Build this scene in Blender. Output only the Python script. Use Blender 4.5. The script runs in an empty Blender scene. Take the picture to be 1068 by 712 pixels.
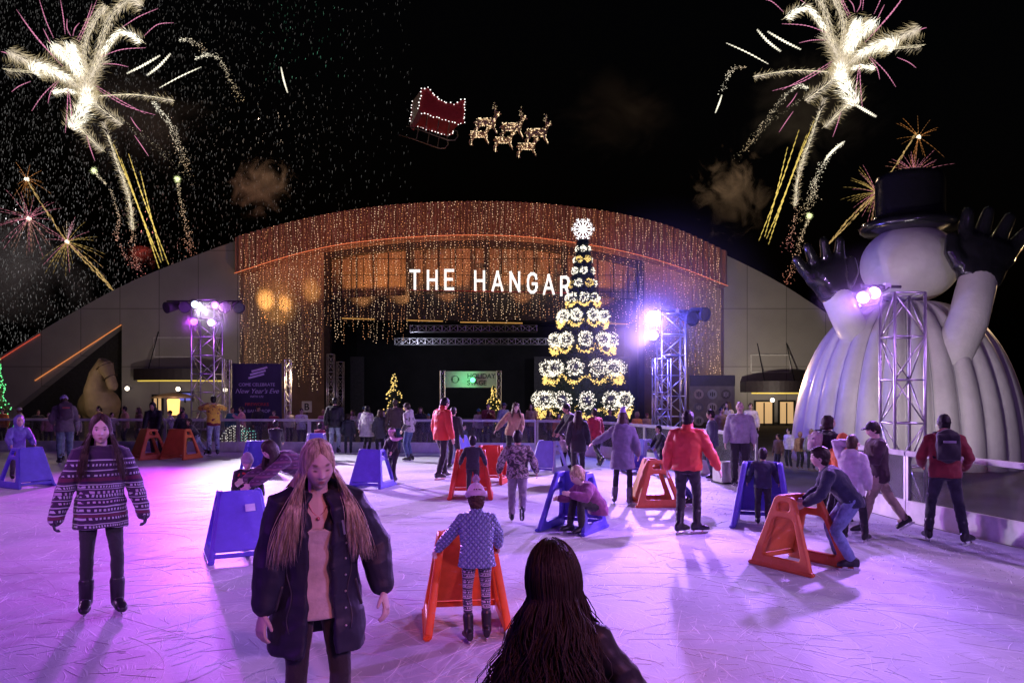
import bpy, bmesh, math, random
from mathutils import Vector, Matrix, noise
import numpy as np

random.seed(11)
RAD = math.radians
sc = bpy.context.scene
COL = sc.collection
F_PX, HZ_PX, CX_PX, CAM_H = 800.0, 408.0, 534.0, 1.95


def V(*a):
    return Vector(a)


def at(px, py, d):
    """A point of the place: d metres out, in the direction the photograph shows it."""
    return V((px - CX_PX) / F_PX * d, d, CAM_H - (py - HZ_PX) / F_PX * d)


def ground_d(fy):
    return F_PX * CAM_H / (fy - HZ_PX)


# ------------------------------------------------------------------ meshes
class MB:
    def __init__(s):
        s.v = []
        s.f = []

    def add(s, vs, fs):
        o = len(s.v)
        s.v += [tuple(v) for v in vs]
        s.f += [tuple(i + o for i in f) for f in fs]
        return s

    def box(s, c, sz, M=None):
        hx, hy, hz = sz[0] / 2, sz[1] / 2, sz[2] / 2
        vs = [V(x, y, z) for x in (-hx, hx) for y in (-hy, hy) for z in (-hz, hz)]
        if M is not None:
            vs = [M @ v for v in vs]
        c = V(*c)
        return s.add([v + c for v in vs], [(0, 1, 3, 2), (4, 6, 7, 5), (0, 4, 5, 1), (2, 3, 7, 6), (0, 2, 6, 4), (1, 5, 7, 3)])

    def bar(s, a, b, w, h=None):
        a, b = V(*a), V(*b)
        h = h or w
        d = (b - a)
        L = d.length
        d.normalize()
        up = V(0, 0, 1) if abs(d.z) < .95 else V(0, 1, 0)
        x = d.cross(up).normalized()
        z = x.cross(d).normalized()
        M = Matrix((x, d, z)).transposed()
        return s.box((a + b) / 2, (w, L, h), M)

    def loft(s, rings, cap=True):
        n = len(rings[0])
        vs = [v for r in rings for v in r]
        fs = []
        for i in range(len(rings) - 1):
            for j in range(n):
                a, b = i * n + j, i * n + (j + 1) % n
                fs.append((a, b, b + n, a + n))
        if cap:
            vs.append(sum(rings[0], V(0, 0, 0)) / n)
            vs.append(sum(rings[-1], V(0, 0, 0)) / n)
            k = len(rings) * n
            m = (len(rings) - 1) * n
            for j in range(n):
                fs.append((j, k, (j + 1) % n))
                fs.append((m + j, m + (j + 1) % n, k + 1))
        return s.add(vs, fs)

    def tube(s, pts, rs, n=10, flat=1.0, hint=None):
        pts = [V(*p) for p in pts]
        if isinstance(rs, (int, float)):
            rs = [rs] * len(pts)
        rings = []
        px = None
        for i, p in enumerate(pts):
            d = (pts[min(i + 1, len(pts) - 1)] - pts[max(i - 1, 0)])
            if d.length < 1e-9:
                d = V(0, 0, 1)
            d.normalize()
            if px is None:
                h = hint or (V(1, 0, 0) if abs(d.x) < .9 else V(0, 1, 0))
                px = h
            x = (px - d * px.dot(d))
            if x.length < 1e-6:
                x = d.orthogonal()
            x.normalize()
            px = x
            y = d.cross(x)
            rings.append([p + x * (rs[i] * math.cos(t)) + y * (rs[i] * flat * math.sin(t))
                          for t in [2 * math.pi * k / n for k in range(n)]])
        return s.loft(rings)

    def limb(s, pts, rs, n=12):
        """A tube with rounded ends."""
        pts = [V(*p) for p in pts]
        a = (pts[0] - pts[1]).normalized()
        b = (pts[-1] - pts[-2]).normalized()
        P = [pts[0] + a * rs[0] * .9, pts[0] + a * rs[0] * .5] + pts + [pts[-1] + b * rs[-1] * .5, pts[-1] + b * rs[-1] * .9]
        R = [rs[0] * .4, rs[0] * .85] + list(rs) + [rs[-1] * .85, rs[-1] * .4]
        return s.tube(P, R, n)

    def ell(s, c, r, M=None, nu=16, nv=10):
        c = V(*c)
        if isinstance(r, (int, float)):
            r = (r, r, r)
        rings = []
        for i in range(1, nv):
            th = math.pi * i / nv
            ring = []
            for j in range(nu):
                ph = 2 * math.pi * j / nu
                v = V(r[0] * math.sin(th) * math.cos(ph), r[1] * math.sin(th) * math.sin(ph), r[2] * math.cos(th))
                ring.append((M @ v if M is not None else v) + c)
            rings.append(ring)
        top = V(0, 0, r[2])
        bot = V(0, 0, -r[2])
        if M is not None:
            top, bot = M @ top, M @ bot
        o = len(s.v)
        s.loft(rings, cap=False)
        k = len(s.v)
        s.v += [tuple(top + c), tuple(bot + c)]
        m = o + (nv - 2) * nu
        for j in range(nu):
            s.f.append((o + j, k, o + (j + 1) % nu))
            s.f.append((m + j, m + (j + 1) % nu, k + 1))
        return s

    def octa(s, c, r):
        x, y, z = c
        return s.add([(x + r, y, z), (x - r, y, z), (x, y + r, z), (x, y - r, z), (x, y, z + r), (x, y, z - r)],
                     [(0, 2, 4), (2, 1, 4), (1, 3, 4), (3, 0, 4), (2, 0, 5), (1, 2, 5), (3, 1, 5), (0, 3, 5)])

    def needle(s, a, b, w):
        a, b = V(*a), V(*b)
        d = (b - a).normalized()
        x = d.orthogonal().normalized()
        y = d.cross(x)
        m = a + (b - a) * .3
        return s.add([a, m + x * w, m - x * w * .5 + y * w * .87, m - x * w * .5 - y * w * .87, b],
                     [(0, 2, 1), (0, 3, 2), (0, 1, 3), (4, 1, 2), (4, 2, 3), (4, 3, 1)])

    def lathe(s, prof, c=(0, 0, 0), n=24):
        c = V(*c)
        rings = [[c + V(r * math.cos(2 * math.pi * k / n), r * math.sin(2 * math.pi * k / n), z) for k in range(n)] for r, z in prof]
        return s.loft(rings)

    def mesh(s, name):
        me = bpy.data.meshes.new(name)
        me.from_pydata(s.v, [], s.f)
        return me

    def build(s, name, m=None, parent=None, smooth=False, bevel=0, fix=True):
        me = s.mesh(name)
        if fix:
            bm = bmesh.new()
            bm.from_mesh(me)
            bmesh.ops.recalc_face_normals(bm, faces=bm.faces)
            if bevel:
                bmesh.ops.bevel(bm, geom=[e for e in bm.edges if len(e.link_faces) == 2 and e.calc_face_angle() > .6],
                                offset=bevel, segments=2, affect='EDGES', clamp_overlap=True)
            bm.to_mesh(me)
            bm.free()
        return link(me, name, m, parent, smooth)


def link(me, name, m=None, parent=None, smooth=False):
    if m:
        me.materials.clear()
        me.materials.append(m)
    if smooth:
        me.polygons.foreach_set('use_smooth', [True] * len(me.polygons))
        me.update()
    o = bpy.data.objects.new(name, me)
    COL.objects.link(o)
    o.parent = parent
    return o


def tag(o, label=None, cat=None, group=None, kind=None):
    for k, v in (('label', label), ('category', cat), ('group', group), ('kind', kind)):
        if v:
            o[k] = v
    return o


def thing(name, label, cat, loc=(0, 0, 0), rz=0, group=None, scale=1):
    o = bpy.data.objects.new(name, None)
    o.empty_display_size = .2
    COL.objects.link(o)
    o.location = loc
    o.rotation_euler = (0, 0, rz)
    o.scale = (scale,) * 3
    return tag(o, label, cat, group)


def copy_tree(o, parent=None):
    c = o.copy()
    COL.objects.link(c)
    c.parent = parent
    for ch in [x for x in bpy.data.objects if x.parent == o]:
        copy_tree(ch, c)
    return c


def plate(outer, holes, thick, bevel, M=Matrix.Identity(4)):
    """A flat board with rounded edges and holes: outline in its own x, y."""
    cu = bpy.data.curves.new('outline', 'CURVE')
    cu.dimensions = '2D'
    cu.fill_mode = 'BOTH'
    cu.extrude = thick / 2 - bevel
    cu.bevel_depth = bevel
    cu.bevel_resolution = 2
    cu.offset = -bevel
    for loop in [outer] + holes:
        sp = cu.splines.new('POLY')
        sp.points.add(len(loop) - 1)
        for p, (x, y) in zip(sp.points, loop):
            p.co = (x, y, 0, 1)
        sp.use_cyclic_u = True
    o = bpy.data.objects.new('outline', cu)
    me = bpy.data.meshes.new_from_object(o)
    bpy.data.objects.remove(o)
    bpy.data.curves.remove(cu)
    me.transform(M)
    return me


def text_mesh(body, size, M, extrude=.004, align='CENTER', space=1.0, offset=0.0, shear=0.0):
    cu = bpy.data.curves.new('lettering', 'FONT')
    cu.body = body
    cu.size = size
    cu.align_x = align
    cu.extrude = extrude
    cu.space_character = space
    cu.offset = offset
    cu.shear = shear
    o = bpy.data.objects.new('lettering', cu)
    me = bpy.data.meshes.new_from_object(o)
    bpy.data.objects.remove(o)
    bpy.data.curves.remove(cu)
    me.transform(M)
    return me


def rounded(pts, r, n=4):
    out = []
    N = len(pts)
    for i in range(N):
        p = V(*pts[i], 0)
        a = V(*pts[i - 1], 0)
        b = V(*pts[(i + 1) % N], 0)
        da, db = (a - p), (b - p)
        ra = min(r, da.length * .45)
        rb = min(r, db.length * .45)
        s, e = p + da.normalized() * ra, p + db.normalized() * rb
        for k in range(n + 1):
            t = k / n
            q = s * (1 - t) ** 2 + p * 2 * t * (1 - t) + e * t * t
            out.append((q.x, q.y))
    return out


def interp(tab, x):
    if x <= tab[0][0]:
        return tab[0][1]
    for (x0, y0), (x1, y1) in zip(tab, tab[1:]):
        if x <= x1:
            return y0 + (y1 - y0) * (x - x0) / (x1 - x0)
    return tab[-1][1]


# --------------------------------------------------------------- materials
MATS = {}


def nodes(name):
    m = bpy.data.materials.new(name)
    m.use_nodes = True
    nt = m.node_tree
    return m, nt, nt.nodes['Principled BSDF']


def nd(nt, kind, **kw):
    n = nt.nodes.new(kind)
    for k, v in kw.items():
        if k.startswith('i_'):
            n.inputs[k[2:].replace('_', ' ')].default_value = v
        else:
            setattr(n, k, v)
    return n


def mat(name, col, rough=.6, metal=0, var=.18, vscale=6, bump=0, bscale=40, spec=.5, sheen=0, coat=0, bdist=.01):
    if name in MATS:
        return MATS[name]
    m, nt, b = nodes(name)
    L = nt.links.new
    tc = nd(nt, 'ShaderNodeTexCoord')
    nz = nd(nt, 'ShaderNodeTexNoise', i_Scale=vscale, i_Detail=5.0, i_Roughness=.6)
    L(tc.outputs['Object'], nz.inputs['Vector'])
    mp = nd(nt, 'ShaderNodeMapRange')
    mp.inputs[1].default_value, mp.inputs[2].default_value = .3, .7
    mp.inputs[3].default_value, mp.inputs[4].default_value = 1 - var, 1 + var
    L(nz.outputs['Fac'], mp.inputs[0])
    mx = nd(nt, 'ShaderNodeVectorMath', operation='SCALE')
    mx.inputs[0].default_value = col
    L(mp.outputs[0], mx.inputs['Scale'])
    L(mx.outputs[0], b.inputs['Base Color'])
    b.inputs['Roughness'].default_value = rough
    b.inputs['Metallic'].default_value = metal
    b.inputs['Specular IOR Level'].default_value = spec
    b.inputs['Sheen Weight'].default_value = sheen
    b.inputs['Coat Weight'].default_value = coat
    if bump:
        n2 = nd(nt, 'ShaderNodeTexNoise', i_Scale=bscale, i_Detail=6.0)
        L(tc.outputs['Object'], n2.inputs['Vector'])
        bp = nd(nt, 'ShaderNodeBump', i_Strength=bump, i_Distance=bdist)
        L(n2.outputs['Fac'], bp.inputs['Height'])
        L(bp.outputs[0], b.inputs['Normal'])
    MATS[name] = m
    return m


def emit(name, col, strength, sample=False):
    if name in MATS:
        return MATS[name]
    m, nt, b = nodes(name)
    b.inputs['Base Color'].default_value = (*[c * .5 for c in col], 1)
    b.inputs['Emission Color'].default_value = (*col, 1)
    b.inputs['Emission Strength'].default_value = strength
    if not sample:
        m.cycles.emission_sampling = 'NONE'
    MATS[name] = m
    return m


def emit_attr(name):
    if name in MATS:
        return MATS[name]
    m, nt, b = nodes(name)
    a = nd(nt, 'ShaderNodeAttribute', attribute_name='Glow')
    b.inputs['Base Color'].default_value = (.1, .1, .1, 1)
    nt.links.new(a.outputs['Color'], b.inputs['Emission Color'])
    b.inputs['Emission Strength'].default_value = 1
    m.cycles.emission_sampling = 'NONE'
    MATS[name] = m
    return m


def cloth(name, col, kind='plain', rough=.85):
    if name in MATS:
        return MATS[name]
    if kind == 'nylon':
        return mat(name, col, .55, var=.12, bump=.35, bscale=22, bdist=.008, spec=.35)
    if kind == 'denim':
        m = mat(name, col, .9, var=.45, vscale=9, bump=.5, bscale=60, sheen=.15)
        return m
    if kind == 'leather':
        return mat(name, col, .35, var=.2, bump=.3, bscale=50, bdist=.004)
    return mat(name, col, rough, var=.25, vscale=8, bump=.45, bscale=45, sheen=.2, bdist=.008)
# ------------------------------------------------------------------ people
REMESH = []      # (object, voxel, smoothing rounds, wrinkle amount, wrinkle scale, finishing function)


def skin_mat():
    if 'skin' in MATS:
        return MATS['skin']
    m, nt, b = nodes('skin')
    a = nd(nt, 'ShaderNodeAttribute', attribute_name='Tone')
    nt.links.new(a.outputs['Color'], b.inputs['Base Color'])
    b.inputs['Roughness'].default_value = .5
    b.inputs['Subsurface Weight'].default_value = .12
    b.inputs['Subsurface Radius'].default_value = (.02, .008, .004)
    b.inputs['Subsurface Scale'].default_value = .3
    tc = nd(nt, 'ShaderNodeTexCoord')
    nz = nd(nt, 'ShaderNodeTexNoise', i_Scale=220.0, i_Detail=3.0)
    bp = nd(nt, 'ShaderNodeBump', i_Strength=.15, i_Distance=.002)
    nt.links.new(tc.outputs['Object'], nz.inputs['Vector'])
    nt.links.new(nz.outputs['Fac'], bp.inputs['Height'])
    nt.links.new(bp.outputs[0], b.inputs['Normal'])
    MATS['skin'] = m
    return m


def hair_mat(name, col, tip=None):
    if name in MATS:
        return MATS[name]
    m, nt, b = nodes(name)
    L = nt.links.new
    tc = nd(nt, 'ShaderNodeTexCoord')
    mp = nd(nt, 'ShaderNodeMapping')
    mp.inputs['Scale'].default_value = (90, 90, 5)
    nz = nd(nt, 'ShaderNodeTexNoise', i_Scale=1.0, i_Detail=4.0)
    L(tc.outputs['Object'], mp.inputs[0])
    L(mp.outputs[0], nz.inputs['Vector'])
    rp = nd(nt, 'ShaderNodeValToRGB')
    rp.color_ramp.elements[0].position, rp.color_ramp.elements[1].position = .3, .72
    rp.color_ramp.elements[0].color = (*[c * .5 for c in col], 1)
    rp.color_ramp.elements[1].color = (*(tip or [c * 1.5 for c in col]), 1)
    L(nz.outputs['Fac'], rp.inputs[0])
    L(rp.outputs[0], b.inputs['Base Color'])
    b.inputs['Roughness'].default_value = .55
    b.inputs['Specular IOR Level'].default_value = .3
    bp = nd(nt, 'ShaderNodeBump', i_Strength=.7, i_Distance=.006)
    L(nz.outputs['Fac'], bp.inputs['Height'])
    L(bp.outputs[0], b.inputs['Normal'])
    MATS[name] = m
    return m


def ik(a, t, l1, l2, hint):
    d = t - a
    L = min(d.length, (l1 + l2) * .998)
    d = d.normalized()
    t = a + d * L
    c = (l1 * l1 - l2 * l2 + L * L) / (2 * L)
    h = math.sqrt(max(l1 * l1 - c * c, 0))
    n = hint - d * hint.dot(d)
    if n.length < 1e-6:
        n = d.orthogonal()
    return a + d * c + n.normalized() * h, t


def head_point(n):
    """Surface of a head for a unit direction n (x right, y forward, z up), centre between the ears."""
    x, y, z = n
    hx, hy, hz = .074 * x, .094 * y, .116 * z
    lo = max(0, -z)
    hx *= 1 - .30 * lo ** 1.7
    if y < 0:
        hy *= 1 - .30 * lo
    u, w = hx / .074, hz / .116
    if y > 0:
        g = lambda a, s: math.exp(-(a / s) ** 2)
        f = 0
        hy = .094 * (y ** .8 if y > 0 else y) * (1 - .04 * lo)
        t = (.12 - w) / .42
        if 0 < t < 1.12:
            f += .027 * g(u, .10 + .10 * min(t, 1)) * (min(t, 1) ** 1.1 if t < 1 else (1.12 - t) / .12)
        f -= .013 * g(abs(u) - .40, .20) * g(w - .05, .13)
        f += .006 * g(abs(u) - .40, .13) * g(w - .03, .055)
        f += .007 * g(abs(u) - .36, .25) * g(w - .22, .10)
        f += .007 * g(u, .26) * (g(w + .49, .055) + g(w + .60, .06))
        f -= .003 * g(u, .3) * g(w + .545, .02)
        f -= .005 * g(u, .3) * g(w + .72, .06)
        f += .008 * g(u, .28) * g(w + .90, .13)
        f += .004 * g(abs(u) - .55, .2) * g(w + .22, .2)
        hy += f * min(1, y * 2.2)
    return V(hx, hy, hz)


def add_head(mb, c, M, s, hi):
    nu, nv = (56, 44) if hi else (24, 18)
    rings = []
    for i in range(1, nv):
        th = math.pi * i / nv
        rings.append([c + M @ (head_point((math.sin(th) * math.sin(2 * math.pi * j / nu), math.sin(th) * math.cos(2 * math.pi * j / nu),
                                           math.cos(th))) * s) for j in range(nu)])
    mb.loft(rings)
    for e in (-1, 1):
        mb.ell(c + M @ (V(e * .074, -.008, -.004) * s), (.010 * s, .020 * s, .032 * s), M, 8, 6)


def add_hand(mb, w, d, nrm, side, curl, s, spread=.22, fr=.0085):
    """Wrist w, hand direction d, palm normal nrm, side +1 when the thumb lies along +x of (d, nrm)."""
    d = d.normalized()
    nrm = (nrm - d * nrm.dot(d)).normalized()
    x = d.cross(nrm).normalized() * side          # towards the thumb
    rings = []
    for t, hw, ht in ((-.02, .024, .019), (.015, .030, .017), (.05, .040, .015), (.085, .041, .013), (.095, .036, .010)):
        rings.append([w + d * t * s + x * hw * s * math.cos(a) + nrm * ht * s * math.sin(a) for a in [2 * math.pi * k / 12 for k in range(12)]])
    mb.loft(rings)
    for k, (off, ln) in enumerate(((.030, .072), (.010, .080), (-.010, .074), (-.029, .058))):
        p = w + (d * .085 + x * off) * s
        dd = (d + x * off * spread * 40 * .12).normalized()
        pts = [p - dd * .02 * s]
        ang = 0
        cur = p
        pts.append(cur)
        for seg, fl in ((.45, .7), (.32, 1.0), (.23, .8)):
            ang += curl * fl
            dv = dd * math.cos(ang) + nrm * math.sin(ang)
            cur = cur + dv * ln * seg * s
            pts.append(cur)
        mb.limb(pts, [fr * s * q for q in (1.05, 1.1, 1.0, .92, .78)], 8)
    p = w + (d * .025 + x * .026) * s
    tv = (d * .72 + x * .62 + nrm * .30).normalized()
    p1 = p + tv * .042 * s
    tv2 = (d * .9 + x * .18 + nrm * (.35 + curl * .3)).normalized()
    mb.limb([p - tv * .012 * s, p, p1, p1 + tv2 * .028 * s], [.013 * s, .013 * s, .0105 * s, .008 * s], 8)


def rot_to(x, y, z):
    return Matrix((x, y, z)).transposed()


def skeleton(P):
    k = {}
    ch = P.get('child', 0.0)
    k['hs'] = 1 + .42 * ch                      # head size against the body
    fem = P.get('fem', 0)
    k['sw'] = (.185 - .022 * fem) * (1 - .08 * ch)
    foot_z = .115
    hipz = P.get('hip', .97)
    hy = P.get('hipy', 0)
    pel = V(P.get('hipx', 0), hy, hipz)
    ln, sd, tw = RAD(P.get('lean', 3)), RAD(P.get('side', 0)), RAD(P.get('twist', 0))
    R = Matrix.Rotation(sd, 3, 'Y') @ Matrix.Rotation(-ln, 3, 'X')
    up = R @ V(0, 0, 1)
    fwd = R @ V(0, 1, 0)
    rt = V(1, 0, 0)
    rt = (rt - up * rt.dot(up)).normalized()
    TW = Matrix.Rotation(tw, 3, up)
    srt, sfw = TW @ rt, TW @ up.cross(rt)
    L = .50 * (1 - .05 * ch)
    curve = P.get('hunch', 0)                   # upper back rounds forward
    mid = pel + up * L * .55
    up2 = (Matrix.Rotation(-RAD(curve), 3, srt) @ up)
    nb = mid + up2 * L * .45                    # neck base
    k.update(pel=pel, up=up, rt=rt, fwd=up.cross(rt), srt=srt, sfw=up2.cross(srt), mid=mid, up2=up2, nb=nb, L=L)
    hp, hyaw, hroll = RAD(P.get('pitch', 0)), RAD(P.get('yaw', 0)), RAD(P.get('roll', 0))
    # the head: yaw and pitch are measured in the person's own upright frame
    HM = Matrix.Rotation(tw + hyaw, 3, 'Z') @ Matrix.Rotation(hroll, 3, 'Y') @ Matrix.Rotation(-hp, 3, 'X')
    nd_ = (up2 * .7 + (HM @ V(0, .12, 1)) * .45).normalized()
    k['HM'] = HM
    k['hc'] = nb + nd_ * .075 + HM @ V(0, .016, .088) * k['hs']
    k['skull'] = nb + nd_ * .09
    k['sh'] = {}
    k['el'] = {}
    k['wr'] = {}
    for e, nm in ((-1, 'L'), (1, 'R')):
        s = nb - up2 * .055 + srt * e * k['sw']
        al = .93 * (1 - .06 * ch)
        default = V(e * (k['sw'] + .10), .06, pel.z - .06) if P.get('lean', 3) < 25 else s + V(e * .05, .05, -.5)
        hand = P.get('hand' + nm)
        hand = V(*hand) if hand else default
        hint = V(*P.get('elbow' + nm, (e * .45, -.8, -.35)))
        el, wr = ik(s, hand, .30 * al, .265 * al, hint)
        k['sh'][nm], k['el'][nm], k['wr'][nm] = s, el, wr
    k['hip'], k['kn'], k['an'] = {}, {}, {}
    for e, nm in ((-1, 'L'), (1, 'R')):
        h = pel + rt * e * .088 - up * .02
        foot = P.get('foot' + nm)
        a = V(*foot) if foot else V(e * .11, 0, 0)
        a = a + V(0, -.02, foot_z)
        kn, an = ik(h, a, .43, .43, V(*P.get('knee' + nm, (e * .12, 1, .15))))
        k['hip'][nm], k['kn'][nm], k['an'][nm] = h, kn, an
    return k


def ring(c, u, v, a, b, n=20, sq=.88):
    out = []
    for i in range(n):
        t = 2 * math.pi * i / n
        ct, st = math.cos(t), math.sin(t)
        out.append(c + u * a * math.copysign(abs(ct) ** sq, ct) + v * b * math.copysign(abs(st) ** sq, st))
    return out


TORSO_M = [(-.22, .13, .10), (-.10, .168, .118), (.04, .168, .118), (.28, .152, .108), (.55, .168, .122), (.78, .182, .118), (.93, .158, .092), (1.0, .095, .070), (1.06, .062, .060)]
TORSO_F = [(-.22, .13, .10), (-.10, .172, .120), (.04, .165, .115), (.30, .128, .098), (.55, .145, .112), (.70, .150, .125), (.82, .152, .108), (.93, .135, .084), (1.0, .080, .062), (1.06, .054, .054)]


def torso_rings(k, prof, grow, t0, t1, gx=0, gy=0, n=20):
    out = []
    for t, a, b in prof:
        if t < t0 - 1e-6 or t > t1 + 1e-6:
            continue
        q = max(0, min(1, t))
        c = k['pel'] + k['up'] * k['L'] * t if t < .55 else k['mid'] + k['up2'] * k['L'] * (t - .55)
        u = k['rt'].lerp(k['srt'], q).normalized()
        v = k['fwd'].lerp(k['sfw'], q).normalized()
        g = grow * (1 if t < .95 else .6)
        out.append(ring(c, u, v, a + g + gx, b + g + gy, n))
    return out


def job(mb, name, m, parent, voxel, smooth=3, wr=0, ws=8, post=None):
    o = mb.build(name, m, parent, smooth=True, fix=False)
    REMESH.append((o, voxel, smooth, wr, ws, post))
    return o


def make_body(P, k, root, vox, hi):
    mb = MB()
    hs = k['hs']
    add_head(mb, k['hc'], k['HM'], hs, hi)
    nr = .050 if P.get('fem') or P.get('child', 0) > .4 else .058
    mb.limb([k['nb'] - k['up2'] * .05, k['nb'] + k['up2'] * .02, k['skull'] + k['HM'] @ V(0, -.01, .04) * hs], [nr * 1.25, nr, nr * .98], 14)
    prof = TORSO_F if P.get('fem') else TORSO_M
    mb.loft(torso_rings(k, prof, -.014, -.10, 1.06))
    gl = P.get('glove')
    for e, nm in ((-1, 'L'), (1, 'R')):
        s, el, wr = k['sh'][nm], k['el'][nm], k['wr'][nm]
        mb.limb([s, s.lerp(el, .5), el, el.lerp(wr, .4), wr], [.052, .044, .038, .038, .027], 12)
        d = (wr - el).normalized()
        if P.get('hdir' + nm):
            d = V(*P['hdir' + nm]).normalized()
        pn = V(*P.get('palm' + nm, (-e, .12, -.05)))
        x = d.cross((pn - d * pn.dot(d)).normalized())
        th = V(*P.get('thumb' + nm, (-.2 * e, 1, .3)))
        side = 1 if x.dot(th) > 0 else -1
        add_hand(mb, wr + d * .015, d, pn, side, P.get('curl' + nm, P.get('curl', .38)), (1 + .1 * P.get('child', 0)), fr=.0088 if vox < .008 else .0100)
        h, kn, an = k['hip'][nm], k['kn'][nm], k['an'][nm]
        mb.limb([h, h.lerp(kn, .4), kn, kn.lerp(an, .3), an], [.072, .062, .043, .045, .032], 12)
        mb.limb([an, an + V(0, .10, -.03)], [.036, .03], 10)
    tone = P.get('skin', (.58, .37, .29))
    Hi = k['HM'].inverted()
    hc = k['hc']
    hairc = P.get('brow', (.10, .06, .04))
    look = P.get('lids', .6)

    def post(o, co):
        n = len(co)
        A = np.array([[*r] for r in Hi])
        q = (co - np.array(hc)) @ A.T / hs
        u, y, w = q[:, 0] / .074, q[:, 1] / .094, q[:, 2] / .116
        base = np.array(tone)[None, :].repeat(n, 0)
        front = (y > .25) & (np.abs(w) < 1.3)

        def mixin(mask, c):
            mk = (mask * front)[:, None]
            base[:] = base * (1 - mk) + np.array(c)[None, :] * mk
        g = lambda a, s: np.exp(-(a / s) ** 2)
        cheek = g(np.abs(u) - .5, .25) * g(w + .22, .2) * .35
        mixin(cheek, [tone[0] * 1.0, tone[1] * .72, tone[2] * .70])
        lip = np.clip(2.0 * g(u, .29) ** 2 * (g(w + .545, .090)) - .35, 0, 1)
        mixin(lip, [tone[0] * .66, tone[1] * .30, tone[2] * .34])
        mixin(np.clip(1.5 * g(u, .22) * g(w + .545, .014), 0, .8), [tone[0] * .35, tone[1] * .2, tone[2] * .2])
        bw = .24 + .05 * np.abs(u)
        mixin(np.clip(1.9 * g(np.abs(u) - .42, .21) ** 2 * g(w - bw, .048), 0, .95), hairc)
        ev = np.clip(1.9 * g(np.abs(u) - .41, .15) ** 2 * g(w - .03, .055) - .25, 0, 1)
        if look < .9:
            mixin(ev, (.62, .58, .56))
            mixin(np.clip(2 * g(np.abs(u) - .41, .065) * g(w - .03, .05) - .3, 0, 1), (.06, .05, .05))
        mixin(np.clip(1.7 * g(np.abs(u) - .41, .17) ** 2 * g(w - (.085 if look < .9 else -.005), .034), 0, 1), [c * .55 for c in hairc])
        mixin(np.clip(1.2 * g(np.abs(u) - .13, .05) * g(w + .33, .03), 0, .7), [c * .3 for c in tone])
        if gl:
            hand = np.zeros(n, bool)
            for nm in 'LR':
                dw = co - np.array(k['wr'][nm])
                hand |= (dw * dw).sum(1) < .24 ** 2
            hand &= ((co - np.array(hc)) ** 2).sum(1) > .25 ** 2
            base[hand] = gl
        at_ = o.data.attributes.new('Tone', 'FLOAT_COLOR', 'POINT')
        at_.data.foreach_set('color', np.concatenate([base, np.ones((n, 1))], 1).astype(np.float32).ravel())
    return job(mb, 'body', skin_mat(), root, vox, 1 if hi else 1, post=post)


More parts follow.
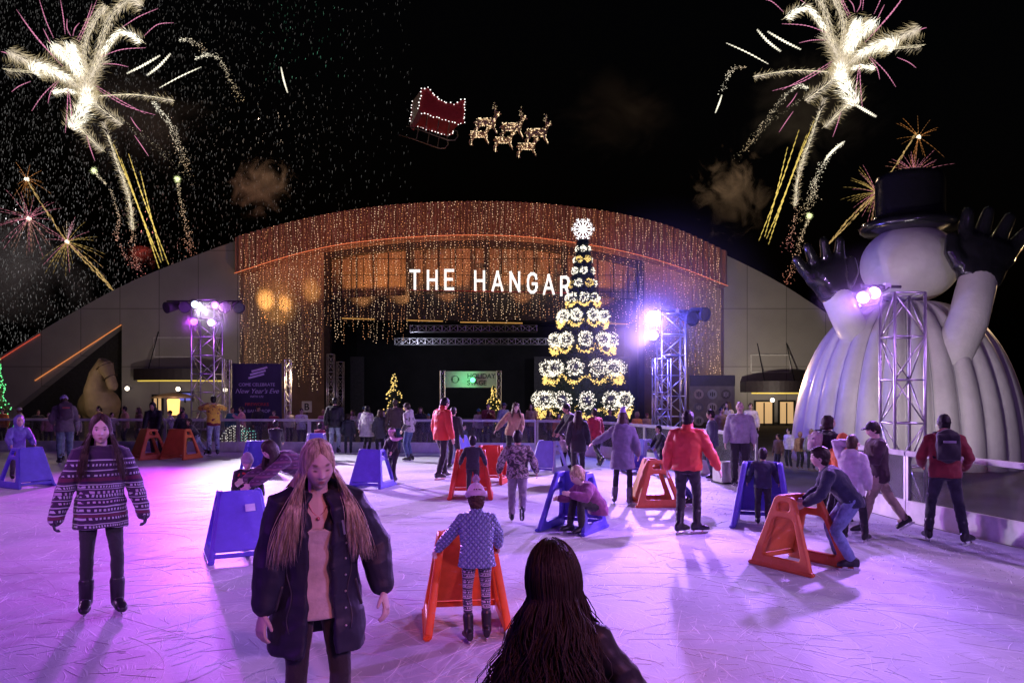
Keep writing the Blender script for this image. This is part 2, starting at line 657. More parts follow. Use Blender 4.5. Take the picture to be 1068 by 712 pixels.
def make_top(P, k, root, vox, t):
    """t: m material, grow, hem (m below the hips), flare, name, hood, open (half angle of an open front)."""
    mb = MB()
    g = t.get('grow', .018)
    prof = TORSO_F if P.get('fem') else TORSO_M
    if g > .03:
        prof = TORSO_M
    hem = t.get('hem', .08)
    fl = t.get('flare', 0)
    # below the hips the cloth hangs between the torso's line and straight down
    legs = sum(((k['kn'][n] - k['hip'][n]).normalized() for n in 'LR'), V(0, 0, 0)) / 2
    dn = (-k['up'] * .6 + legs * .4 + V(0, 0, -.5)).normalized()
    rings = []
    base = k['pel'] - k['up'] * k['L'] * .05
    for i in (3, 2, 1):
        q = i / 3
        rings.append(ring(base + dn * hem * q, k['rt'], dn.cross(k['rt']) * -1, .170 + g + fl * q, .120 + g + fl * q * .8))
    tm = t.get('tmax', 1.0)
    rings += torso_rings(k, prof, g, .04, tm)
    ht = t.get('neck', 1.05)
    c = k['nb'] + k['up2'] * (ht - 1.0) * k['L']
    if tm >= 1:
        rings.append(ring(c, k['srt'], k['sfw'], .068 + g * .4, .064 + g * .4))
    op = t.get('open')
    if op:
        th = t.get('thick', .022)
        shell = []
        n = 30
        for ri, r in enumerate(rings):
            cc = sum(r, V(0, 0, 0)) / len(r)
            f = k['sfw'] if ri > 5 else k['fwd']
            x = k['srt'] if ri > 5 else k['rt']
            a = max((p - cc).dot(x) for p in r)
            b = max((p - cc).dot(f) for p in r)
            oa = op(ri / (len(rings) - 1)) if callable(op) else op
            pts_o, pts_i = [], []
            for j in range(n + 1):
                an = oa + (2 * math.pi - 2 * oa) * j / n
                sx, cy = math.sin(an), math.cos(an)
                pts_o.append(cc + x * a * sx + f * b * cy)
                pts_i.append(cc + x * (a - th) * sx + f * (b - th) * cy)
            shell.append(pts_o + pts_i[::-1])
        mb.loft(shell, cap=False)
        for rr, flip in ((shell[0], 0), (shell[-1], 1)):
            m_ = len(rr)
            mb.add(rr, [(j, j + 1, m_ - 2 - j, m_ - 1 - j) for j in range(m_ // 2 - 1)])
    else:
        mb.loft(rings)
    if t.get('lapel'):
        pts = []
        for q in range(13):
            a = -2.55 + 5.1 * q / 12
            z = .035 - .16 * max(0, abs(a) - 1.5)
            pts.append(k['nb'] + k['srt'] * (.098 + .02 * max(0, abs(a) - 1.7)) * math.sin(a) - k['sfw'] * (.088 * math.cos(a)) + k['sfw'] * .03 * max(0, abs(a) - 1.4) + k['up2'] * z)
        mb.limb(pts, [.026] * 3 + [.030] * 7 + [.026] * 3, 10)
    sl = t.get('sleeve', 1.0)
    sg = t.get('arm', g)
    for e, nm in ((-1, 'L'), (1, 'R')):
        s, el, wr = k['sh'][nm], k['el'][nm], k['wr'][nm]
        s0 = s - k['srt'] * e * .05
        end = el.lerp(wr, .98 * sl)
        mb.limb([s0, s, s.lerp(el, .5), el, el.lerp(end, .5), end], [.060 + sg, .058 + sg, .050 + sg, .046 + sg, .042 + sg, .033 + sg * t.get('cuff', .7)], 14)
    if t.get('hood') == 'down':
        c = k['nb'] - k['sfw'] * .085 + k['up2'] * .01
        mb.ell(c, (.125, .06, .075), rot_to(k['srt'], k['sfw'], k['up2']))
        mb.limb([c - k['srt'] * .09, c - k['srt'] * .10 + k['sfw'] * .13 + k['up2'] * -.02], [.045, .03])
        mb.limb([c + k['srt'] * .09, c + k['srt'] * .10 + k['sfw'] * .13 + k['up2'] * -.02], [.045, .03])
    if t.get('hood') == 'up':
        hc, HM, hs = k['hc'], k['HM'], k['hs']
        mb.ell(hc + HM @ V(0, -.034, .012) * hs, V(.098, .108, .130) * hs, HM, 20, 14)
        mb.limb([hc + HM @ V(0, -.05, -.06) * hs, k['nb'] - k['sfw'] * .02], [.088 * hs, .10], 14)
    if t.get('collar'):
        mb.limb([k['nb'] - k['up2'] * .01, k['nb'] + k['up2'] * .06], [.085, .078], 16)
    return job(mb, t.get('name', 'jacket'), t['m'], root, vox, t.get('smooth', 3), t.get('wr', .009), t.get('ws', 9))


def make_pants(P, k, root, vox, t):
    mb = MB()
    g = t.get('grow', .008)
    mb.loft(torso_rings(k, TORSO_F if P.get('fem') else TORSO_M, g * .6 - .004, -.22, .28))
    for nm in 'LR':
        h, kn, an = k['hip'][nm], k['kn'][nm], k['an'][nm]
        end = kn.lerp(an, t.get('len', .92))
        w = t.get('wide', 0)
        mb.limb([h + k['up'] * .02, h.lerp(kn, .35), h.lerp(kn, .75), kn, kn.lerp(end, .35), end],
                [.092 + g, .080 + g, .063 + g + w * .3, .057 + g + w * .5, .057 + g + w * .7, .046 + g + w], 14)
    return job(mb, t.get('name', 'trousers'), t['m'], root, vox, 3, t.get('wr', .008), t.get('ws', 11))


def make_skates(P, k, root, vox, m, hi):
    for e, nm in ((-1, 'L'), (1, 'R')):
        kn, an = k['kn'][nm], k['an'][nm]
        sh = (an - kn).normalized()
        fd = P.get('toe' + nm)
        yaw = P.get('footyaw' + nm, e * 8)
        f = V(*fd) if fd else V(-math.sin(RAD(-yaw)), math.cos(RAD(-yaw)), 0)
        f = f.normalized()
        x = f.cross(-sh)
        if x.length < .2:
            x = V(1, 0, 0)
        x.normalize()
        dn = x.cross(f) * -1
        if dn.dot(sh) < 0:
            dn = -dn
        mb = MB()
        mb.limb([an - sh * .19, an - sh * .10, an + sh * .01], [.063, .059, .055], 14)
        sole = an + dn * .055
        rings = []
        for t, w, h in ((-.085, .034, .05), (-.045, .046, .066), (.02, .047, .062), (.07, .050, .050), (.12, .052, .042), (.165, .044, .032), (.188, .026, .02)):
            rings.append(ring(sole + f * t - dn * (h - .018), x, dn, w, h, 12))
        mb.loft(rings)
        sk = job(mb, 'skate', m, root, vox, 2)
        b = MB()
        z0 = sole + dn * .016
        for t in (-.045, .09):
            b.bar(z0 + f * t, z0 + f * t + dn * .030, .024, .06)
        a, c = z0 + f * -.10 + dn * .034, z0 + f * .165 + dn * .034
        for q in (0,):
            pr = [(a, .020), (c, .020)]
        M = rot_to(x, f, dn)
        b.box((a + c) / 2, (.009, (c - a).length, .026), M)
        b.build('blade', mat('blade_steel', (.75, .75, .78), .25, 1), sk)


def strand_path(k, phi, th0, length, flow, jit, n=13, lift=1.06, coat=None, loose=0, front=-.12, part=None):
    """One lock: over the scalp from polar angle th0 along azimuth phi (0 = face, pi = nape), then hanging."""
    hc, HM, hs = k['hc'], k['HM'], k['hs']
    pts = []
    th1 = RAD(104)
    for i in range(6):
        th = th0 + (th1 - th0) * i / 5
        d = V(math.sin(th) * math.sin(phi), math.sin(th) * math.cos(phi) - .06, math.cos(th))
        if part is not None:
            # combed sideways from the parting down to the ear
            e = V(math.sin(th1) * math.sin(phi), math.sin(th1) * math.cos(phi) - .06, math.cos(th1)).normalized()
            d = V(.03 * math.copysign(1, math.sin(phi)), math.sin(part), math.cos(part)).slerp(e, i / 5)
        p = V(.080 * d.x, .100 * d.y - .010, .124 * d.z + .006)
        pts.append(hc + HM @ (p * lift * hs))
    p = pts[-1]
    out = HM @ V(math.sin(phi), math.cos(phi), 0)
    out.z = 0
    step = length / (n - 5)
    vel = V(0, 0, -1)
    for i in range(n - 5):
        t = (i + 1) / (n - 5)
        sp = flow(t, phi)
        p = p + V(0, 0, -step) + out * sp[0] * step + V(*sp[1]) * step + jit * step * .35 * math.sin(t * 5 + jit.x * 40) + jit * step * loose
        if coat is not None:
            # locks lie over the shoulders and chest instead of passing through the coat
            s_ = max(0, min(1, (k['nb'].z + .07 - p.z) / .13))
            s_ = s_ * s_ * (3 - 2 * s_)
            u_ = max(-.2, min(1, (p - k['pel']).dot(k['up']) / k['L']))
            ax = k['pel'] + k['up'] * k['L'] * u_
            dx, dy = p.x - ax.x, p.y - ax.y
            a_, b_ = .215 + coat, .135 + coat
            if abs(dx) < a_:
                lim = b_ * math.sqrt(1 - (dx / a_) ** 2) * s_
                sgn = 1 if math.cos(phi) > front else -1
                if dy * sgn < lim:
                    p = V(p.x, ax.y + sgn * lim, p.z)
        pts.append(p)
    return pts


def make_long_hair(P, k, root, vox, h, hi):
    m = h['m']
    L = h.get('len', .34)
    flow = h.get('flow', lambda t, phi: (.35 * (1 - t) + .05, (0, 0, 0)))
    hc, HM, hs = k['hc'], k['HM'], k['hs']
    mb = MB()
    mb.ell(hc + HM @ V(0, -.018, .022) * hs, V(.082, .101 if hi else .105, .110) * hs, HM, 24, 16)
    lo = RAD(h.get('face', 62))
    nfat = 13
    if h.get('thin'):
        lo2 = RAD(105)
    else:
        lo2 = lo
    for i in range(nfat):
        phi = lo2 + (2 * math.pi - 2 * lo2) * i / (nfat - 1)
        pts = strand_path(k, phi, RAD(30), L * random.uniform(.82, 1.0), flow, V(0, 0, 0), lift=.99)
        r = [.022 * hs] * 6 + [.026] * (len(pts) - 8) + [.018, .008]
        if h.get('thin'):
            r = [q * .6 for q in r]
        mb.limb(pts, r, 8)
    o = job(mb, 'hair', m, root, vox, 7 if hi else 3, .004, 14)
    if hi:
        st = MB()
        for i in range(h.get('n', 700)):
            phi = random.uniform(lo * .88, 2 * math.pi - lo * .88)
            j = V(random.gauss(0, .12), random.gauss(0, .12), 0)
            clump = math.floor(phi * h.get('clumps', 9))
            rr = random.Random(clump)
            j += V(rr.gauss(0, .12), rr.gauss(0, .12), 0)
            pts = strand_path(k, phi, RAD(random.uniform(4, 60)), L * random.uniform(.7, 1.12), flow, j, lift=random.uniform(1.0, 1.07) * (1 + h.get('vol', 0) * random.random() ** .6), n=17, coat=h.get('coat'), loose=h.get('loose', 0), front=h.get('front', -.12),
                               part=RAD(random.uniform(-30, 50)) if h.get('part') and abs(math.sin(phi)) > .1 and math.cos(phi) > -.55 and random.random() < .75 else None)
            w = random.uniform(.0012, .0026) * h.get('w', 1)
            st.tube(pts, [w] * (len(pts) - 2) + [w * .7, w * .25], 3)
        st.build('hair_strands', m, o, smooth=True)


def make_short_hair(P, k, root, vox, h):
    hc, HM, hs = k['hc'], k['HM'], k['hs']
    mb = MB()
    mb.ell(hc + HM @ V(0, -.018, .024) * hs, V(.081, .103, .106) * hs, HM, 20, 14)
    mb.ell(hc + HM @ V(0, -.045, -.03) * hs, V(.070, .062, .075) * hs, HM, 16, 10)
    if h.get('fringe'):
        mb.ell(hc + HM @ V(.01, .055, .075) * hs, V(.062, .040, .035) * hs, HM, 14, 8)
    if h.get('tail'):
        p = hc + HM @ V(0, -.10, .02) * hs
        mb.limb([p, p + HM @ V(0, -.05, -.04), p + HM @ V(0, -.06, -.2)], [.03, .035, .012])
    if h.get('curly'):
        for i in range(60):
            th, ph = random.uniform(0, 1.7), random.uniform(.9, 5.4)
            mb.ell(hc + HM @ V(.083 * math.sin(th) * math.sin(ph), .098 * math.sin(th) * math.cos(ph) - .018, .115 * math.cos(th) + .012) * hs, .022 * hs, None, 7, 5)
    return job(mb, 'hair', h['m'], root, vox, 2, .009, 26)


def make_hat(P, k, root, vox, h):
    hc, HM, hs = k['hc'], k['HM'], k['hs']
    t = h['type']
    mb = MB()
    if t == 'beanie':
        mb.ell(hc + HM @ V(0, -.012, .040) * hs, V(.086, .100, .098 + h.get('tall', 0)) * hs, HM, 22, 14)
        rings = []
        for dz, g in ((-.030, .000), (-.022, .010), (.0, .012), (.020, .010), (.028, .0)):
            rings.append(ring(hc + HM @ V(0, -.012, .042 + dz) * hs, HM @ V(1, 0, 0), HM @ V(0, 1, -.12), (.084 + g) * hs, (.098 + g) * hs, 24, 1))
        mb.loft(rings)
    elif t == 'cap':
        mb.ell(hc + HM @ V(0, -.010, .040) * hs, V(.084, .100, .088) * hs, HM, 22, 14)
        mb.ell(hc + HM @ V(0, .105, .045) * hs, V(.068, .075, .012) * hs, HM @ Matrix.Rotation(-.15, 3, 'X'), 16, 8)
    elif t == 'headband':
        rings = []
        for dz, g in ((-.035, .0), (-.03, .010), (.03, .010), (.035, .0)):
            rings.append(ring(hc + HM @ V(0, -.01, .045 + dz) * hs, HM @ V(1, 0, 0), HM @ V(0, 1, 0), (.080 + g) * hs, (.097 + g) * hs, 24, 1))
        mb.loft(rings)
    elif t == 'pointed':
        mb.ell(hc + HM @ V(0, -.012, .040) * hs, V(.088, .102, .10) * hs, HM, 22, 14)
        mb.limb([hc + HM @ V(0, -.02, .08) * hs, hc + HM @ V(.0, -.06, .20) * hs, hc + HM @ V(.04, -.10, .22) * hs], [.075 * hs, .04 * hs, .018 * hs])
    o = job(mb, t if t != 'pointed' else 'hat', h['m'], root, vox, 2, .003, 30)
    if h.get('pom'):
        pb = MB()
        c = hc + HM @ V(0, -.02, .172 + h.get('tall', 0)) * hs
        rr = random.Random(5)
        for i in range(240):
            d = V(rr.gauss(0, 1), rr.gauss(0, 1), rr.gauss(0, 1)).normalized()
            pb.needle(c, c + d * rr.uniform(.036, .048) * hs, .006)
        pb.build('pompom', h['pom'], o)
    if h.get('brim'):
        bb = MB()
        rings = []
        for dz, g in ((-.030, .000), (-.022, .017), (.0, .020), (.020, .016), (.028, .0)):
            rings.append(ring(hc + HM @ V(0, -.012, .044 + dz) * hs, HM @ V(1, 0, 0), HM @ V(0, 1, -.12), (.086 + g) * hs, (.100 + g) * hs, 24, 1))
        bb.loft(rings).build('hat_brim', h['brim'], o, smooth=True)


PEOPLE = {}


def person(key, label, px, hy, fy, heading, group='skaters on the ice', **P):
    d = P.get('d') or ground_d(fy)
    k = skeleton(P)
    top = (k['hc'] + k['HM'] @ V(0, 0, .120) * k['hs']).z + (.03 if P.get('hat') else .01)
    want = CAM_H - (hy - HZ_PX) / F_PX * d - P.get('floor', 0)
    s = P.get('size') or want / top
    x = (px - CX_PX) / F_PX * d
    # px is where the head shows: move the feet so that the head comes there
    heading -= math.degrees(math.atan2(px - CX_PX, F_PX))   # headings are as seen from where the photograph was taken
    rz = RAD(heading + 180)
    hx = (Matrix.Rotation(rz, 3, 'Z') @ k['hc']).x * s
    if P.get('by_head', True):
        x -= hx
    root = thing('person', label, P.get('cat', 'person'), (x, d, P.get('floor', 0)), rz, group, s)
    pxm = F_PX * s / d          # pixels per local metre
    hi = P.get('hi', False)
    vox = P.get('fine', .005) if hi else max(.0075, min(.016, 1.0 / pxm))
    make_body(P, k, root, vox, hi)
    for t in P.get('tops', ()):
        make_top(P, k, root, vox if not hi else .0065, t)
    if P.get('pants'):
        make_pants(P, k, root, vox if not hi else .0065, P['pants'])
    if P.get('skates', True):
        make_skates(P, k, root, vox if not hi else .0065, P.get('boot') or MATS['boot_black'], hi)
    h = P.get('hair')
    if h:
        if h.get('long'):
            make_long_hair(P, k, root, vox, h, hi)
        else:
            make_short_hair(P, k, root, vox, h)
    if P.get('hat'):
        make_hat(P, k, root, vox, P['hat'])
    PEOPLE[key] = (root, k, s, d, rz)
    return root, k


def world_of(key, p):
    root, k, s, d, rz = PEOPLE[key]
    return Matrix.Translation(root.location) @ Matrix.Rotation(rz, 4, 'Z') @ (V(*p) * s)


def finish_remesh():
    for o, voxel, sm, wr, ws, post in REMESH:
        r = o.modifiers.new('skin', 'REMESH')
        r.mode = 'VOXEL'
        r.voxel_size = voxel
        r.use_smooth_shade = True
        if sm:
            q = o.modifiers.new('soft', 'SMOOTH')
            q.iterations = sm
            q.factor = .5
    dg = bpy.context.evaluated_depsgraph_get()
    for i, (o, voxel, sm, wr, ws, post) in enumerate(REMESH):
        me = bpy.data.meshes.new_from_object(o.evaluated_get(dg))
        m = o.data.materials[0]
        n = len(me.vertices)
        co = np.empty(n * 3, np.float32)
        me.vertices.foreach_get('co', co)
        co = co.reshape(-1, 3)
        if wr and n:
            nr = np.empty(n * 3, np.float32)
            me.vertex_normals.foreach_get('vector', nr)
            nr = nr.reshape(-1, 3)
            off = V(i * 3.1, i * 1.7, 0)
            nz = noise.noise
            amt = np.array([1 - 2 * abs(nz(V(*p) * ws + off)) + .5 * nz(V(p[0] * ws * 2.1, p[1] * ws * 2.1, p[2] * ws * 2.8)) for p in co.tolist()], np.float32)
            co = co + nr * (amt * wr)[:, None]
            me.vertices.foreach_set('co', co.ravel())
        o.modifiers.clear()
        old = o.data
        o.data = me
        me.name = o.name
        me.materials.clear()
        me.materials.append(m)
        me.polygons.foreach_set('use_smooth', [True] * len(me.polygons))
        if post:
            post(o, co.astype(np.float64))
        me.update()
        bpy.data.meshes.remove(old)
    REMESH.clear()
# ------------------------------------------------------------------ setting
WM = mat
boot_black = MATS['boot_black'] = cloth('boot_black', (.018, .017, .02), 'leather')
alu = mat('aluminium', (.62, .62, .64), .38, .9, var=.1)
dark_steel = mat('dark_steel', (.03, .03, .033), .5, .6)
black_matt = mat('black_matt', (.012, .012, .014), .7)


def ice_material():
    m, nt, b = nodes('ice')
    L = nt.links.new
    tc = nd(nt, 'ShaderNodeTexCoord')
    big = nd(nt, 'ShaderNodeTexNoise', i_Scale=.55, i_Detail=8.0, i_Roughness=.62)
    L(tc.outputs['Object'], big.inputs['Vector'])
    fine = nd(nt, 'ShaderNodeTexNoise', i_Scale=14.0, i_Detail=8.0, i_Roughness=.7)
    L(tc.outputs['Object'], fine.inputs['Vector'])
    # scraped lines in several directions, bent a little
    warp = nd(nt, 'ShaderNodeTexNoise', i_Scale=.35, i_Detail=2.0)
    L(tc.outputs['Object'], warp.inputs['Vector'])
    wv = nd(nt, 'ShaderNodeVectorMath', operation='SCALE')
    wv.inputs['Scale'].default_value = 2.2
    L(warp.outputs['Color'], wv.inputs[0])
    ad = nd(nt, 'ShaderNodeVectorMath', operation='ADD')
    L(tc.outputs['Object'], ad.inputs[0])
    L(wv.outputs[0], ad.inputs[1])
    prev = None
    for ang, sx, sy in ((15, 26, 2.6), (72, 30, 3.2), (128, 22, 2.4), (160, 34, 3.6)):
        mp = nd(nt, 'ShaderNodeMapping')
        mp.inputs['Rotation'].default_value = (0, 0, RAD(ang))
        mp2 = nd(nt, 'ShaderNodeMapping')
        mp2.inputs['Scale'].default_value = (sx, sy, 1)
        L(ad.outputs[0], mp.inputs[0])
        L(mp.outputs[0], mp2.inputs[0])
        nz = nd(nt, 'ShaderNodeTexNoise', i_Scale=1.0, i_Detail=2.0)
        L(mp2.outputs[0], nz.inputs['Vector'])
        r = nd(nt, 'ShaderNodeMapRange')
        r.inputs[1].default_value, r.inputs[2].default_value = .60, .70
        L(nz.outputs['Fac'], r.inputs[0])
        if prev is None:
            prev = r.outputs[0]
        else:
            mxm = nd(nt, 'ShaderNodeMath', operation='MAXIMUM')
            L(prev, mxm.inputs[0])
            L(r.outputs[0], mxm.inputs[1])
            prev = mxm.outputs[0]
    rp = nd(nt, 'ShaderNodeValToRGB')
    rp.color_ramp.elements[0].position, rp.color_ramp.elements[1].position = .32, .66
    rp.color_ramp.elements[0].color = (.40, .42, .47, 1)
    rp.color_ramp.elements[1].color = (.60, .61, .65, 1)
    L(big.outputs['Fac'], rp.inputs[0])
    mx = nd(nt, 'ShaderNodeMix', data_type='RGBA')
    L(rp.outputs[0], mx.inputs['A'])
    mx.inputs['B'].default_value = (.80, .81, .84, 1)
    sc_ = nd(nt, 'ShaderNodeMath', operation='MULTIPLY')
    sc_.inputs[1].default_value = .35
    L(prev, sc_.inputs[0])
    L(sc_.outputs[0], mx.inputs['Factor'])
    L(mx.outputs['Result'], b.inputs['Base Color'])
    r2 = nd(nt, 'ShaderNodeMapRange')
    r2.inputs[3].default_value, r2.inputs[4].default_value = .42, .75
    L(big.outputs['Fac'], r2.inputs[0])
    L(r2.outputs[0], b.inputs['Roughness'])
    b.inputs['Specular IOR Level'].default_value = .22
    h = nd(nt, 'ShaderNodeMath', operation='ADD')
    L(fine.outputs['Fac'], h.inputs[0])
    hp_ = nd(nt, 'ShaderNodeMath', operation='MULTIPLY')
    hp_.inputs[1].default_value = .45
    L(prev, hp_.inputs[0])
    L(hp_.outputs[0], h.inputs[1])
    bp = nd(nt, 'ShaderNodeBump', i_Strength=.32, i_Distance=.008)
    L(h.outputs[0], bp.inputs['Height'])
    L(bp.outputs[0], b.inputs['Normal'])
    return m


EDGE = [(-26, 26.0), (-20, 25.6), (-12, 25.1), (-5, 24.6), (1.5, 24.0), (3.1, 21.6), (4.4, 18.6), (5.25, 15.6), (5.65, 13.5), (5.85, 11.7), (6.3, 9.6), (7.2, 6.2), (8.2, 2.0), (8.8, -4), (8.8, -9)]


def smooth_path(pts, step):
    out = []
    for i in range(len(pts) - 1):
        p0, p1, p2, p3 = [V(*pts[max(0, min(len(pts) - 1, j))], 0) for j in (i - 1, i, i + 1, i + 2)]
        n = max(2, int((p2 - p1).length / .2))
        for q in range(n):
            t = q / n
            out.append(.5 * (2 * p1 + (p2 - p0) * t + (2 * p0 - 5 * p1 + 4 * p2 - p3) * t * t + (3 * p1 - p0 - 3 * p2 + p3) * t ** 3))
    out.append(V(*pts[-1], 0))
    res = [out[0]]
    acc = 0
    for a, b in zip(out, out[1:]):
        acc += (b - a).length
        if acc >= step:
            res.append(b)
            acc = 0
    return res


edge = smooth_path(EDGE, .4)
ground = MB()
ground.add([(-400, -300, -.06), (400, -300, -.06), (400, 500, -.06), (-400, 500, -.06)], [(0, 1, 2, 3)])
tag(ground.build('ground', mat('plaza_concrete', (.10, .095, .09), .85, var=.3, vscale=.8, bump=.3, bscale=30)), kind='structure')
ice = MB()
poly = [(p.x, p.y, 0) for p in edge] + [(-26, -9, 0)]
ice.add(poly, [tuple(range(len(poly)))])
tag(ice.build('ice_rink', ice_material()), kind='structure')

# snow scraped up by the blades: short arcs standing a few millimetres above the ice
snow = mat('ice_shavings', (.86, .87, .9), .8, var=.1)
rr = random.Random(4)
mk = MB()
for i in range(4200):
    y = 1.6 + 15 * rr.random() ** 1.7
    x = rr.uniform(-.72, .68) * y
    if interp([(q[1], q[0]) for q in EDGE[::-1]], y) - .3 < x:
        continue
    a = rr.uniform(0, math.pi) if rr.random() < .6 else rr.gauss(1.2, .5)
    kap = rr.gauss(0, 1.2)
    L_ = rr.uniform(.05, .30) * (1 + 1.2 * (rr.random() < .08))
    w = rr.uniform(.0016, .0050) * (1 if y < 6 else 1.4)
    pts = []
    p = V(x, y, .001)
    for s_ in range(6):
        pts.append(p.copy())
        p = p + V(math.cos(a), math.sin(a), 0) * L_ / 5
        a += kap * L_ / 5
    prof = []
    for s_, q in enumerate(pts):
        d = (pts[min(s_ + 1, 5)] - pts[max(0, s_ - 1)]).normalized()
        nrm = V(-d.y, d.x, 0)
        ww = w * math.sin(math.pi * (s_ + .6) / 6.2) * rr.uniform(.7, 1.2)
        prof.append([q + nrm * ww, q + V(0, 0, ww * .3 + .0004), q - nrm * ww, q - V(0, 0, .002)])
    mk.loft(prof, cap=False)
for i in range(170):       # long sweeping grooves
    y = 2.5 + 12 * rr.random() ** 1.3
    x = rr.uniform(-.8, .7) * y
    a = rr.gauss(.3, .9)
    kap = rr.gauss(0, .35)
    n_p = 16
    L_ = rr.uniform(1.5, 4.5)
    w = rr.uniform(.0012, .0028)
    pts = []
    p = V(x, y, .0008)
    for s_ in range(n_p):
        pts.append(p.copy())
        p = p + V(math.cos(a), math.sin(a), 0) * L_ / n_p
        a += kap * L_ / n_p
    if any(interp([(q[1], q[0]) for q in EDGE[::-1]], q_.y) - .3 < q_.x or q_.y > 23 for q_ in pts):
        continue
    prof = []
    for s_, q in enumerate(pts):
        d = (pts[min(s_ + 1, n_p - 1)] - pts[max(0, s_ - 1)]).normalized()
        nrm = V(-d.y, d.x, 0)
        ww = w * rr.uniform(.4, 1.3)
        prof.append([q + nrm * ww, q + V(0, 0, .0012), q - nrm * ww, q - V(0, 0, .002)])
    mk.loft(prof, cap=False)
for i in range(2600):      # crumbs of snow, thickest along the right boards
    y = rr.uniform(4.5, 17)
    ex = interp([(q[1], q[0]) for q in EDGE[::-1]], y)
    x = ex - .25 - abs(rr.gauss(0, 1.0))
    mk.octa((x, y, .001), rr.uniform(.003, .011))
tag(mk.build('ice_scratches', snow, fix=False), kind='stuff', label='white skate scratches and crumbs of snow over the ice')

# ---------------------------------------------------------- rink barrier
glassm, nt, b = nodes('barrier_glass')
tr = nd(nt, 'ShaderNodeBsdfTransparent')
tr.inputs[0].default_value = (.80, .81, .84, 1)
gl = nd(nt, 'ShaderNodeBsdfGlossy', i_Roughness=.12)
gl.inputs[0].default_value = (.8, .8, .8, 1)
df = nd(nt, 'ShaderNodeBsdfDiffuse')
df.inputs[0].default_value = (.5, .5, .52, 1)
lw = nd(nt, 'ShaderNodeLayerWeight', i_Blend=.18)
m1 = nd(nt, 'ShaderNodeMixShader')
m2 = nd(nt, 'ShaderNodeMixShader', i_Fac=.07)
tcn = nd(nt, 'ShaderNodeTexCoord')
nz = nd(nt, 'ShaderNodeTexNoise', i_Scale=5.0, i_Detail=8.0, i_Roughness=.7)
mr = nd(nt, 'ShaderNodeMapRange')
mr.inputs[1].default_value, mr.inputs[2].default_value, mr.inputs[3].default_value, mr.inputs[4].default_value = .4, .75, .03, .22
nt.links.new(tcn.outputs['Object'], nz.inputs['Vector'])
nt.links.new(nz.outputs['Fac'], mr.inputs[0])
nt.links.new(mr.outputs[0], m2.inputs[0])
nt.links.new(lw.outputs['Fresnel'], m1.inputs[0])
nt.links.new(tr.outputs[0], m1.inputs[1])
nt.links.new(gl.outputs[0], m1.inputs[2])
nt.links.new(m1.outputs[0], m2.inputs[1])
nt.links.new(df.outputs[0], m2.inputs[2])
nt.links.new(m2.outputs[0], nt.nodes['Material Output'].inputs[0])
kickm = mat('kick_plate_white', (.72, .72, .72), .5, var=.25, vscale=2.5, bump=.2)
railm = mat('rail_white', (.62, .62, .63), .5, var=.15)
path = smooth_path(EDGE, 2.3)
BAR = {0: 'far left'}
gate_at = None
for i, (a, b_) in enumerate(zip(path, path[1:])):
    d = (b_ - a)
    L_ = d.length
    u = d.normalized()
    rz = math.atan2(u.y, u.x)
    mid = (a + b_) / 2
    if abs(mid.y - 15.7) < 1.15 and mid.x > 4:
        continue                      # the open gate
    out = V(-u.y, u.x, 0)
    back = mid.y > 21.5
    lab = ('clear barrier panel along the far side of the ice, white rail and kick plate' if back
           else 'clear barrier panel running along the snowman side of the ice')
    t = thing('barrier_panel', lab, 'barrier', mid + out * .05, rz, 'barrier panels on the far side' if back else 'barrier panels on the snowman side')
    MB().box((0, 0, .16), (L_ - .01, .06, .32)).build('kick_plate', kickm, t, bevel=.008)
    MB().box((0, .012, .655), (L_ - .09, .012, .66)).build('glass', glassm, t)
    MB().box((0, 0, 1.02), (L_ - .01, .09, .075)).build('top_rail', railm, t, bevel=.012)
    MB().box((-L_ / 2 + .03, 0, .65), (.055, .05, .66)).build('post', alu, t, bevel=.006)
    MB().box((L_ / 2 - .03, 0, .65), (.055, .05, .66)).build('post', alu, t, bevel=.006)
gt = thing("gate_block", "squat white block at the open gate beside the man in a pale sweatshirt", "block", (at(757, 500, 16.4).x, 16.4, 0), .3)
MB().box((0, 0, .24), (.42, .4, .42)).build('block', kickm, gt, bevel=.02)
MB().box((0, 0, .015), (.46, .44, .03)).build('foot', dark_steel, gt)

# -------------------------------------------------------------- hangar
D0 = 45.0
ROOF = [(-120, 462), (-60, 412), (0, 372), (60, 335), (130, 297), (200, 268), (250, 250), (300, 236), (350, 225), (400, 218), (450, 214.2), (500, 213), (550, 214.5),
        (600, 219), (650, 227), (700, 240), (755, 265), (810, 293), (860, 325), (910, 359), (960, 394), (1010, 430), (1050, 462)]
INNER = [(250, 287), (300, 271), (350, 259), (400, 252.5), (450, 249), (500, 248), (550, 250), (600, 256), (650, 265), (700, 279), (755, 300)]


def cat(tab, x):
    """Smooth curve through a table of pixel heights."""
    for i in range(len(tab) - 1):
        if x <= tab[i + 1][0]:
            p = [tab[max(0, min(len(tab) - 1, j))] for j in (i - 1, i, i + 1, i + 2)]
            t = (x - p[1][0]) / (p[2][0] - p[1][0])
            h = p[2][0] - p[1][0]
            m1_ = (p[2][1] - p[0][1]) / max(1, p[2][0] - p[0][0]) * h
            m2_ = (p[3][1] - p[1][1]) / max(1, p[3][0] - p[1][0]) * h
            return (2 * t ** 3 - 3 * t * t + 1) * p[1][1] + (t ** 3 - 2 * t * t + t) * m1_ + (-2 * t ** 3 + 3 * t * t) * p[2][1] + (t ** 3 - t * t) * m2_
    return tab[-1][1]


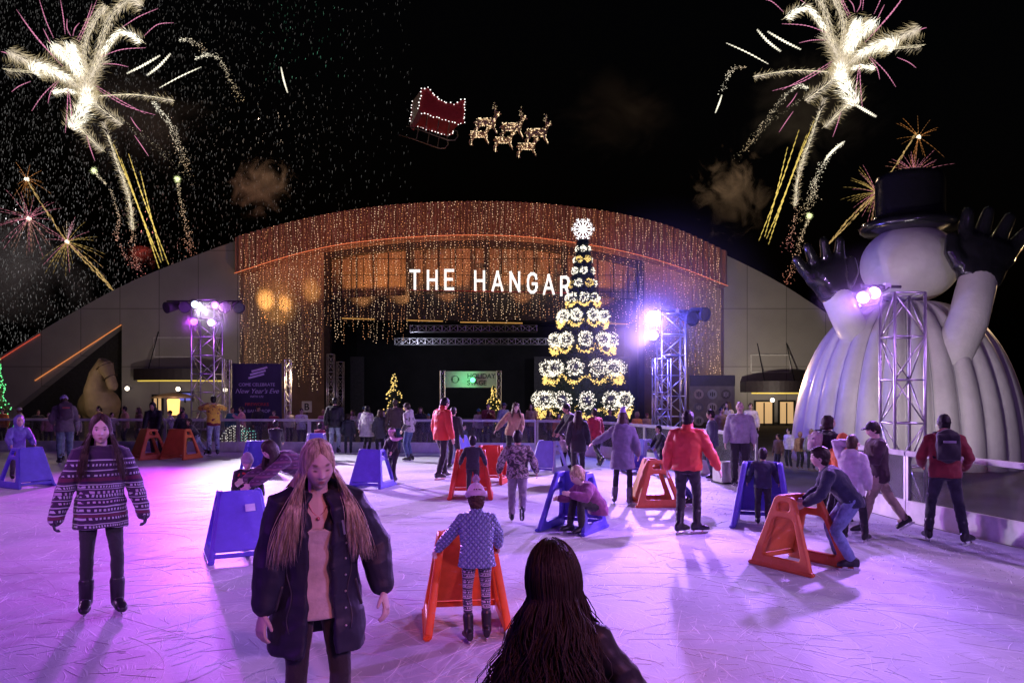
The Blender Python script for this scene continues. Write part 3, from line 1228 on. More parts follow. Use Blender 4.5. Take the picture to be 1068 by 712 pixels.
def panel_mat(name, col, w, h, dark=.55):
    m, nt, b = nodes(name)
    L = nt.links.new
    tc = nd(nt, 'ShaderNodeTexCoord')
    sp = nd(nt, 'ShaderNodeSeparateXYZ')
    cb = nd(nt, 'ShaderNodeCombineXYZ')
    L(tc.outputs['Object'], sp.inputs[0])
    L(sp.outputs['X'], cb.inputs['X'])
    L(sp.outputs['Z'], cb.inputs['Y'])
    br = nd(nt, 'ShaderNodeTexBrick', offset=0.0)
    br.inputs['Color1'].default_value = (*col, 1)
    br.inputs['Color2'].default_value = (*[c * .88 for c in col], 1)
    br.inputs['Mortar'].default_value = (*[c * dark for c in col], 1)
    br.inputs['Scale'].default_value = 1
    br.inputs['Mortar Size'].default_value = .03
    br.inputs['Brick Width'].default_value = w
    br.inputs['Row Height'].default_value = h
    L(cb.outputs[0], br.inputs['Vector'])
    nz = nd(nt, 'ShaderNodeTexNoise', i_Scale=.6, i_Detail=6.0)
    L(tc.outputs['Object'], nz.inputs['Vector'])
    mr = nd(nt, 'ShaderNodeMapRange')
    mr.inputs[3].default_value, mr.inputs[4].default_value = .75, 1.2
    L(nz.outputs['Fac'], mr.inputs[0])
    ml = nd(nt, 'ShaderNodeVectorMath', operation='SCALE')
    L(br.outputs['Color'], ml.inputs[0])
    L(mr.outputs[0], ml.inputs['Scale'])
    L(ml.outputs[0], b.inputs['Base Color'])
    b.inputs['Roughness'].default_value = .65
    n2 = nd(nt, 'ShaderNodeTexNoise', i_Scale=18.0, i_Detail=5.0)
    L(tc.outputs['Object'], n2.inputs['Vector'])
    bp = nd(nt, 'ShaderNodeBump', i_Strength=.25, i_Distance=.03)
    L(n2.outputs['Fac'], bp.inputs['Height'])
    L(bp.outputs[0], b.inputs['Normal'])
    return m


wing_m = panel_mat('wing_panels', (.40, .37, .345), 2.3, 3.4)
fascia_m = mat('fascia_cladding', (.27, .15, .12), .55, var=.22, vscale=1.5, bump=.15)
tan_m = mat('tan_render', (.40, .27, .17), .8, var=.2, vscale=1.0, bump=.25)
poly_m = panel_mat('bronze_panels', (.42, .25, .14), .75, 1.0, .25)
soffit_m = mat('dark_brown_steel', (.05, .035, .03), .6, var=.3)
stage_m = mat('stage_black', (.016, .016, .018), .85, var=.4, vscale=.6, bump=.2, bscale=12)
hang = thing('hangar', 'huge arched hangar hall hung with strings of warm lights, grey wings either side', 'building', (0, D0, 0))


def slab(px0, px1, top, bot, d0, d1, step=6):
    """Wall between two curves of height, from depth d0 (front) to d1, in hangar space."""
    mb = MB()
    xs = []
    x = px0
    while x < px1 - 1e-6:
        xs.append(x)
        x += step
    xs.append(px1)
    rings = []
    for x in xs:
        a, c = at(x, top(x), d0), at(x, bot(x), d0)
        X = a.x
        rings.append([V(X, d0 - D0, a.z), V(X, d1 - D0, a.z), V(X, d1 - D0, c.z), V(X, d0 - D0, c.z)])
    mb.loft(rings)
    return mb


gz = lambda x: 440.0
roof = lambda x: min(cat(ROOF, x), 440)
inner = lambda x: cat(INNER, x)
low_line = lambda x: 425 - (x - 15) * (88 / 112.0)
slab(-60, 14, roof, lambda x: 441, D0, D0 + .8).build('wing_wall', wing_m, hang)
slab(14, 127, roof, low_line, D0, D0 + .8).build('wing_wall', wing_m, hang)
slab(127, 250, roof, gz, D0, D0 + .8).build('wing_wall', wing_m, hang)
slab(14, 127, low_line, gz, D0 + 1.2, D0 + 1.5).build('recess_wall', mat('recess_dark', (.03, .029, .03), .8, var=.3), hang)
slab(755, 1040, roof, gz, D0, D0 + .8).build('wing_wall', wing_m, hang)
# outlined box panels on the wings
for x0, x1, y0, y1 in ((783, 824, 370, 388), (161, 202, 352, 372)):
    f = MB()
    A, B = at(x0, y0, D0), at(x1, y1, D0)
    for s_, e_ in (((A.x, A.z), (B.x, A.z)), ((B.x, A.z), (B.x, B.z)), ((B.x, B.z), (A.x, B.z)), ((A.x, B.z), (A.x, A.z))):
        f.bar((s_[0], -.04, s_[1]), (e_[0], -.04, e_[1]), .07)
    f.build('panel_outline', mat('outline_pale', (.65, .63, .6), .6), hang)
# corrugated fascia
fa = MB()
rings = []
n_ = 505
for i in range(n_ + 1):
    x = 250 + i
    d = D0 - .75 + .09 * math.sin(i * 2 * math.pi / 6.0)
    t_, b_2 = at(x, roof(x), D0), at(x, inner(x), D0)
    rings.append([V(t_.x, d - D0, t_.z), V(t_.x, .75, t_.z), V(t_.x, .75, b_2.z), V(t_.x, d - D0, b_2.z)])
fa.loft(rings)
fa.build('fascia', fascia_m, hang, smooth=False)
led = MB()
for i in range(0, 505, 5):
    a, c = at(250 + i, inner(250 + i), D0), at(255 + i, inner(255 + i), D0)
    led.bar((a.x, -.88, a.z - .02), (c.x + .004, -.88, c.z - .02), .03)
led.build('led_line', emit('led_orange', (1, .24, .10), .8), hang)
led = MB()
a, c = at(37, 395, D0), at(127, 337, D0)
led.bar((a.x, -.06, a.z - .1), (c.x, -.06, c.z - .1), .05, .05)
led.build('led_line', emit('led_amber', (1, .33, .10), .6), hang)
led = MB()
for i in range(-60, 40, 6):
    a, c = at(i, roof(i) + 3, D0), at(i + 6, roof(i + 6) + 3, D0)
    led.bar((a.x, -.05, a.z), (c.x, -.05, c.z), .04, .05)
led.build('led_line', emit('led_red', (1, .13, .07), .45), hang)
# bays under the arch
slab(250, 338, lambda x: inner(x) + .01, gz, D0 + .6, D0 + 1.2).build('bay_wall', tan_m, hang)
slab(672, 755, lambda x: inner(x) + .01, gz, D0 + .6, D0 + 1.2).build('bay_wall', tan_m, hang)
slab(338, 672, lambda x: inner(x) + .01, lambda x: 312 - 6 * math.sin((x - 338) / 334 * math.pi), D0 + 1.6, D0 + 1.9).build('bronze_wall', poly_m, hang)
slab(338, 672, lambda x: 312 - 6 * math.sin((x - 338) / 334 * math.pi), lambda x: 334, D0 + .9, D0 + 2.6).build('soffit_beam', soffit_m, hang)
slab(338, 672, lambda x: inner(x) + .02, lambda x: inner(x) + 9, D0 + .8, D0 + 1.5).build('soffit_beam', soffit_m, hang)
for x in (341, 425, 507, 590, 669):
    w = 6 if x in (341, 669) else 4
    slab(x - w / 2, x + w / 2, lambda q: inner(q) + .05, (lambda q: 440) if x in (341, 669) else (lambda q: 315), D0 + .5, D0 + 1.0, 10).build('column', soffit_m, hang)
for x in (356, 372, 389, 405, 442, 458, 475, 491, 523, 540, 557, 573, 607, 623, 640, 655):
    slab(x - .5, x + .5, lambda q: inner(q) + 9, lambda q: 313, D0 + 1.5, D0 + 1.62, 10).build('mullion', soffit_m, hang)
for x0, x1, y in ((357, 391, 332), (424, 462, 334), (480, 545, 336), (626, 655, 337)):
    a, c = at(x0, y, D0 + .6), at(x1, y + 1, D0 + .6)
    MB().bar((a.x, .55, a.z), (c.x, .55, c.z), .06).build('led_line', emit('led_gold', (1, .5, .12), .45), hang)
# the stage hall behind
X0, X1 = at(338, 0, D0).x, at(672, 0, D0).x
zt = at(500, 325, D0).z
st = MB()
st.box(((X0 + X1) / 2, 14, zt / 2), (X1 - X0 + 8, .3, zt + .6))
st.box((X0 - 1.0, 8, zt / 2), (.3, 12, zt))
st.box((X1 + 1.0, 8, zt / 2), (.3, 12, zt))
st.box(((X0 + X1) / 2, 8, zt + .5), (X1 - X0 + 3, 12, .2))
st.build('stage_hall', stage_m, hang)
for x0, x1 in ((300, 360), (560, 690)):
    a, c = at(x0, 0, 50).x, at(x1, 0, 50).x
    MB().box(((a + c) / 2, 11.4, 2.2), (c - a, .15, 4.6)).build('stage_screen', mat('stage_screen', (.09, .085, .09), .7, var=.3), hang)
# wall finish at the bottom: canopy and doors on either wing
for (x0, x1), yy in (((130, 236), 384), ((783, 852), 397)):
    a, c = at(x0, yy, D0 - 2), at(x1, yy + 12, D0 - 2)
    f = MB()
    nn = 14
    rings = []
    for i in range(nn + 1):
        x = a.x + (c.x - a.x) * i / nn
        q = 1 - (2 * i / nn - 1) ** 2
        y0 = -1.0 - 1.1 * q
        rings.append([V(x, y0, a.z), V(x, -.02, a.z), V(x, -.02, c.z), V(x, y0, c.z)])
    f.loft(rings)
    can = f.build('canopy', mat('canopy_dark', (.035, .025, .03), .6), hang)
    led = MB()
    for i in range(1, nn - 1):
        p, q = rings[i][3], rings[i + 1][3]
        led.bar((p.x, p.y - .02, p.z - .05), (q.x, q.y - .02, q.z - .05), .05, .07)
    led.build('led_line', emit('led_yellow', (1, .72, .12), .75), can)
    for x in (a.x + 1, c.x - 1):
        MB().tube([(x, -1.3, a.z), (x, -.05, a.z + 2.2)], .03, 6).build('stay_rod', dark_steel, hang)
warm_win = emit('lit_window', (1, .62, .28), .55)
for x0, x1, y0, y1 in ((787, 806, 418, 444), (812, 828, 418, 444), (160, 170, 412, 432), (186, 201, 409, 418)):
    A, B = at(x0, y0, D0), at(x1, y1, D0)
    fr = MB()
    w, h = B.x - A.x, A.z - max(B.z, .05)
    cx, cz = (A.x + B.x) / 2, (A.z + max(B.z, .05)) / 2
    fr.box((cx - w / 2, -.05, cz), (.1, .14, h + .1)).box((cx + w / 2, -.05, cz), (.1, .14, h + .1)).box((cx, -.05, cz + h / 2), (w, .13, .1)).box((cx, -.05, cz - .1), (.06, .12, h))
    wn = fr.build('doorway', dark_steel, hang)
    g = MB().box((cx, -.03, cz), (w - .1, .02, h - .05))
    g.build('pane', warm_win if y1 > 430 else emit('tv_blue', (.25, .25, 1), .5), wn)

# name sign in strokes
LET = {'T': [[(0, 1), (1, 1)], [(.5, 1), (.5, 0)]], 'H': [[(0, 0), (0, 1)], [(1, 0), (1, 1)], [(0, .5), (1, .5)]],
       'E': [[(1, 1), (0, 1), (0, 0), (1, 0)], [(0, .52), (.85, .52)]], 'A': [[(0, 0), (.5, 1), (1, 0)], [(.18, .30), (.82, .30)]],
       'N': [[(0, 0), (0, 1), (1, 0), (1, 1)]],
       'G': [[(.97, .74), (.88, .92), (.62, 1.0), (.38, 1.0), (.12, .88), (.0, .66), (.0, .34), (.12, .12), (.38, 0), (.62, 0), (.88, .1), (1, .28), (1, .46), (.55, .46)]],
       'R': [[(0, 0), (0, 1), (.6, 1), (.86, .92), (.96, .76), (.86, .58), (.6, .48), (0, .48)], [(.55, .48), (1, 0)]]}
sign = MB()
for ch, x0, x1, y0, y1 in (('T', 429, 438, 283.5, 302), ('H', 447, 456, 283.5, 302), ('E', 465, 473, 283, 302), ('H', 496, 505, 284, 303), ('A', 514, 524, 284.5, 303.5),
                           ('N', 532.5, 541.5, 285, 304), ('G', 550.5, 559.5, 286.5, 305.5), ('A', 567, 577, 288, 307), ('R', 585, 593, 290, 308.5)):
    a, c = at(x0, y1, D0), at(x1, y0, D0)
    for st_ in LET[ch]:
        for p, q in zip(st_, st_[1:]):
            P_, Q_ = [V(a.x + (c.x - a.x) * t[0], 0, a.z + (c.z - a.z) * t[1]) for t in (p, q)]
            d = (Q_ - P_).normalized() * .055
            sign.bar(P_ - d, Q_ + d, .125, .15)
sg = sign.build('name_sign', emit('sign_white', (1, .98, .95), 1.25))
sg.location = (0, D0 - .35, 0)
tag(sg, 'white glowing letters THE HANGAR in front of the bronze wall', 'sign')
MB().bar((at(427, 0, D0).x, .12, at(0, 303, D0).z), (at(595, 0, D0).x, .12, at(0, 306, D0).z), .06).build('mounting_rail', mat('sign_red', (.3, .02, .02), .5), sg)

# strings of lights
bulb = emit('bulb_warm', (1, .66, .40), 1.7)
bulb2 = emit('bulb_amber', (1, .45, .20), 1.3)
cable_m = mat('cable_black', (.02, .02, .02), .6)
rr = random.Random(8)
x = 251.0
n = 0
while x < 754:
    top_y = roof(x) - rr.uniform(1, 3.5)
    if x < 338:
        bot = 412 - rr.uniform(0, 22)
    elif x < 425:
        bot = 350 - rr.uniform(-12, 18)
    elif x < 590:
        bot = 334 - rr.uniform(-3, 6)
    elif x < 672:
        bot = 340 - rr.uniform(-8, 10)
    else:
        bot = 405 - rr.uniform(0, 26)
    A, B = at(x, top_y, D0 - 1.05), at(x, bot, D0 - 1.05)
    o = MB()
    ph = rr.uniform(0, 6)
    z = A.z
    i = 0
    pts = []
    while z > B.z:
        sx = .05 * math.sin(z * 1.3 + ph) + rr.uniform(-.04, .04)
        if not (rr.random() < .12):
            o.octa((sx, rr.uniform(-.03, .03), z), rr.choice((.014, .019, .026)))
        z -= rr.uniform(.11, .18)
    t = thing('light_string', 'hanging string of small warm bulbs down the arched hangar front', 'light string', (A.x, A.y, 0), 0, 'light strings on the hangar front')
    tag(o.build('bulbs', bulb if rr.random() < .6 else bulb2, t, fix=False), kind='stuff')
    MB().tube([(0, .02, A.z), (0, .02, B.z)], .006, 4).build('cable', cable_m, t)
    n += 1
    x += rr.uniform(3.0, 4.0)

# ------------------------------------------------------------ truss things
def truss_mb(p0, p1, w, bay, r=.026, r2=.012):
    """Box truss from p0 to p1."""
    p0, p1 = V(*p0), V(*p1)
    d = (p1 - p0)
    L_ = d.length
    d.normalize()
    x = (V(1, 0, 0) if abs(d.x) < .9 else V(0, 1, 0))
    x = (x - d * x.dot(d)).normalized()
    y = d.cross(x)
    fr, br = MB(), MB()
    cs = [(x * i + y * j) * w / 2 for i, j in ((-1, -1), (1, -1), (1, 1), (-1, 1))]
    for c in cs:
        fr.tube([p0 + c, p1 + c], r, 8)
    n = max(1, round(L_ / bay))
    for i in range(n + 1):
        a = p0 + d * L_ * i / n
        for j in range(4):
            br.tube([a + cs[j], a + cs[(j + 1) % 4]], r2 * 1.2, 6)
            if i < n:
                b_ = p0 + d * L_ * (i + 1) / n
                s_, e_ = (cs[j], cs[(j + 1) % 4]) if (i + j) % 2 else (cs[(j + 1) % 4], cs[j])
                br.tube([a + s_, b_ + e_], r2, 6)
    return fr, br


def tower(label, px, d, top_py, w, bay=.62, r=.03):
    x = at(px, 0, d).x
    h = at(px, top_py, d).z
    t = thing('truss_tower', label, 'truss tower', (x, d, -.06))
    fr, br = truss_mb((0, 0, .04), (0, 0, h), w, bay, r, r * .5)
    fr.build('chords', alu, t, smooth=True)
    br.build('bracing', alu, t, smooth=True)
    MB().box((0, 0, .02), (w + .3, w + .3, .04)).build('base_plate', dark_steel, t, bevel=.005)
    return V(x, d, h)


def stage_light(label, p, aim, col=None, strength=60, s=1.0, group='stage lights'):
    t = thing('stage_light', label, 'stage light', p, 0, group)
    d = (V(*aim) - V(*p)).normalized()
    M = d.to_track_quat('Z', 'Y').to_matrix()
    can = MB().lathe([(.03, -.24), (.085, -.22), (.10, -.12), (.125, .06), (.135, .12), (.128, .12), (.11, .085)], n=20)
    can.v = [tuple(M @ V(*v) * s) for v in can.v]
    can.build('housing', black_matt, t, smooth=True)
    ln = MB().lathe([(.112, .088), (.112, .094)], n=20)
    ln.v = [tuple(M @ V(*v) * s) for v in ln.v]
    ln.build('lens', emit('lens_%s' % label[:18].replace(' ', '_'), col, strength) if col else mat('lens_dark', (.05, .05, .06), .1), t)
    yk = MB()
    pts = [M @ V(-.15, 0, 0) * s, M @ V(-.15, 0, -.26) * s, M @ V(.15, 0, -.26) * s, M @ V(.15, 0, 0) * s]
    for a, c in zip(pts, pts[1:]):
        yk.bar(a, c, .03 * s, .012 * s)
    yk.build('yoke', dark_steel, t)
    return t


LT = tower('slim silver truss tower with purple lamps behind the left side of the ice', 216, 27, 312, .78)
RT = tower('silver truss tower behind the ice beside the big tree, bluish floodlights on it', 700, 23, 326, .70)
RT2 = tower('low silver truss column in front of the bluish lit tower', 690, 22.2, 372, .45, .5, .022)
ST = tower('tall silver truss tower standing in front of the snowman dome', 941, 12.9, 303, .50, .8, .026)
VIO, BLU, PUR = (.42, .10, 1), (.55, .5, 1), (.60, .14, 1)
for px, py, c, lab in ((203, 317, (.6, .8, .9), 'greenish white lamp upper left on the left truss tower'), (224, 318, PUR, 'purple lamp upper right on the left truss tower'),
                       (202, 335, VIO, 'violet lamp lower left on the left truss tower'), (220, 336, (.85, .6, 1), 'white-violet lamp lower right on the left truss tower')):
    stage_light(lab, at(px, py, 26.4), (-1, 8, 0), c, 3.0, 1.05)
for px, py, aim, lab in ((178, 320, (-20, 14, 1), 'dark lamp at the far left end of the left tower crossbar'), (194, 320, (-9, 12, 2), 'dark lamp with pale rim left of the left tower top'),
                         (235, 320, (-6, 12, 2), 'dark lamp right of the left tower top'), (248, 320, (0, 14, 0), 'dark lamp at the right end of the left tower crossbar')):
    stage_light(lab, at(px, py, 26.6), aim, None, 1, 1.5)
bar_ = MB()
a, c = at(174, 314, 26.8), at(253, 314, 26.8)
cb = thing('lamp_crossbar', 'dark horizontal bar carrying lamps across the left truss tower', 'bar', (a + c) / 2)
MB().tube([a - (a + c) / 2, c - (a + c) / 2], .03, 8).build('pipe', dark_steel, cb)
for o_ in (-.3, .3):
    MB().box((o_, 0, 0), (.08, .1, .1)).build('clamp', alu, cb)
stage_light('dazzling blue-white flood lamp, upper one on the right truss tower', at(683, 330, 22.6), (-2, 8, 0), (.80, .78, 1), 14, 1.7)
stage_light('blue-white flood lamp just below the dazzling one on the right tower', at(682, 349, 22.6), (-3, 10, 0), (.75, .7, 1), 10, 1.2)
stage_light('dark hanging lamp right of the right tower top, nearer one', at(719, 331, 22.6), (9, 12, 1), None, 1, 1.7)
stage_light('dark hanging lamp at the outer end right of the right tower', at(731, 327, 22.6), (12, 14, 2), None, 1, 1.6)
c = at(706, 324, 22.9)
cb = thing('lamp_crossbar', 'dark horizontal bar carrying lamps across the right truss tower', 'bar', c)
MB().tube([(-.75, 0, 0), (.9, 0, 0)], .03, 8).build('pipe', dark_steel, cb)
MB().box((0, 0, 0), (.1, .1, .1)).build('clamp', alu, cb)
for px, py, lab in ((914, 304, 'violet lamp with bright lens on the snowman truss tower, right one'), (902, 309, 'smaller violet lamp on the snowman truss tower, left one')):
    stage_light(lab, at(px, py, 12.5), (-1, 6, 0), (.62, .4, 1), 7, .85)
c = at(922, 303, 12.6)
cb = thing('lamp_crossbar', 'dark bar holding the violet lamps on the snowman truss tower', 'bar', c)
MB().tube([(-.4, -.05, .07), (.3, .05, .07)], .025, 8).build('pipe', dark_steel, cb)
MB().box((.05, 0, .07), (.09, .09, .09)).build('clamp', alu, cb)
for y, x0, x1, d, lab in ((342.5, 428, 560, 48.5, 'upper horizontal truss hung across the dark stage'), (356, 412, 640, 50.5, 'lower horizontal truss hung across the dark stage')):
    a, c = at(x0, y, d), at(x1, y, d)
    t = thing('stage_truss', lab, 'truss', (a + c) / 2)
    fr, br = truss_mb(a - (a + c) / 2, c - (a + c) / 2, .42, .5, .03, .018)
    fr.build('chords', alu, t)
    br.build('bracing', alu, t)
for px, d, y in ((345, 36, 368), (355, 38, 376)):
    tower('thin dark truss mast at the left edge of the stage' if px < 350 else 'thin pale truss mast beside the left edge of the stage', px, d, y, .3, .4, .02)

# ---------------------------------------------------------- holiday sign
t = thing('stage_sign', 'pale green lit HOLIDAY STAGE sign on two truss legs', 'sign', (at(491, 0, 34).x, 34, 0))
zt, zb = at(0, 387, 34).z, at(0, 404, 34).z
w = (518 - 465) / F_PX * 34
MB().box((0, 0, (zt + zb) / 2), (w, .08, zt - zb)).build('board', mat('sign_sage', (.42, .48, .38), .7, var=.1), t, bevel=.01)
for e in (-1, 1):
    fr, br = truss_mb((e * (w / 2 + .12), .02, -.05), (e * (w / 2 + .12), .02, zt + .02), .2, .3, .02, .01)
    fr.v += []
    o = fr.build('leg', alu, t)
    br.build('bracing', alu, o)
Mx = Matrix.Rotation(RAD(90), 4, 'X')
zc = (zt + zb) / 2
let = mat('sign_letters', (.03, .07, .04), .6)
for body, dz in (('HOLIDAY', .05), ('STAGE', -.25)):
    link(text_mesh(body, .29, Matrix.Translation((-.16, -.05, zc + dz)) @ Mx, .008, 'LEFT', offset=.006), 'lettering', let, t)
rg = MB()
for i in range(16):
    a, c = i * math.pi / 8, (i + 1) * math.pi / 8
    rg.bar((-.68 + .15 * math.cos(a), -.05, zc + .15 * math.sin(a)), (-.68 + .15 * math.cos(c), -.05, zc + .15 * math.sin(c)), .07, .02)
rg.build('wreath_emblem', mat('emblem_green', (.05, .10, .05), .7), t)
stage_light('small green spotlight glowing in front of the stage sign', at(493, 396, 33.6), (0, 5, 1), (.12, 1, .35), 3, 1.0)

# --------------------------------------------------------- left banner
d = 29.5
A, B = at(242, 379, d), at(294, 437, d)
t = thing('event_banner', 'dark banner inviting to New Year fireworks, hung between two thin truss masts', 'banner', ((A.x + B.x) / 2, d, 0))
w, h, zc = B.x - A.x, A.z - B.z, (A.z + B.z) / 2
MB().box((0, 0, zc), (w, .03, h)).build('banner_sheet', mat('banner_navy', (.03, .038, .055), .7, var=.15, vscale=2, bump=.2, bscale=6), t)
for e in (-1, 1):
    fr, br = truss_mb((e * (w / 2 + .2), .1, -.05), (e * (w / 2 + .2), .1, A.z + .15), .2, .3, .02, .01)
    o = fr.build('mast', alu, t)
    br.build('bracing', alu, o)
pale = mat('banner_letters', (.55, .58, .62), .6)
for body, s_, py, m_, sh in (('COME CELEBRATE', .17, 402.5, pale, 0), ("New Year's Eve", .26, 410, pale, .35), ('WITH US!', .12, 414.5, pale, 0),
                             ('FIREWORKS', .17, 423, mat('banner_red', (.5, .06, .03), .6), 0), ('& BALL DROP', .17, 430, pale, 0)):
    link(text_mesh(body, s_, Matrix.Translation((0, -.02, at(0, py, d).z)) @ Mx, .003, shear=sh), 'lettering', m_, t)
em = MB()
for i in range(3):
    z = at(0, 391, d).z + i * .13
    em.bar((-.32 + i * .06, -.02, z - .12), (.28 + i * .06, -.02, z + .04), .01, .07)
em.build('emblem', pale, t)
# letter B sign
t = thing('letter_sign', 'small white square sign with the letter B on the hangar wall', 'sign', at(320, 424, 40) * 1)
MB().box((0, 0, 0), (.52, .05, .58)).build('plate', mat('sign_plate', (.75, .74, .70), .5, var=.05), t, bevel=.01)
link(text_mesh('B', .50, Matrix.Translation((0, -.03, -.17)) @ Mx, .004, offset=.008), 'lettering', black_matt, t)
MB().tube([(0, .03, 0), (0, .03, -1.1 - .3)], .03, 6).build('pole', dark_steel, t)

# ---------------------------------------------------------- sponsor board
d = 30
A, B = at(719, 391, d), at(766, 440, d)
t = thing('sponsor_board', 'grey display board with rows of round emblems right of the tower', 'board', ((A.x + B.x) / 2, d, 0))
w, h, zc = B.x - A.x, A.z - B.z, (A.z + B.z) / 2
MB().box((0, 0, zc), (w, .08, h)).build('board', mat('board_grey', (.22, .21, .20), .7), t)
MB().box((0, -.06, A.z - .22), (w, .05, .42)).build('header', mat('board_header', (.05, .05, .07), .6), t)
cols = [(.5, .45, .4), (.35, .38, .42), (.1, .09, .09), (.16, .17, .22), (.5, .48, .45), (.06, .06, .07), (.4, .4, .4), (.14, .13, .12), (.28, .28, .3)]
for i in range(9):
    cx, cz = (i % 3 - 1) * w * .30, A.z - .75 - (i // 3) * .52
    dsc = MB()
    dsc.lathe([(.19, 0), (.19, .03)], n=24)
    dsc.v = [(v[0] + cx, -.045 - v[2], v[1] + cz) for v in dsc.v]
    q = dsc.build('emblem', mat('emblem_%d' % i, cols[i], .5), t)
    k_ = MB()
    for j in range(3):
        k_.box((cx + (j - 1) * .07, -.082, cz), (.035, .012, .22 - .06 * abs(j - 1) - .04 * (i % 2)))
    k_.build('mark', mat('emblem_mark', (.55, .55, .55), .5) if sum(cols[i]) < .6 else black_matt, q)

# -------------------------------------------------------------- trees
needle_m = mat('fir_needles', (.018, .045, .02), .7, var=.4)
white_bulb = emit('bulb_white', (1, .93, .76), 1.7)
gold_bulb = emit('bulb_gold', (1, .70, .20), 1.35)
d = 28.0
tx = at(608, 0, d).x
tree = thing('christmas_tree', 'giant cone tree covered in glowing white balls and gold swags with a star on top', 'christmas tree', (tx, d, -.06))
ring_y = [(417, 45, 10.2, 11), (384, 37, 9.6, 10), (355, 29.5, 8.4, 9), (330, 22.5, 7.0, 8), (311, 14, 5.6, 7), (296, 11, 4.8, 6), (283, 9, 4.4, 5), (271, 7, 4.0, 5), (260, 5, 3.6, 4)]
zof = lambda py: at(0, py, d).z + .06
pxm = d / F_PX
rr = random.Random(3)
cone = MB()
for i in range(5200):
    t_ = rr.random() ** .75
    z = .3 + t_ * (zof(250) - .3)
    R_ = (1 - t_) * 1.36 + .04
    a = rr.uniform(0, 2 * math.pi)
    r0 = R_ * rr.uniform(.72, 1)
    p = V(r0 * math.cos(a), r0 * math.sin(a), z)
    out = V(math.cos(a), math.sin(a), rr.uniform(-.5, .25)).normalized()
    cone.needle(p, p + out * rr.uniform(.10, .24), rr.uniform(.025, .045))
cone.lathe([(1.1, .1), (1.02, 1.0), (.06, zof(256))], n=20)
cone.build('crown', needle_m, tree, fix=False)
MB().tube([(0, 0, 0), (0, 0, .5)], .16, 10).build('trunk', mat('trunk_brown', (.05, .035, .025), .8), tree)
for ri, (py, ro, rb, nb_) in enumerate(ring_y):
    z = zof(py)
    R_ = ro * pxm
    rad = rb * pxm
    for j in range(nb_):
        a = -math.pi / 2 + (j + .5 * (ri % 2)) * 2 * math.pi / nb_
        c = V(R_ * math.cos(a), R_ * math.sin(a), z)
        gold = ri in (5, 7) and j % 2 == 0
        bl = MB()
        nbulb = 190 if ri < 4 else 100
        for q in range(nbulb):
            v = V(rr.gauss(0, 1), rr.gauss(0, 1), rr.gauss(0, 1)).normalized()
            p = c + v * rad * rr.uniform(.62, 1.02)
            bl.octa(p, rr.choice((.012, .017, .023)))
        ob = bl.build('light_ball', gold_bulb if gold else white_bulb, tree, fix=False)
        core = MB().ell(c, rad * .55, None, 14, 9)
        core.build('ball_core', mat('ball_core', (.10, .11, .09), .6), ob, smooth=True)
        if ri <= 4:
            sw = MB()
            a2 = a + 2 * math.pi / nb_
            for q in range(74):
                t_ = rr.random()
                u_ = 2 * t_ - 1
                p = V((R_ + .10) * math.cos(a) - math.sin(a) * u_ * rad * 1.18, (R_ + .10) * math.sin(a) + math.cos(a) * u_ * rad * 1.18, z - rad * (.78 + .82 * (1 - u_ * u_)))
                p += V(rr.gauss(0, 1), rr.gauss(0, 1), rr.gauss(0, 1)) * rad * .13
                sw.octa(p, rr.choice((.014, .020, .028)))
            sw.build('gold_swag', gold_bulb, tree, fix=False)
star = MB()
c = V(0, 0, zof(239))
for i in range(12):
    a = i * math.pi / 6
    L_ = .46 if i % 2 == 0 else .40
    e = c + V(math.cos(a), 0, math.sin(a)) * L_
    star.needle(c, e, .03)
    for t_, s_ in ((.55, .14), (.78, .10)):
        q = c + (e - c) * t_
        for sg_ in (-1, 1):
            b_ = a + sg_ * .75
            star.needle(q, q + V(math.cos(b_), 0, math.sin(b_)) * s_, .018)
star.octa(c, .10)
star.build('star', emit('star_white', (1, 1, 1), 2.2), tree)


def small_tree(px, base, top, d, half, label, bcol, dens=170, group=None):
    x = at(px, 0, d).x
    t = thing('lit_fir', label, 'christmas tree', (x, d, -.06), 0, group)
    h = at(0, top, d).z + .06
    w = half / F_PX * d
    cr = MB()
    for i in range(900):
        t_ = rr.random() ** .8
        a = rr.uniform(0, 2 * math.pi)
        R_ = (1 - t_) * w * (.75 + .3 * math.sin(t_ * 22)) + .03
        p = V(R_ * .6 * math.cos(a), R_ * .6 * math.sin(a), .25 + t_ * (h - .25))
        cr.needle(p, p + V(math.cos(a) * R_ * .5, math.sin(a) * R_ * .5, -.06), .03)
    cr.lathe([(w * .5, .25), (.02, h)], n=12)
    cr.build('crown', needle_m, t, fix=False)
    MB().tube([(0, 0, 0), (0, 0, .4)], .07, 8).build('trunk', MATS['trunk_brown'], t)
    bb = MB()
    for i in range(dens):
        t_ = rr.random() ** .9
        a = rr.uniform(0, 2 * math.pi)
        R_ = ((1 - t_) * w * (.8 + .3 * math.sin(t_ * 22)) + .03)
        bb.octa((R_ * math.cos(a), R_ * math.sin(a), .3 + t_ * (h - .3)), rr.uniform(.02, .036))
    bb.build('fairy_lights', bcol, t, fix=False)


small_tree(411, 440, 390, 31, 19, 'small fir with warm fairy lights at the left side of the stage', gold_bulb)
small_tree(515, 440, 402, 33, 16, 'small fir with warm fairy lights beside the HOLIDAY STAGE sign', gold_bulb)
small_tree(-2, 440, 372, 30, 15, 'fir with green fairy lights at the left edge', emit('bulb_green', (.15, 1, .35), 1.2), 260)

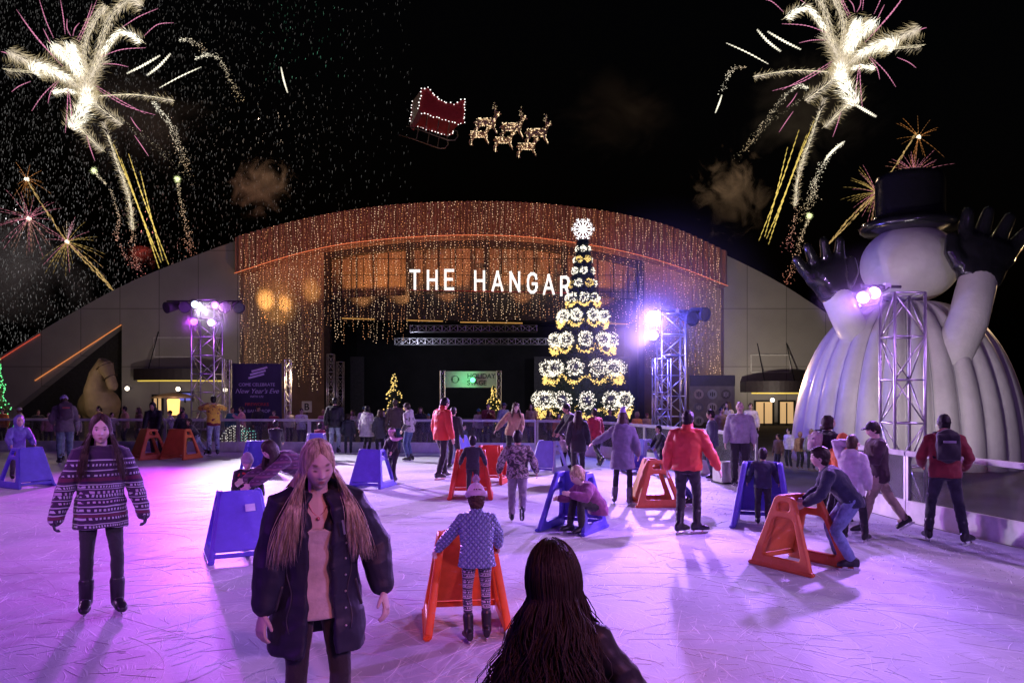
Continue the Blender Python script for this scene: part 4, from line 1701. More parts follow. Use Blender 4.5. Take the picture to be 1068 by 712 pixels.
# ------------------------------------------------------- snowman dome
vin = mat('white_vinyl', (.54, .51, .48), .52, var=.14, vscale=1.0, bump=.35, bscale=5, bdist=.05, coat=.1)
blk_v = mat('black_vinyl', (.012, .012, .014), .24, var=.2, coat=.6, bump=.3, bscale=3, bdist=.08)
SD = 22.0
sx = at(943, 0, SD).x
snow_m = thing('snowman_dome', 'giant white inflatable snowman dome with black top hat and raised black gloves', 'inflatable snowman', (sx, SD, -.06))
Rr, Hh = 3.0, at(0, 318, SD).z + .06
NR = 28
mb = MB()
rings = []
nth = 26
for i in range(nth + 1):
    th = i / nth * math.pi / 2
    ring_ = []
    for j in range(NR * 8):
        ph = 2 * math.pi * j / (NR * 8)
        lobes = abs(math.sin(ph * NR / 2))
        prof = math.cos(th) ** .72
        r = Rr * prof * (1 - .045 + .065 * lobes ** .7)
        z = Hh * (math.sin(th) ** 1.05) + .10 * lobes * math.sin(th) * (1 if i < nth else 0)
        if i == nth:
            r = .02
        ring_.append(V(r * math.cos(ph), r * math.sin(ph), z))
    rings.append(ring_)
mb.loft(rings)
mb.build('body_dome', vin, snow_m, smooth=True)
seam = MB()
for j in range(NR):
    ph = 2 * math.pi * j / NR
    pts = []
    for i in range(0, nth, 2):
        th = i / nth * math.pi / 2
        r = Rr * math.cos(th) ** .72 * (1 - .043)
        pts.append(V(r * math.cos(ph), r * math.sin(ph), Hh * math.sin(th) ** 1.05 + .01))
    seam.tube(pts, .014, 5)
seam.build('seam_ropes', mat('seam_grey', (.25, .24, .26), .6), snow_m)
hz = at(0, 277, SD).z + .06
hd = MB().ell((at(945, 0, SD).x - sx, -.2, hz), (1.31, 1.25, 1.10), None, 40, 24)
head = hd.build('head', vin, snow_m, smooth=True)
hat = MB()
hzb = at(0, 241, SD).z + .06
top_z = at(0, 184, SD).z + .06
hat.lathe([(.02, hzb - .1), (1.20, hzb - .08), (1.30, hzb - .02), (1.33, hzb + .10), (1.24, hzb + .20), (1.0, hzb + .24), (.90, hzb + .42), (.90, top_z - .22), (.84, top_z - .05), (.70, top_z), (.02, top_z + .03)],
          (at(945, 0, SD).x - sx, -.2, 0), 40)
hat.build('top_hat', blk_v, snow_m, smooth=True)
cn = MB().tube([(at(945, 0, SD).x - sx + .7, .9, hz - .02), (at(945, 0, SD).x - sx + 1.9, 1.6, hz - .1)], [.2, .02], 10)
cn.build('carrot_nose', mat('carrot', (.65, .18, .03), .5), head, smooth=True)
for nm, pts, gsz, wd in (('L', [(893, 352), (884, 334), (872, 308)], 1.0, .42), ('R', [(996, 362), (1009, 336), (1020, 292)], 1.24, .50)):
    q = [at(x, y, SD - dq) - V(sx, SD, -.06) for (x, y), dq in zip(pts, (.5, 1.0, 1.0) if nm == 'L' else (2.05, 2.15, 1.9))]
    am = MB()
    am.limb([q[0] - (q[1] - q[0]) * .5, q[0], q[1], q[2]], [wd, wd, wd * .95, wd * .92], 24)
    a_o = am.build('arm', vin, snow_m, smooth=True)
    d_ = (q[2] - q[1]).normalized()
    d_ = (d_ + V(-.08 if nm == 'L' else .10, 0, .25)).normalized()
    g = MB()
    side = 1 if nm == 'L' else -1
    xw = V(side, 0, 0)
    xw = (xw - d_ * xw.dot(d_)).normalized()
    nn = V(0, -1, 0)
    nn = (nn - d_ * nn.dot(d_)).normalized()
    rings = []
    for t_, hw, ht in ((-.05, .42, .36), (.1, .46, .36), (.35, .50, .32), (.62, .62, .30), (.85, .60, .26), (.95, .50, .18)):
        rings.append([q[2] + d_ * t_ * gsz + xw * hw * gsz * math.cos(w_) + nn * ht * gsz * math.sin(w_) for w_ in [2 * math.pi * i / 20 for i in range(20)]])
    g.loft(rings)
    for off, ln, sp_ in ((-.46, .62, -.30), (-.17, .78, -.08), (.14, .76, .12), (.44, .62, .34)):
        p = q[2] + (d_ * .75 + xw * off) * gsz
        dv = (d_ + xw * sp_).normalized()
        g.limb([p, p + dv * ln * .5 * gsz, p + (dv * ln + nn * .10) * gsz], [.16 * gsz, .155 * gsz, .12 * gsz], 14)
    p = q[2] + (d_ * .2 + xw * .42) * gsz
    dv = (d_ * .6 + xw * .7).normalized()
    g.limb([p, p + dv * .35 * gsz, p + (dv * .45 + d_ * .22) * gsz], [.20 * gsz, .17 * gsz, .13 * gsz], 14)
    go = g.build('glove', blk_v, snow_m)
    REMESH.append((go, .045, 4, 0, 1, None))
for ax, py_, bx_, bd in ((862, 430, 845, 17), (872, 420, 868, 15.5)):
    pass

# ---------------------------------------------------------------- horse
t = thing('horse_statue', 'oversized pale horse figure with a dark halter looming behind the left barrier', 'horse figure', (at(104, 0, 33).x, 33, -.06))
H0 = V(at(104, 0, 33).x, 33, -.06)
ah = lambda x, y, dd=0: at(x, y, 33) - H0 + V(0, dd, 0)
mb = MB()
mb.limb([ah(82, 424, 1.0), ah(90, 421, .7), ah(104, 420, .2), ah(114, 421, -.2)], [.58, .68, .68, .56], 20)
mb.limb([ah(110, 424, -.3), ah(107, 406, -.4), ah(109.5, 391, -.5), ah(114, 382, -.6)], [.66, .54, .38, .28], 20)
mb.limb([ah(114, 380, -.55), ah(120, 383, -.75), ah(126.5, 393, -.95), ah(131, 403, -1.05)], [.26, .31, .215, .20], 18)
for e in (-.18, .18):
    mb.limb([ah(114, 379, -.5 + e), ah(112.5, 374, -.5 + e)], [.10, .035], 8)
for x, dd in ((84, .6), (88, 1.2), (110, -.6), (115, .2)):
    p = ah(x, 428, dd)
    mb.limb([p, V(p.x, p.y, .7), V(p.x, p.y - .02, .12)], [.30, .17, .16], 12)
    mb.limb([V(p.x, p.y, .12), V(p.x + .03, p.y - .05, .06)], [.2, .2], 10)
job(mb, 'body', mat('horse_cream', (.17, .135, .105), .75, var=.25, vscale=2, bump=.3, bscale=12), t, .05, 4, .01, 3)
hl = MB()
def hoop(c, ax, r, w):
    ax = ax.normalized()
    x = ax.orthogonal().normalized()
    y = ax.cross(x)
    for i in range(18):
        a, b_ = i * math.pi / 9, (i + 1) * math.pi / 9
        hl.bar(c + (x * math.cos(a) + y * math.sin(a)) * r, c + (x * math.cos(b_) + y * math.sin(b_)) * r, w, .03)
hoop(ah(127, 394, -.96), ah(131, 402) - ah(121, 384), .25, .10)
hoop(ah(118.5, 382.5, -.70), ah(131, 402) - ah(121, 384), .335, .07)
hl.build('halter', mat('halter_brown', (.03, .018, .014), .5), t)
mn = MB()
for i in range(160):
    t_ = rr.random()
    p = ah(113, 377, -.45).lerp(ah(100, 404, -.1), t_)
    mn.needle(p, p + V(-.15 + rr.gauss(0, .08), rr.gauss(0, .12) + .2, -.4), .035)
mn.build('mane', mat('mane_cream', (.38, .30, .22), .8), t)

# ------------------------------------------------------ sleigh and reindeer
SDp = 40.0
c0 = at(455, 125, SDp)
t = thing('sleigh', 'dark red sleigh outlined in tiny white lights flying above the hangar', 'sleigh', c0)
sp = lambda x, y, dd=0: at(x, y, SDp) - c0 + V(0, dd, 0)
red = mat('sleigh_red', (.32, .02, .025), .45, var=.15)
side = [(439.5, 93), (447, 92), (451.5, 98), (458, 104), (466, 107.5), (474, 108.5), (481, 105), (485, 104), (484, 128), (478, 130), (468, 127), (458, 124), (449, 121), (440, 118), (437, 114), (438.5, 104)]
for nm, dd, off in (('side_panel', -.0, (0, 0)), ('side_panel', 1.7, (-14, .5))):
    mb = MB()
    a = [sp(x + off[0], y + off[1], dd) for x, y in side]
    b_ = [p + V(0, .08, 0) for p in a]
    n_ = len(a)
    mb.add(a + b_, [tuple(range(n_)), tuple(range(n_, 2 * n_))[::-1]] + [(i, (i + 1) % n_, n_ + (i + 1) % n_, n_ + i) for i in range(n_)])
    o = mb.build(nm, red, t)
    lt = MB()
    for i in range(n_):
        p, q = a[i], a[(i + 1) % n_]
        k_ = max(1, int((q - p).length / .14))
        for s_ in range(k_):
            lt.octa(p.lerp(q, s_ / k_) + V(rr.gauss(0, .02), -.06, rr.gauss(0, .02)), rr.uniform(.03, .045))
    lt.build('light_trim', emit('trim_white', (1, .95, .92), 1.8), o, fix=False)
bk = MB()
A = [sp(439.5, 93, .04), sp(438.5, 104, .04), sp(437, 114, .04), sp(440, 118, .04)]
B = [sp(x - 14, y + .5 + 6 * (y > 100), 1.7) for x, y in ((439.5, 93), (438.5, 104), (437, 114), (440, 118))]
for i in range(3):
    bk.add([A[i], A[i + 1], B[i + 1], B[i], A[i] + V(.06, 0, 0), A[i + 1] + V(.06, 0, 0), B[i + 1] + V(.06, 0, 0), B[i] + V(.06, 0, 0)],
           [(0, 1, 2, 3), (7, 6, 5, 4), (0, 4, 5, 1), (1, 5, 6, 2), (2, 6, 7, 3), (3, 7, 4, 0)])
bk.build('back_panel', mat('sleigh_maroon', (.24, .035, .06), .5), t)
fl = MB()
fl.add([sp(440, 118, .05), sp(478, 130, .05), sp(464, 130.5, 1.7), sp(426, 119, 1.7)], [(0, 1, 2, 3)])
fl.build('floor', red, t)
rn = mat('runner_bronze', (.22, .17, .12), .45, .6)
for off, dd in (((0, 0), .05), ((-13, -2), 1.7)):
    o = MB().tube([sp(x + off[0], y + off[1], dd) for x, y in ((424, 131), (440, 136), (456, 142), (468, 146), (474, 146), (477.5, 142), (477, 137), (473, 135))], .035, 8).build('runner', rn, t, smooth=True)
    st_ = MB()
    for x, y0, y1 in ((446, 120, 138), (458, 124, 142), (469, 127, 145)):
        st_.tube([sp(x + off[0], y0 + off[1], dd), sp(x - 3 + off[0], y1 + off[1], dd)], .025, 6)
    st_.build('strut', rn, o)
deer_m = mat('deer_wire', (.55, .38, .22), .6, var=.2)


def reindeer(px, py, dd, s, label, flip=0):
    c = at(px, py, SDp) + V(0, dd, 0)
    t = thing('reindeer', label, 'reindeer', c, 0, 'lit reindeer pulling the sleigh', s)
    mb = MB()
    mb.limb([(-.42, 0, .02), (-.15, 0, .05), (.12, 0, .04), (.34, 0, .08)], [.16, .19, .18, .20], 12)
    mb.limb([(.36, 0, .12), (.50, 0, .32), (.56, 0, .50)], [.15, .11, .09], 10)
    mb.limb([(.52, 0, .55), (.64, 0, .54), (.78, 0, .47)], [.09, .085, .05], 10)
    for e in (-1, 1):
        mb.limb([(.50, e * .07, .62), (.44, e * .14, .68)], [.035, .012], 6)
        mb.limb([(.33, e * .10, .0), (.42, e * .10, -.30), (.58, e * .10, -.52 + .1 * e)], [.085, .05, .03], 8)
        mb.limb([(-.40, e * .10, .0), (-.42, e * .10, -.25), (-.56 + .06 * e, e * .10, -.36), (-.52 + .1 * e, e * .10, -.66)], [.11, .065, .045, .028], 8)
    mb.limb([(-.56, 0, .08), (-.66, 0, .0)], [.05, .03], 6)
    job(mb, 'body', deer_m, t, .028, 2)
    an = MB()
    for e in (-1, 1):
        an.tube([(.50, e * .05, .62), (.44, e * .20, .80), (.50, e * .26, 1.0)], [.016, .014, .008], 6)
        an.tube([(.44, e * .20, .80), (.58, e * .24, .90)], [.012, .006], 6)
        an.tube([(.46, e * .13, .72), (.60, e * .14, .78)], [.012, .006], 6)
    an.build('antlers', deer_m, t)
    lt = MB()
    for i in range(230):
        q = rr.random()
        if q < .55:
            x_ = rr.uniform(-.55, .5)
            a = rr.uniform(0, 6.28)
            p = V(x_, .2 * math.cos(a), .05 + .2 * math.sin(a))
        elif q < .7:
            u_ = rr.random()
            p = V(.38 + .35 * u_, rr.gauss(0, .08), .2 + .36 * u_ + rr.gauss(0, .05))
        elif q < .85:
            e = rr.choice((-1, 1))
            u_ = rr.random()
            p = V(.33 + .25 * u_, e * .12, -.52 * u_)
        else:
            e = rr.choice((-1, 1))
            u_ = rr.random()
            p = V(-.42 - .1 * u_, e * .13, -.66 * u_)
        lt.octa(p, rr.uniform(.018, .034))
    for i in range(16):
        e = rr.choice((-1, 1))
        u_ = rr.random()
        lt.octa((.46 + rr.gauss(0, .06), e * (.06 + .2 * u_), .64 + .36 * u_), .014)
    lt.build('fairy_lights', emit('bulb_deer', (1, .74, .44), 1.5), t, fix=False)


for px, py, dd, s, lab in ((507, 129, -.1, .98, 'rearmost near reindeer of the lit team, next to the sleigh'), (499, 133, 1.2, .85, 'rearmost far reindeer of the lit team, half hidden'),
                           (534, 134, -.1, .98, 'middle near reindeer of the lit team'), (525, 139, 1.2, .85, 'middle far reindeer of the lit team, half hidden'),
                           (560, 140, -.1, .98, 'leading near reindeer of the lit team'), (550, 146, 1.2, .85, 'leading far reindeer of the lit team, half hidden')):
    reindeer(px, py, dd, s, lab)

# --------------------------------------------- plaza things behind the ice
def light_display(px, d, w, h, label, col, kind):
    t = thing('light_display', label, 'light display', (at(px, 0, d).x, d, -.06))
    fr, bl = MB(), MB()
    segs = []
    if kind == 'arch':
        n_ = 14
        for y in (0, .5):
            pts = [V(-w / 2 + w * i / n_, y, .35 + h * math.sin(math.pi * i / n_)) for i in range(n_ + 1)]
            segs += list(zip(pts, pts[1:]))
            segs += [(V(p.x, y, .25), p) for p in pts[1::2]]
    else:
        c_ = [V(x, y, z) for x in (-w / 2, w / 2) for y in (0, w * .7) for z in (.2, .2 + h)]
        segs = [(c_[i], c_[j]) for i in range(8) for j in range(i + 1, 8) if bin(i ^ j).count('1') == 1]
        segs += [(V(0, 0, .2), V(0, 0, .2 + h)), (V(0, 0, .2 + h), V(-.16, 0, .4 + h)), (V(0, 0, .2 + h), V(.16, 0, .4 + h))]
    for a, b in segs:
        fr.bar(a, b, .015)
        k_ = max(1, int((b - a).length / .09))
        for q in range(k_):
            bl.octa(a.lerp(b, q / k_) + V(0, -.02, 0), rr.uniform(.014, .024))
    for x in (-w / 2, w / 2):
        fr.bar((x, 0, 0), (x, 0, .3), .03)
    fr.build('frame', dark_steel, t)
    tag(bl.build('fairy_lights', col, t, fix=False), kind='stuff')


light_display(244, 27, .95, .45, 'white lit arch display glowing through the far barrier glass', white_bulb, 'arch')
light_display(258, 26.8, .4, .42, 'turquoise lit parcel display beside the white lit arch', emit('bulb_turquoise', (.3, 1, .75), 1.2), 'box')
light_display(392, 27, .45, .40, 'white lit parcel display low behind the far barrier', white_bulb, 'box')
def wall_lamp(px, py, d, lab):
    t = thing('wall_lamp', lab, 'lamp', at(px, py, d))
    MB().ell((0, -.1, 0), (.13, .1, .13), None, 14, 9).build('globe', emit('globe_warm', (1, .86, .66), 3.5), t, smooth=True)
    MB().box((0, .08, .02), (.12, .25, .12)).build('bracket', dark_steel, t)


wall_lamp(133.5, 405, 44.5, 'small round lamp beside the horse head')
wall_lamp(186.5, 405.5, 44.5, 'small round lamp left of the left truss tower')
wall_lamp(235.5, 406.5, 44.5, 'small round lamp left of the dark banner')
wall_lamp(805, 417, 44.5, 'small round lamp under the right canopy')
x = at(181, 0, 33).x
t = thing('patio_heater', 'patio heater with a wide glowing orange hood behind the left barrier', 'patio heater', (x, 33, -.06))
zh = at(0, 413, 33).z
MB().lathe([(.95, zh - .02), (.5, zh + .16), (.05, zh + .22)], n=28).build('hood', mat('heater_hood', (.45, .32, .22), .4, .5), t, smooth=True)
MB().lathe([(.22, zh - .75), (.26, zh - .1), (.22, zh - .05)], n=18).build('burner', emit('burner_orange', (1, .5, .14), 2.2), t, smooth=True)
MB().lathe([(.3, 0), (.3, .5), (.05, .55), (.05, zh - .7)], n=18).build('stem', dark_steel, t, smooth=True)
# ------------------------------------------------------------- skating aids
def plastic(name, col):
    """Moulded plastic, scuffed and frosted with ice dust near the runners."""
    m, nt, b = nodes(name)
    L = nt.links.new
    tc = nd(nt, 'ShaderNodeTexCoord')
    big = nd(nt, 'ShaderNodeTexNoise', i_Scale=5.0, i_Detail=6.0, i_Roughness=.65)
    L(tc.outputs['Object'], big.inputs['Vector'])
    mp = nd(nt, 'ShaderNodeMapping')
    mp.inputs['Rotation'].default_value = (.4, .9, .3)
    mp.inputs['Scale'].default_value = (7, 60, 14)
    L(tc.outputs['Object'], mp.inputs[0])
    sc_ = nd(nt, 'ShaderNodeTexNoise', i_Scale=1.0, i_Detail=3.0)
    L(mp.outputs[0], sc_.inputs['Vector'])
    sf = nd(nt, 'ShaderNodeMapRange')
    sf.inputs[1].default_value, sf.inputs[2].default_value, sf.inputs[4].default_value = .62, .72, .55
    L(sc_.outputs['Fac'], sf.inputs[0])
    gate = nd(nt, 'ShaderNodeMapRange')
    gate.inputs[1].default_value, gate.inputs[2].default_value = .50, .66
    L(big.outputs['Fac'], gate.inputs[0])
    ml = nd(nt, 'ShaderNodeMath', operation='MULTIPLY')
    L(sf.outputs[0], ml.inputs[0])
    L(gate.outputs[0], ml.inputs[1])
    rp = nd(nt, 'ShaderNodeValToRGB')
    rp.color_ramp.elements[0].position, rp.color_ramp.elements[1].position = .3, .7
    rp.color_ramp.elements[0].color = (*[c * .78 for c in col], 1)
    rp.color_ramp.elements[1].color = (*[min(1, c * 1.08 + .012) for c in col], 1)
    L(big.outputs['Fac'], rp.inputs[0])
    mx = nd(nt, 'ShaderNodeMix', data_type='RGBA')
    L(rp.outputs[0], mx.inputs['A'])
    mx.inputs['B'].default_value = (*[c * .4 + .34 for c in col], 1)
    L(ml.outputs[0], mx.inputs['Factor'])
    L(mx.outputs['Result'], b.inputs['Base Color'])
    rr_ = nd(nt, 'ShaderNodeMapRange')
    rr_.inputs[3].default_value, rr_.inputs[4].default_value = .34, .62
    L(big.outputs['Fac'], rr_.inputs[0])
    L(rr_.outputs[0], b.inputs['Roughness'])
    b.inputs['Specular IOR Level'].default_value = .4
    bp = nd(nt, 'ShaderNodeBump', i_Strength=.15, i_Distance=.01)
    L(big.outputs['Fac'], bp.inputs['Height'])
    L(bp.outputs[0], b.inputs['Normal'])
    MATS[name] = m
    return m


AID_BLUE = plastic('plastic_blue', (.11, .085, .56))
AID_PALE = plastic('plastic_pale_blue', (.42, .42, .72))
AID_ORANGE = plastic('plastic_orange', (.85, .13, .012))
AID_RED = plastic('plastic_red', (.70, .06, .02))
AID_DORANGE = plastic('plastic_burnt_orange', (.60, .12, .03))


def skating_aid(label, px, fy, heading, col, side_col=None, s=1.0, d=None, group='plastic skating aids', label_plate=False):
    d = d or ground_d(fy)
    x = (px - CX_PX) / F_PX * d
    heading -= math.degrees(math.atan2(px - CX_PX, F_PX))
    t = thing('skating_aid', label, 'skating aid', (x, d, 0), RAD(heading + 180), group, s)
    side_col = side_col or col
    H = .80
    out = rounded([(-.40, 0), (.42, 0), (.40, .07), (.17, H), (-.07, H), (-.36, .10)], .05)
    hole = rounded([(-.25, .13), (.27, .13), (.15, .56), (-.10, .56)], .06)
    slot = rounded([(-.045, .64), (.125, .64), (.115, .73), (-.035, .73)], .04)
    for e in (-1, 1):
        M = (Matrix.Translation((e * .335, 0, 0)) @ Matrix.Rotation(RAD(-9) * e, 4, 'Y')
             @ Matrix(((0, 0, 1, 0), (1, 0, 0, 0), (0, 1, 0, 0), (0, 0, 0, 1))))
        me = plate(out, [hole, slot], .065, .018, M)
        sf = link(me, 'side_frame', side_col, t, False)
        b = MB()
        b.bar((e * .342, -.42, .022), (e * .342, .44, .022), .065, .042)
        b.build('runner', side_col, sf, bevel=.012)
    lean = math.atan2(.25, H)
    fo = rounded([(-.325, .13), (.325, .13), (.225, .80), (.18, .83), (-.18, .83), (-.225, .80)], .06)
    M = Matrix.Translation((0, .40, 0)) @ Matrix.Rotation(RAD(90) + lean, 4, 'X')
    link(plate(fo, [], .05, .016, M), 'front_panel', col, t)
    if label_plate:
        lp = MB().box((0, 0, 0), (.11, .004, .085), Matrix.Rotation(.33, 3, 'X') @ Matrix.Rotation(.06, 3, 'Y'))
        q = lp.build('notice', mat('notice_pale', (.50, .48, .66), .6), t)
        q.location = (-.10, .255, .60)
    MB().bar((-.32, .37, .085), (.32, .37, .085), .06, .05).build('cross_bar', col, t, bevel=.012)
    return t


# ------------------------------------------------------------ outfit cloths
def C(name, col, kind='plain', rough=.85):
    return cloth(name, col, kind, rough)


BLK = C('cloth_black', (.016, .015, .018))
BLKN = C('nylon_black', (.014, .014, .018), 'nylon')
NAVY = C('cloth_navy', (.022, .026, .055))
NAVYN = C('nylon_navy', (.016, .018, .034), 'nylon')
JEAN = C('denim_blue', (.10, .15, .28), 'denim')
JEANL = C('denim_light', (.30, .36, .46), 'denim')
JEAND = C('denim_dark', (.035, .05, .11), 'denim')
CHAR = C('cloth_charcoal', (.05, .05, .055))
GREY = C('cloth_grey', (.30, .29, .32))
LGREY = C('cloth_pale_grey', (.30, .28, .31))
WHITE = C('cloth_white', (.75, .73, .74))
REDJ = C('nylon_red', (.62, .055, .035), 'nylon')
REDJ2 = C('nylon_coral', (.60, .065, .05), 'nylon')
MAROON = C('cloth_maroon', (.17, .018, .03))
PURPLE = C('cloth_purple', (.15, .06, .16))
TAN = C('cloth_tan', (.36, .21, .13))
KHAKI = C('cloth_khaki', (.30, .23, .17))
ORNG = C('cloth_orange', (.65, .16, .03))
BLUEJ = C('nylon_pale_blue', (.33, .42, .72), 'nylon')
BROWN = C('cloth_brown', (.09, .05, .03))
PINK = C('cloth_pink', (.70, .38, .50))
HBLK = hair_mat('hair_black', (.010, .008, .009))
HBRN = hair_mat('hair_brown', (.055, .032, .02))
HDBR = hair_mat('hair_dark_brown', (.026, .016, .012))
HBLD = hair_mat('hair_blonde', (.35, .30, .19), (.68, .62, .45))
HGLD = hair_mat('hair_fair', (.36, .24, .12), (.55, .42, .25))
SK_L, SK_M, SK_D = (.60, .43, .36), (.46, .27, .19), (.26, .14, .09)


def pattern_mat(name, base, rows, period=None):
    """Knitted rows: (height, half thickness, dots per metre or 0, colour)."""
    m, nt, b = nodes(name)
    L = nt.links.new
    tc = nd(nt, 'ShaderNodeTexCoord')
    sp = nd(nt, 'ShaderNodeSeparateXYZ')
    wz = nd(nt, 'ShaderNodeTexNoise', i_Scale=6.0, i_Detail=1.0)
    L(tc.outputs['Object'], wz.inputs['Vector'])
    L(tc.outputs['Object'], sp.inputs[0])
    ws = nd(nt, 'ShaderNodeMath', operation='MULTIPLY_ADD')
    L(wz.outputs['Fac'], ws.inputs[0])
    ws.inputs[1].default_value = .022
    L(sp.outputs['Z'], ws.inputs[2])
    z = ws.outputs[0]
    if period:
        md = nd(nt, 'ShaderNodeMath', operation='MODULO')
        L(z, md.inputs[0])
        md.inputs[1].default_value = period
        z = md.outputs[0]
    xy = nd(nt, 'ShaderNodeMath', operation='ADD')
    L(sp.outputs['X'], xy.inputs[0])
    L(sp.outputs['Y'], xy.inputs[1])
    col = None
    for h, th, dots, c in rows:
        cm = nd(nt, 'ShaderNodeMath', operation='COMPARE')
        L(z, cm.inputs[0])
        cm.inputs[1].default_value, cm.inputs[2].default_value = h, th
        fac = cm.outputs[0]
        if dots:
            f = nd(nt, 'ShaderNodeMath', operation='MULTIPLY')
            L(xy.outputs[0], f.inputs[0])
            f.inputs[1].default_value = dots
            fr = nd(nt, 'ShaderNodeMath', operation='FRACT')
            L(f.outputs[0], fr.inputs[0])
            lt = nd(nt, 'ShaderNodeMath', operation='LESS_THAN')
            L(fr.outputs[0], lt.inputs[0])
            lt.inputs[1].default_value = .5
            ml = nd(nt, 'ShaderNodeMath', operation='MULTIPLY')
            L(fac, ml.inputs[0])
            L(lt.outputs[0], ml.inputs[1])
            fac = ml.outputs[0]
        mx = nd(nt, 'ShaderNodeMix', data_type='RGBA')
        if col is None:
            mx.inputs['A'].default_value = (*base, 1)
        else:
            L(col, mx.inputs['A'])
        mx.inputs['B'].default_value = (*c, 1)
        L(fac, mx.inputs['Factor'])
        col = mx.outputs['Result']
    L(col, b.inputs['Base Color'])
    b.inputs['Roughness'].default_value = .9
    b.inputs['Sheen Weight'].default_value = .2
    mp = nd(nt, 'ShaderNodeMapping')
    mp.inputs['Scale'].default_value = (160, 160, 60)
    nz = nd(nt, 'ShaderNodeTexNoise', i_Scale=1.0, i_Detail=2.0)
    L(tc.outputs['Object'], mp.inputs[0])
    L(mp.outputs[0], nz.inputs['Vector'])
    bp = nd(nt, 'ShaderNodeBump', i_Strength=.6, i_Distance=.005)
    L(nz.outputs['Fac'], bp.inputs['Height'])
    L(bp.outputs[0], b.inputs['Normal'])
    MATS[name] = m
    return m


LIL = (.46, .42, .52)
knit = pattern_mat('fair_isle_knit', (.035, .012, .045), [
    (1.385, .005, 0, LIL), (1.345, .009, 36, LIL), (1.30, .005, 0, LIL), (1.255, .009, 30, LIL), (1.175, .004, 0, LIL), (1.155, .009, 44, LIL), (1.135, .003, 0, LIL),
    (1.105, .012, 24, (.42, .30, .44)), (1.075, .012, 38, LIL), (1.045, .003, 0, LIL), (1.02, .008, 30, (.5, .35, .5)), (.985, .005, 0, LIL), (.955, .010, 30, LIL), (.925, .004, 0, LIL),
    (.88, .009, 30, LIL), (.835, .004, 0, LIL), (.815, .009, 44, LIL), (.79, .003, 0, LIL), (1.22, .016, 0, (.11, .015, .05)), (.905, .012, 0, (.11, .015, .05))])
legging = pattern_mat('patterned_leggings', (.05, .045, .075), [
    (.008, .004, 0, (.6, .6, .66)), (.028, .009, 48, (.6, .6, .66)), (.048, .004, 0, (.45, .45, .55)), (.075, .011, 30, (.55, .55, .62)), (.10, .004, 60, (.6, .6, .66))], .125)
stripe = pattern_mat('plaid_purple', (.07, .025, .065), [(.02, .012, 0, (.14, .05, .10)), (.06, .006, 12, (.16, .08, .16))], .09)


def camo_mat():
    m, nt, b = nodes('camouflage')
    tc = nd(nt, 'ShaderNodeTexCoord')
    nz = nd(nt, 'ShaderNodeTexNoise', i_Scale=11.0, i_Detail=3.0, i_Distortion=.8)
    nt.links.new(tc.outputs['Object'], nz.inputs['Vector'])
    rp = nd(nt, 'ShaderNodeValToRGB')
    rp.color_ramp.interpolation = 'CONSTANT'
    e = rp.color_ramp.elements
    e[0].position, e[0].color = 0, (.04, .035, .04, 1)
    e[1].position, e[1].color = .45, (.18, .13, .12, 1)
    for p, c in ((.53, (.42, .36, .36)), (.60, (.09, .075, .07)), (.68, (.5, .45, .45))):
        q = e.new(p)
        q.color = (*c, 1)
    nt.links.new(nz.outputs['Fac'], rp.inputs[0])
    nt.links.new(rp.outputs[0], b.inputs['Base Color'])
    b.inputs['Roughness'].default_value = .85
    return m


CAMO = camo_mat()


def quilt_mat():
    m, nt, b = nodes('quilted_blue')
    L = nt.links.new
    tc = nd(nt, 'ShaderNodeTexCoord')
    sp = nd(nt, 'ShaderNodeSeparateXYZ')
    L(tc.outputs['Object'], sp.inputs[0])
    hs = []
    for sg_ in (1, -1):
        a = nd(nt, 'ShaderNodeMath', operation='MULTIPLY_ADD')
        L(sp.outputs['X'], a.inputs[0])
        a.inputs[1].default_value = sg_ * 1.15
        L(sp.outputs['Z'], a.inputs[2])
        f = nd(nt, 'ShaderNodeMath', operation='MULTIPLY')
        L(a.outputs[0], f.inputs[0])
        f.inputs[1].default_value = 15.0
        p = nd(nt, 'ShaderNodeMath', operation='PINGPONG')
        L(f.outputs[0], p.inputs[0])
        p.inputs[1].default_value = .5
        hs.append(p.outputs[0])
    mn = nd(nt, 'ShaderNodeMath', operation='MINIMUM')
    L(hs[0], mn.inputs[0])
    L(hs[1], mn.inputs[1])
    pw = nd(nt, 'ShaderNodeMath', operation='POWER')
    L(mn.outputs[0], pw.inputs[0])
    pw.inputs[1].default_value = .5
    bp = nd(nt, 'ShaderNodeBump', i_Strength=1.0, i_Distance=.045)
    L(pw.outputs[0], bp.inputs['Height'])
    L(bp.outputs[0], b.inputs['Normal'])
    st = nd(nt, 'ShaderNodeMapRange')
    L(mn.outputs[0], st.inputs[0])
    st.inputs[1].default_value, st.inputs[2].default_value = .0, .07
    mx = nd(nt, 'ShaderNodeMix', data_type='RGBA')
    mx.inputs['A'].default_value = (.14, .20, .42, 1)
    mx.inputs['B'].default_value = (.30, .42, .74, 1)
    L(st.outputs[0], mx.inputs['Factor'])
    L(mx.outputs['Result'], b.inputs['Base Color'])
    b.inputs['Roughness'].default_value = .5
    return m


QUILT = quilt_mat()


def top(m, **k):
    return dict(m=m, **k)


def trous(m, **k):
    return dict(m=m, **k)


SLIM = dict(grow=-.003, name='leggings', wr=.003, len=.80)
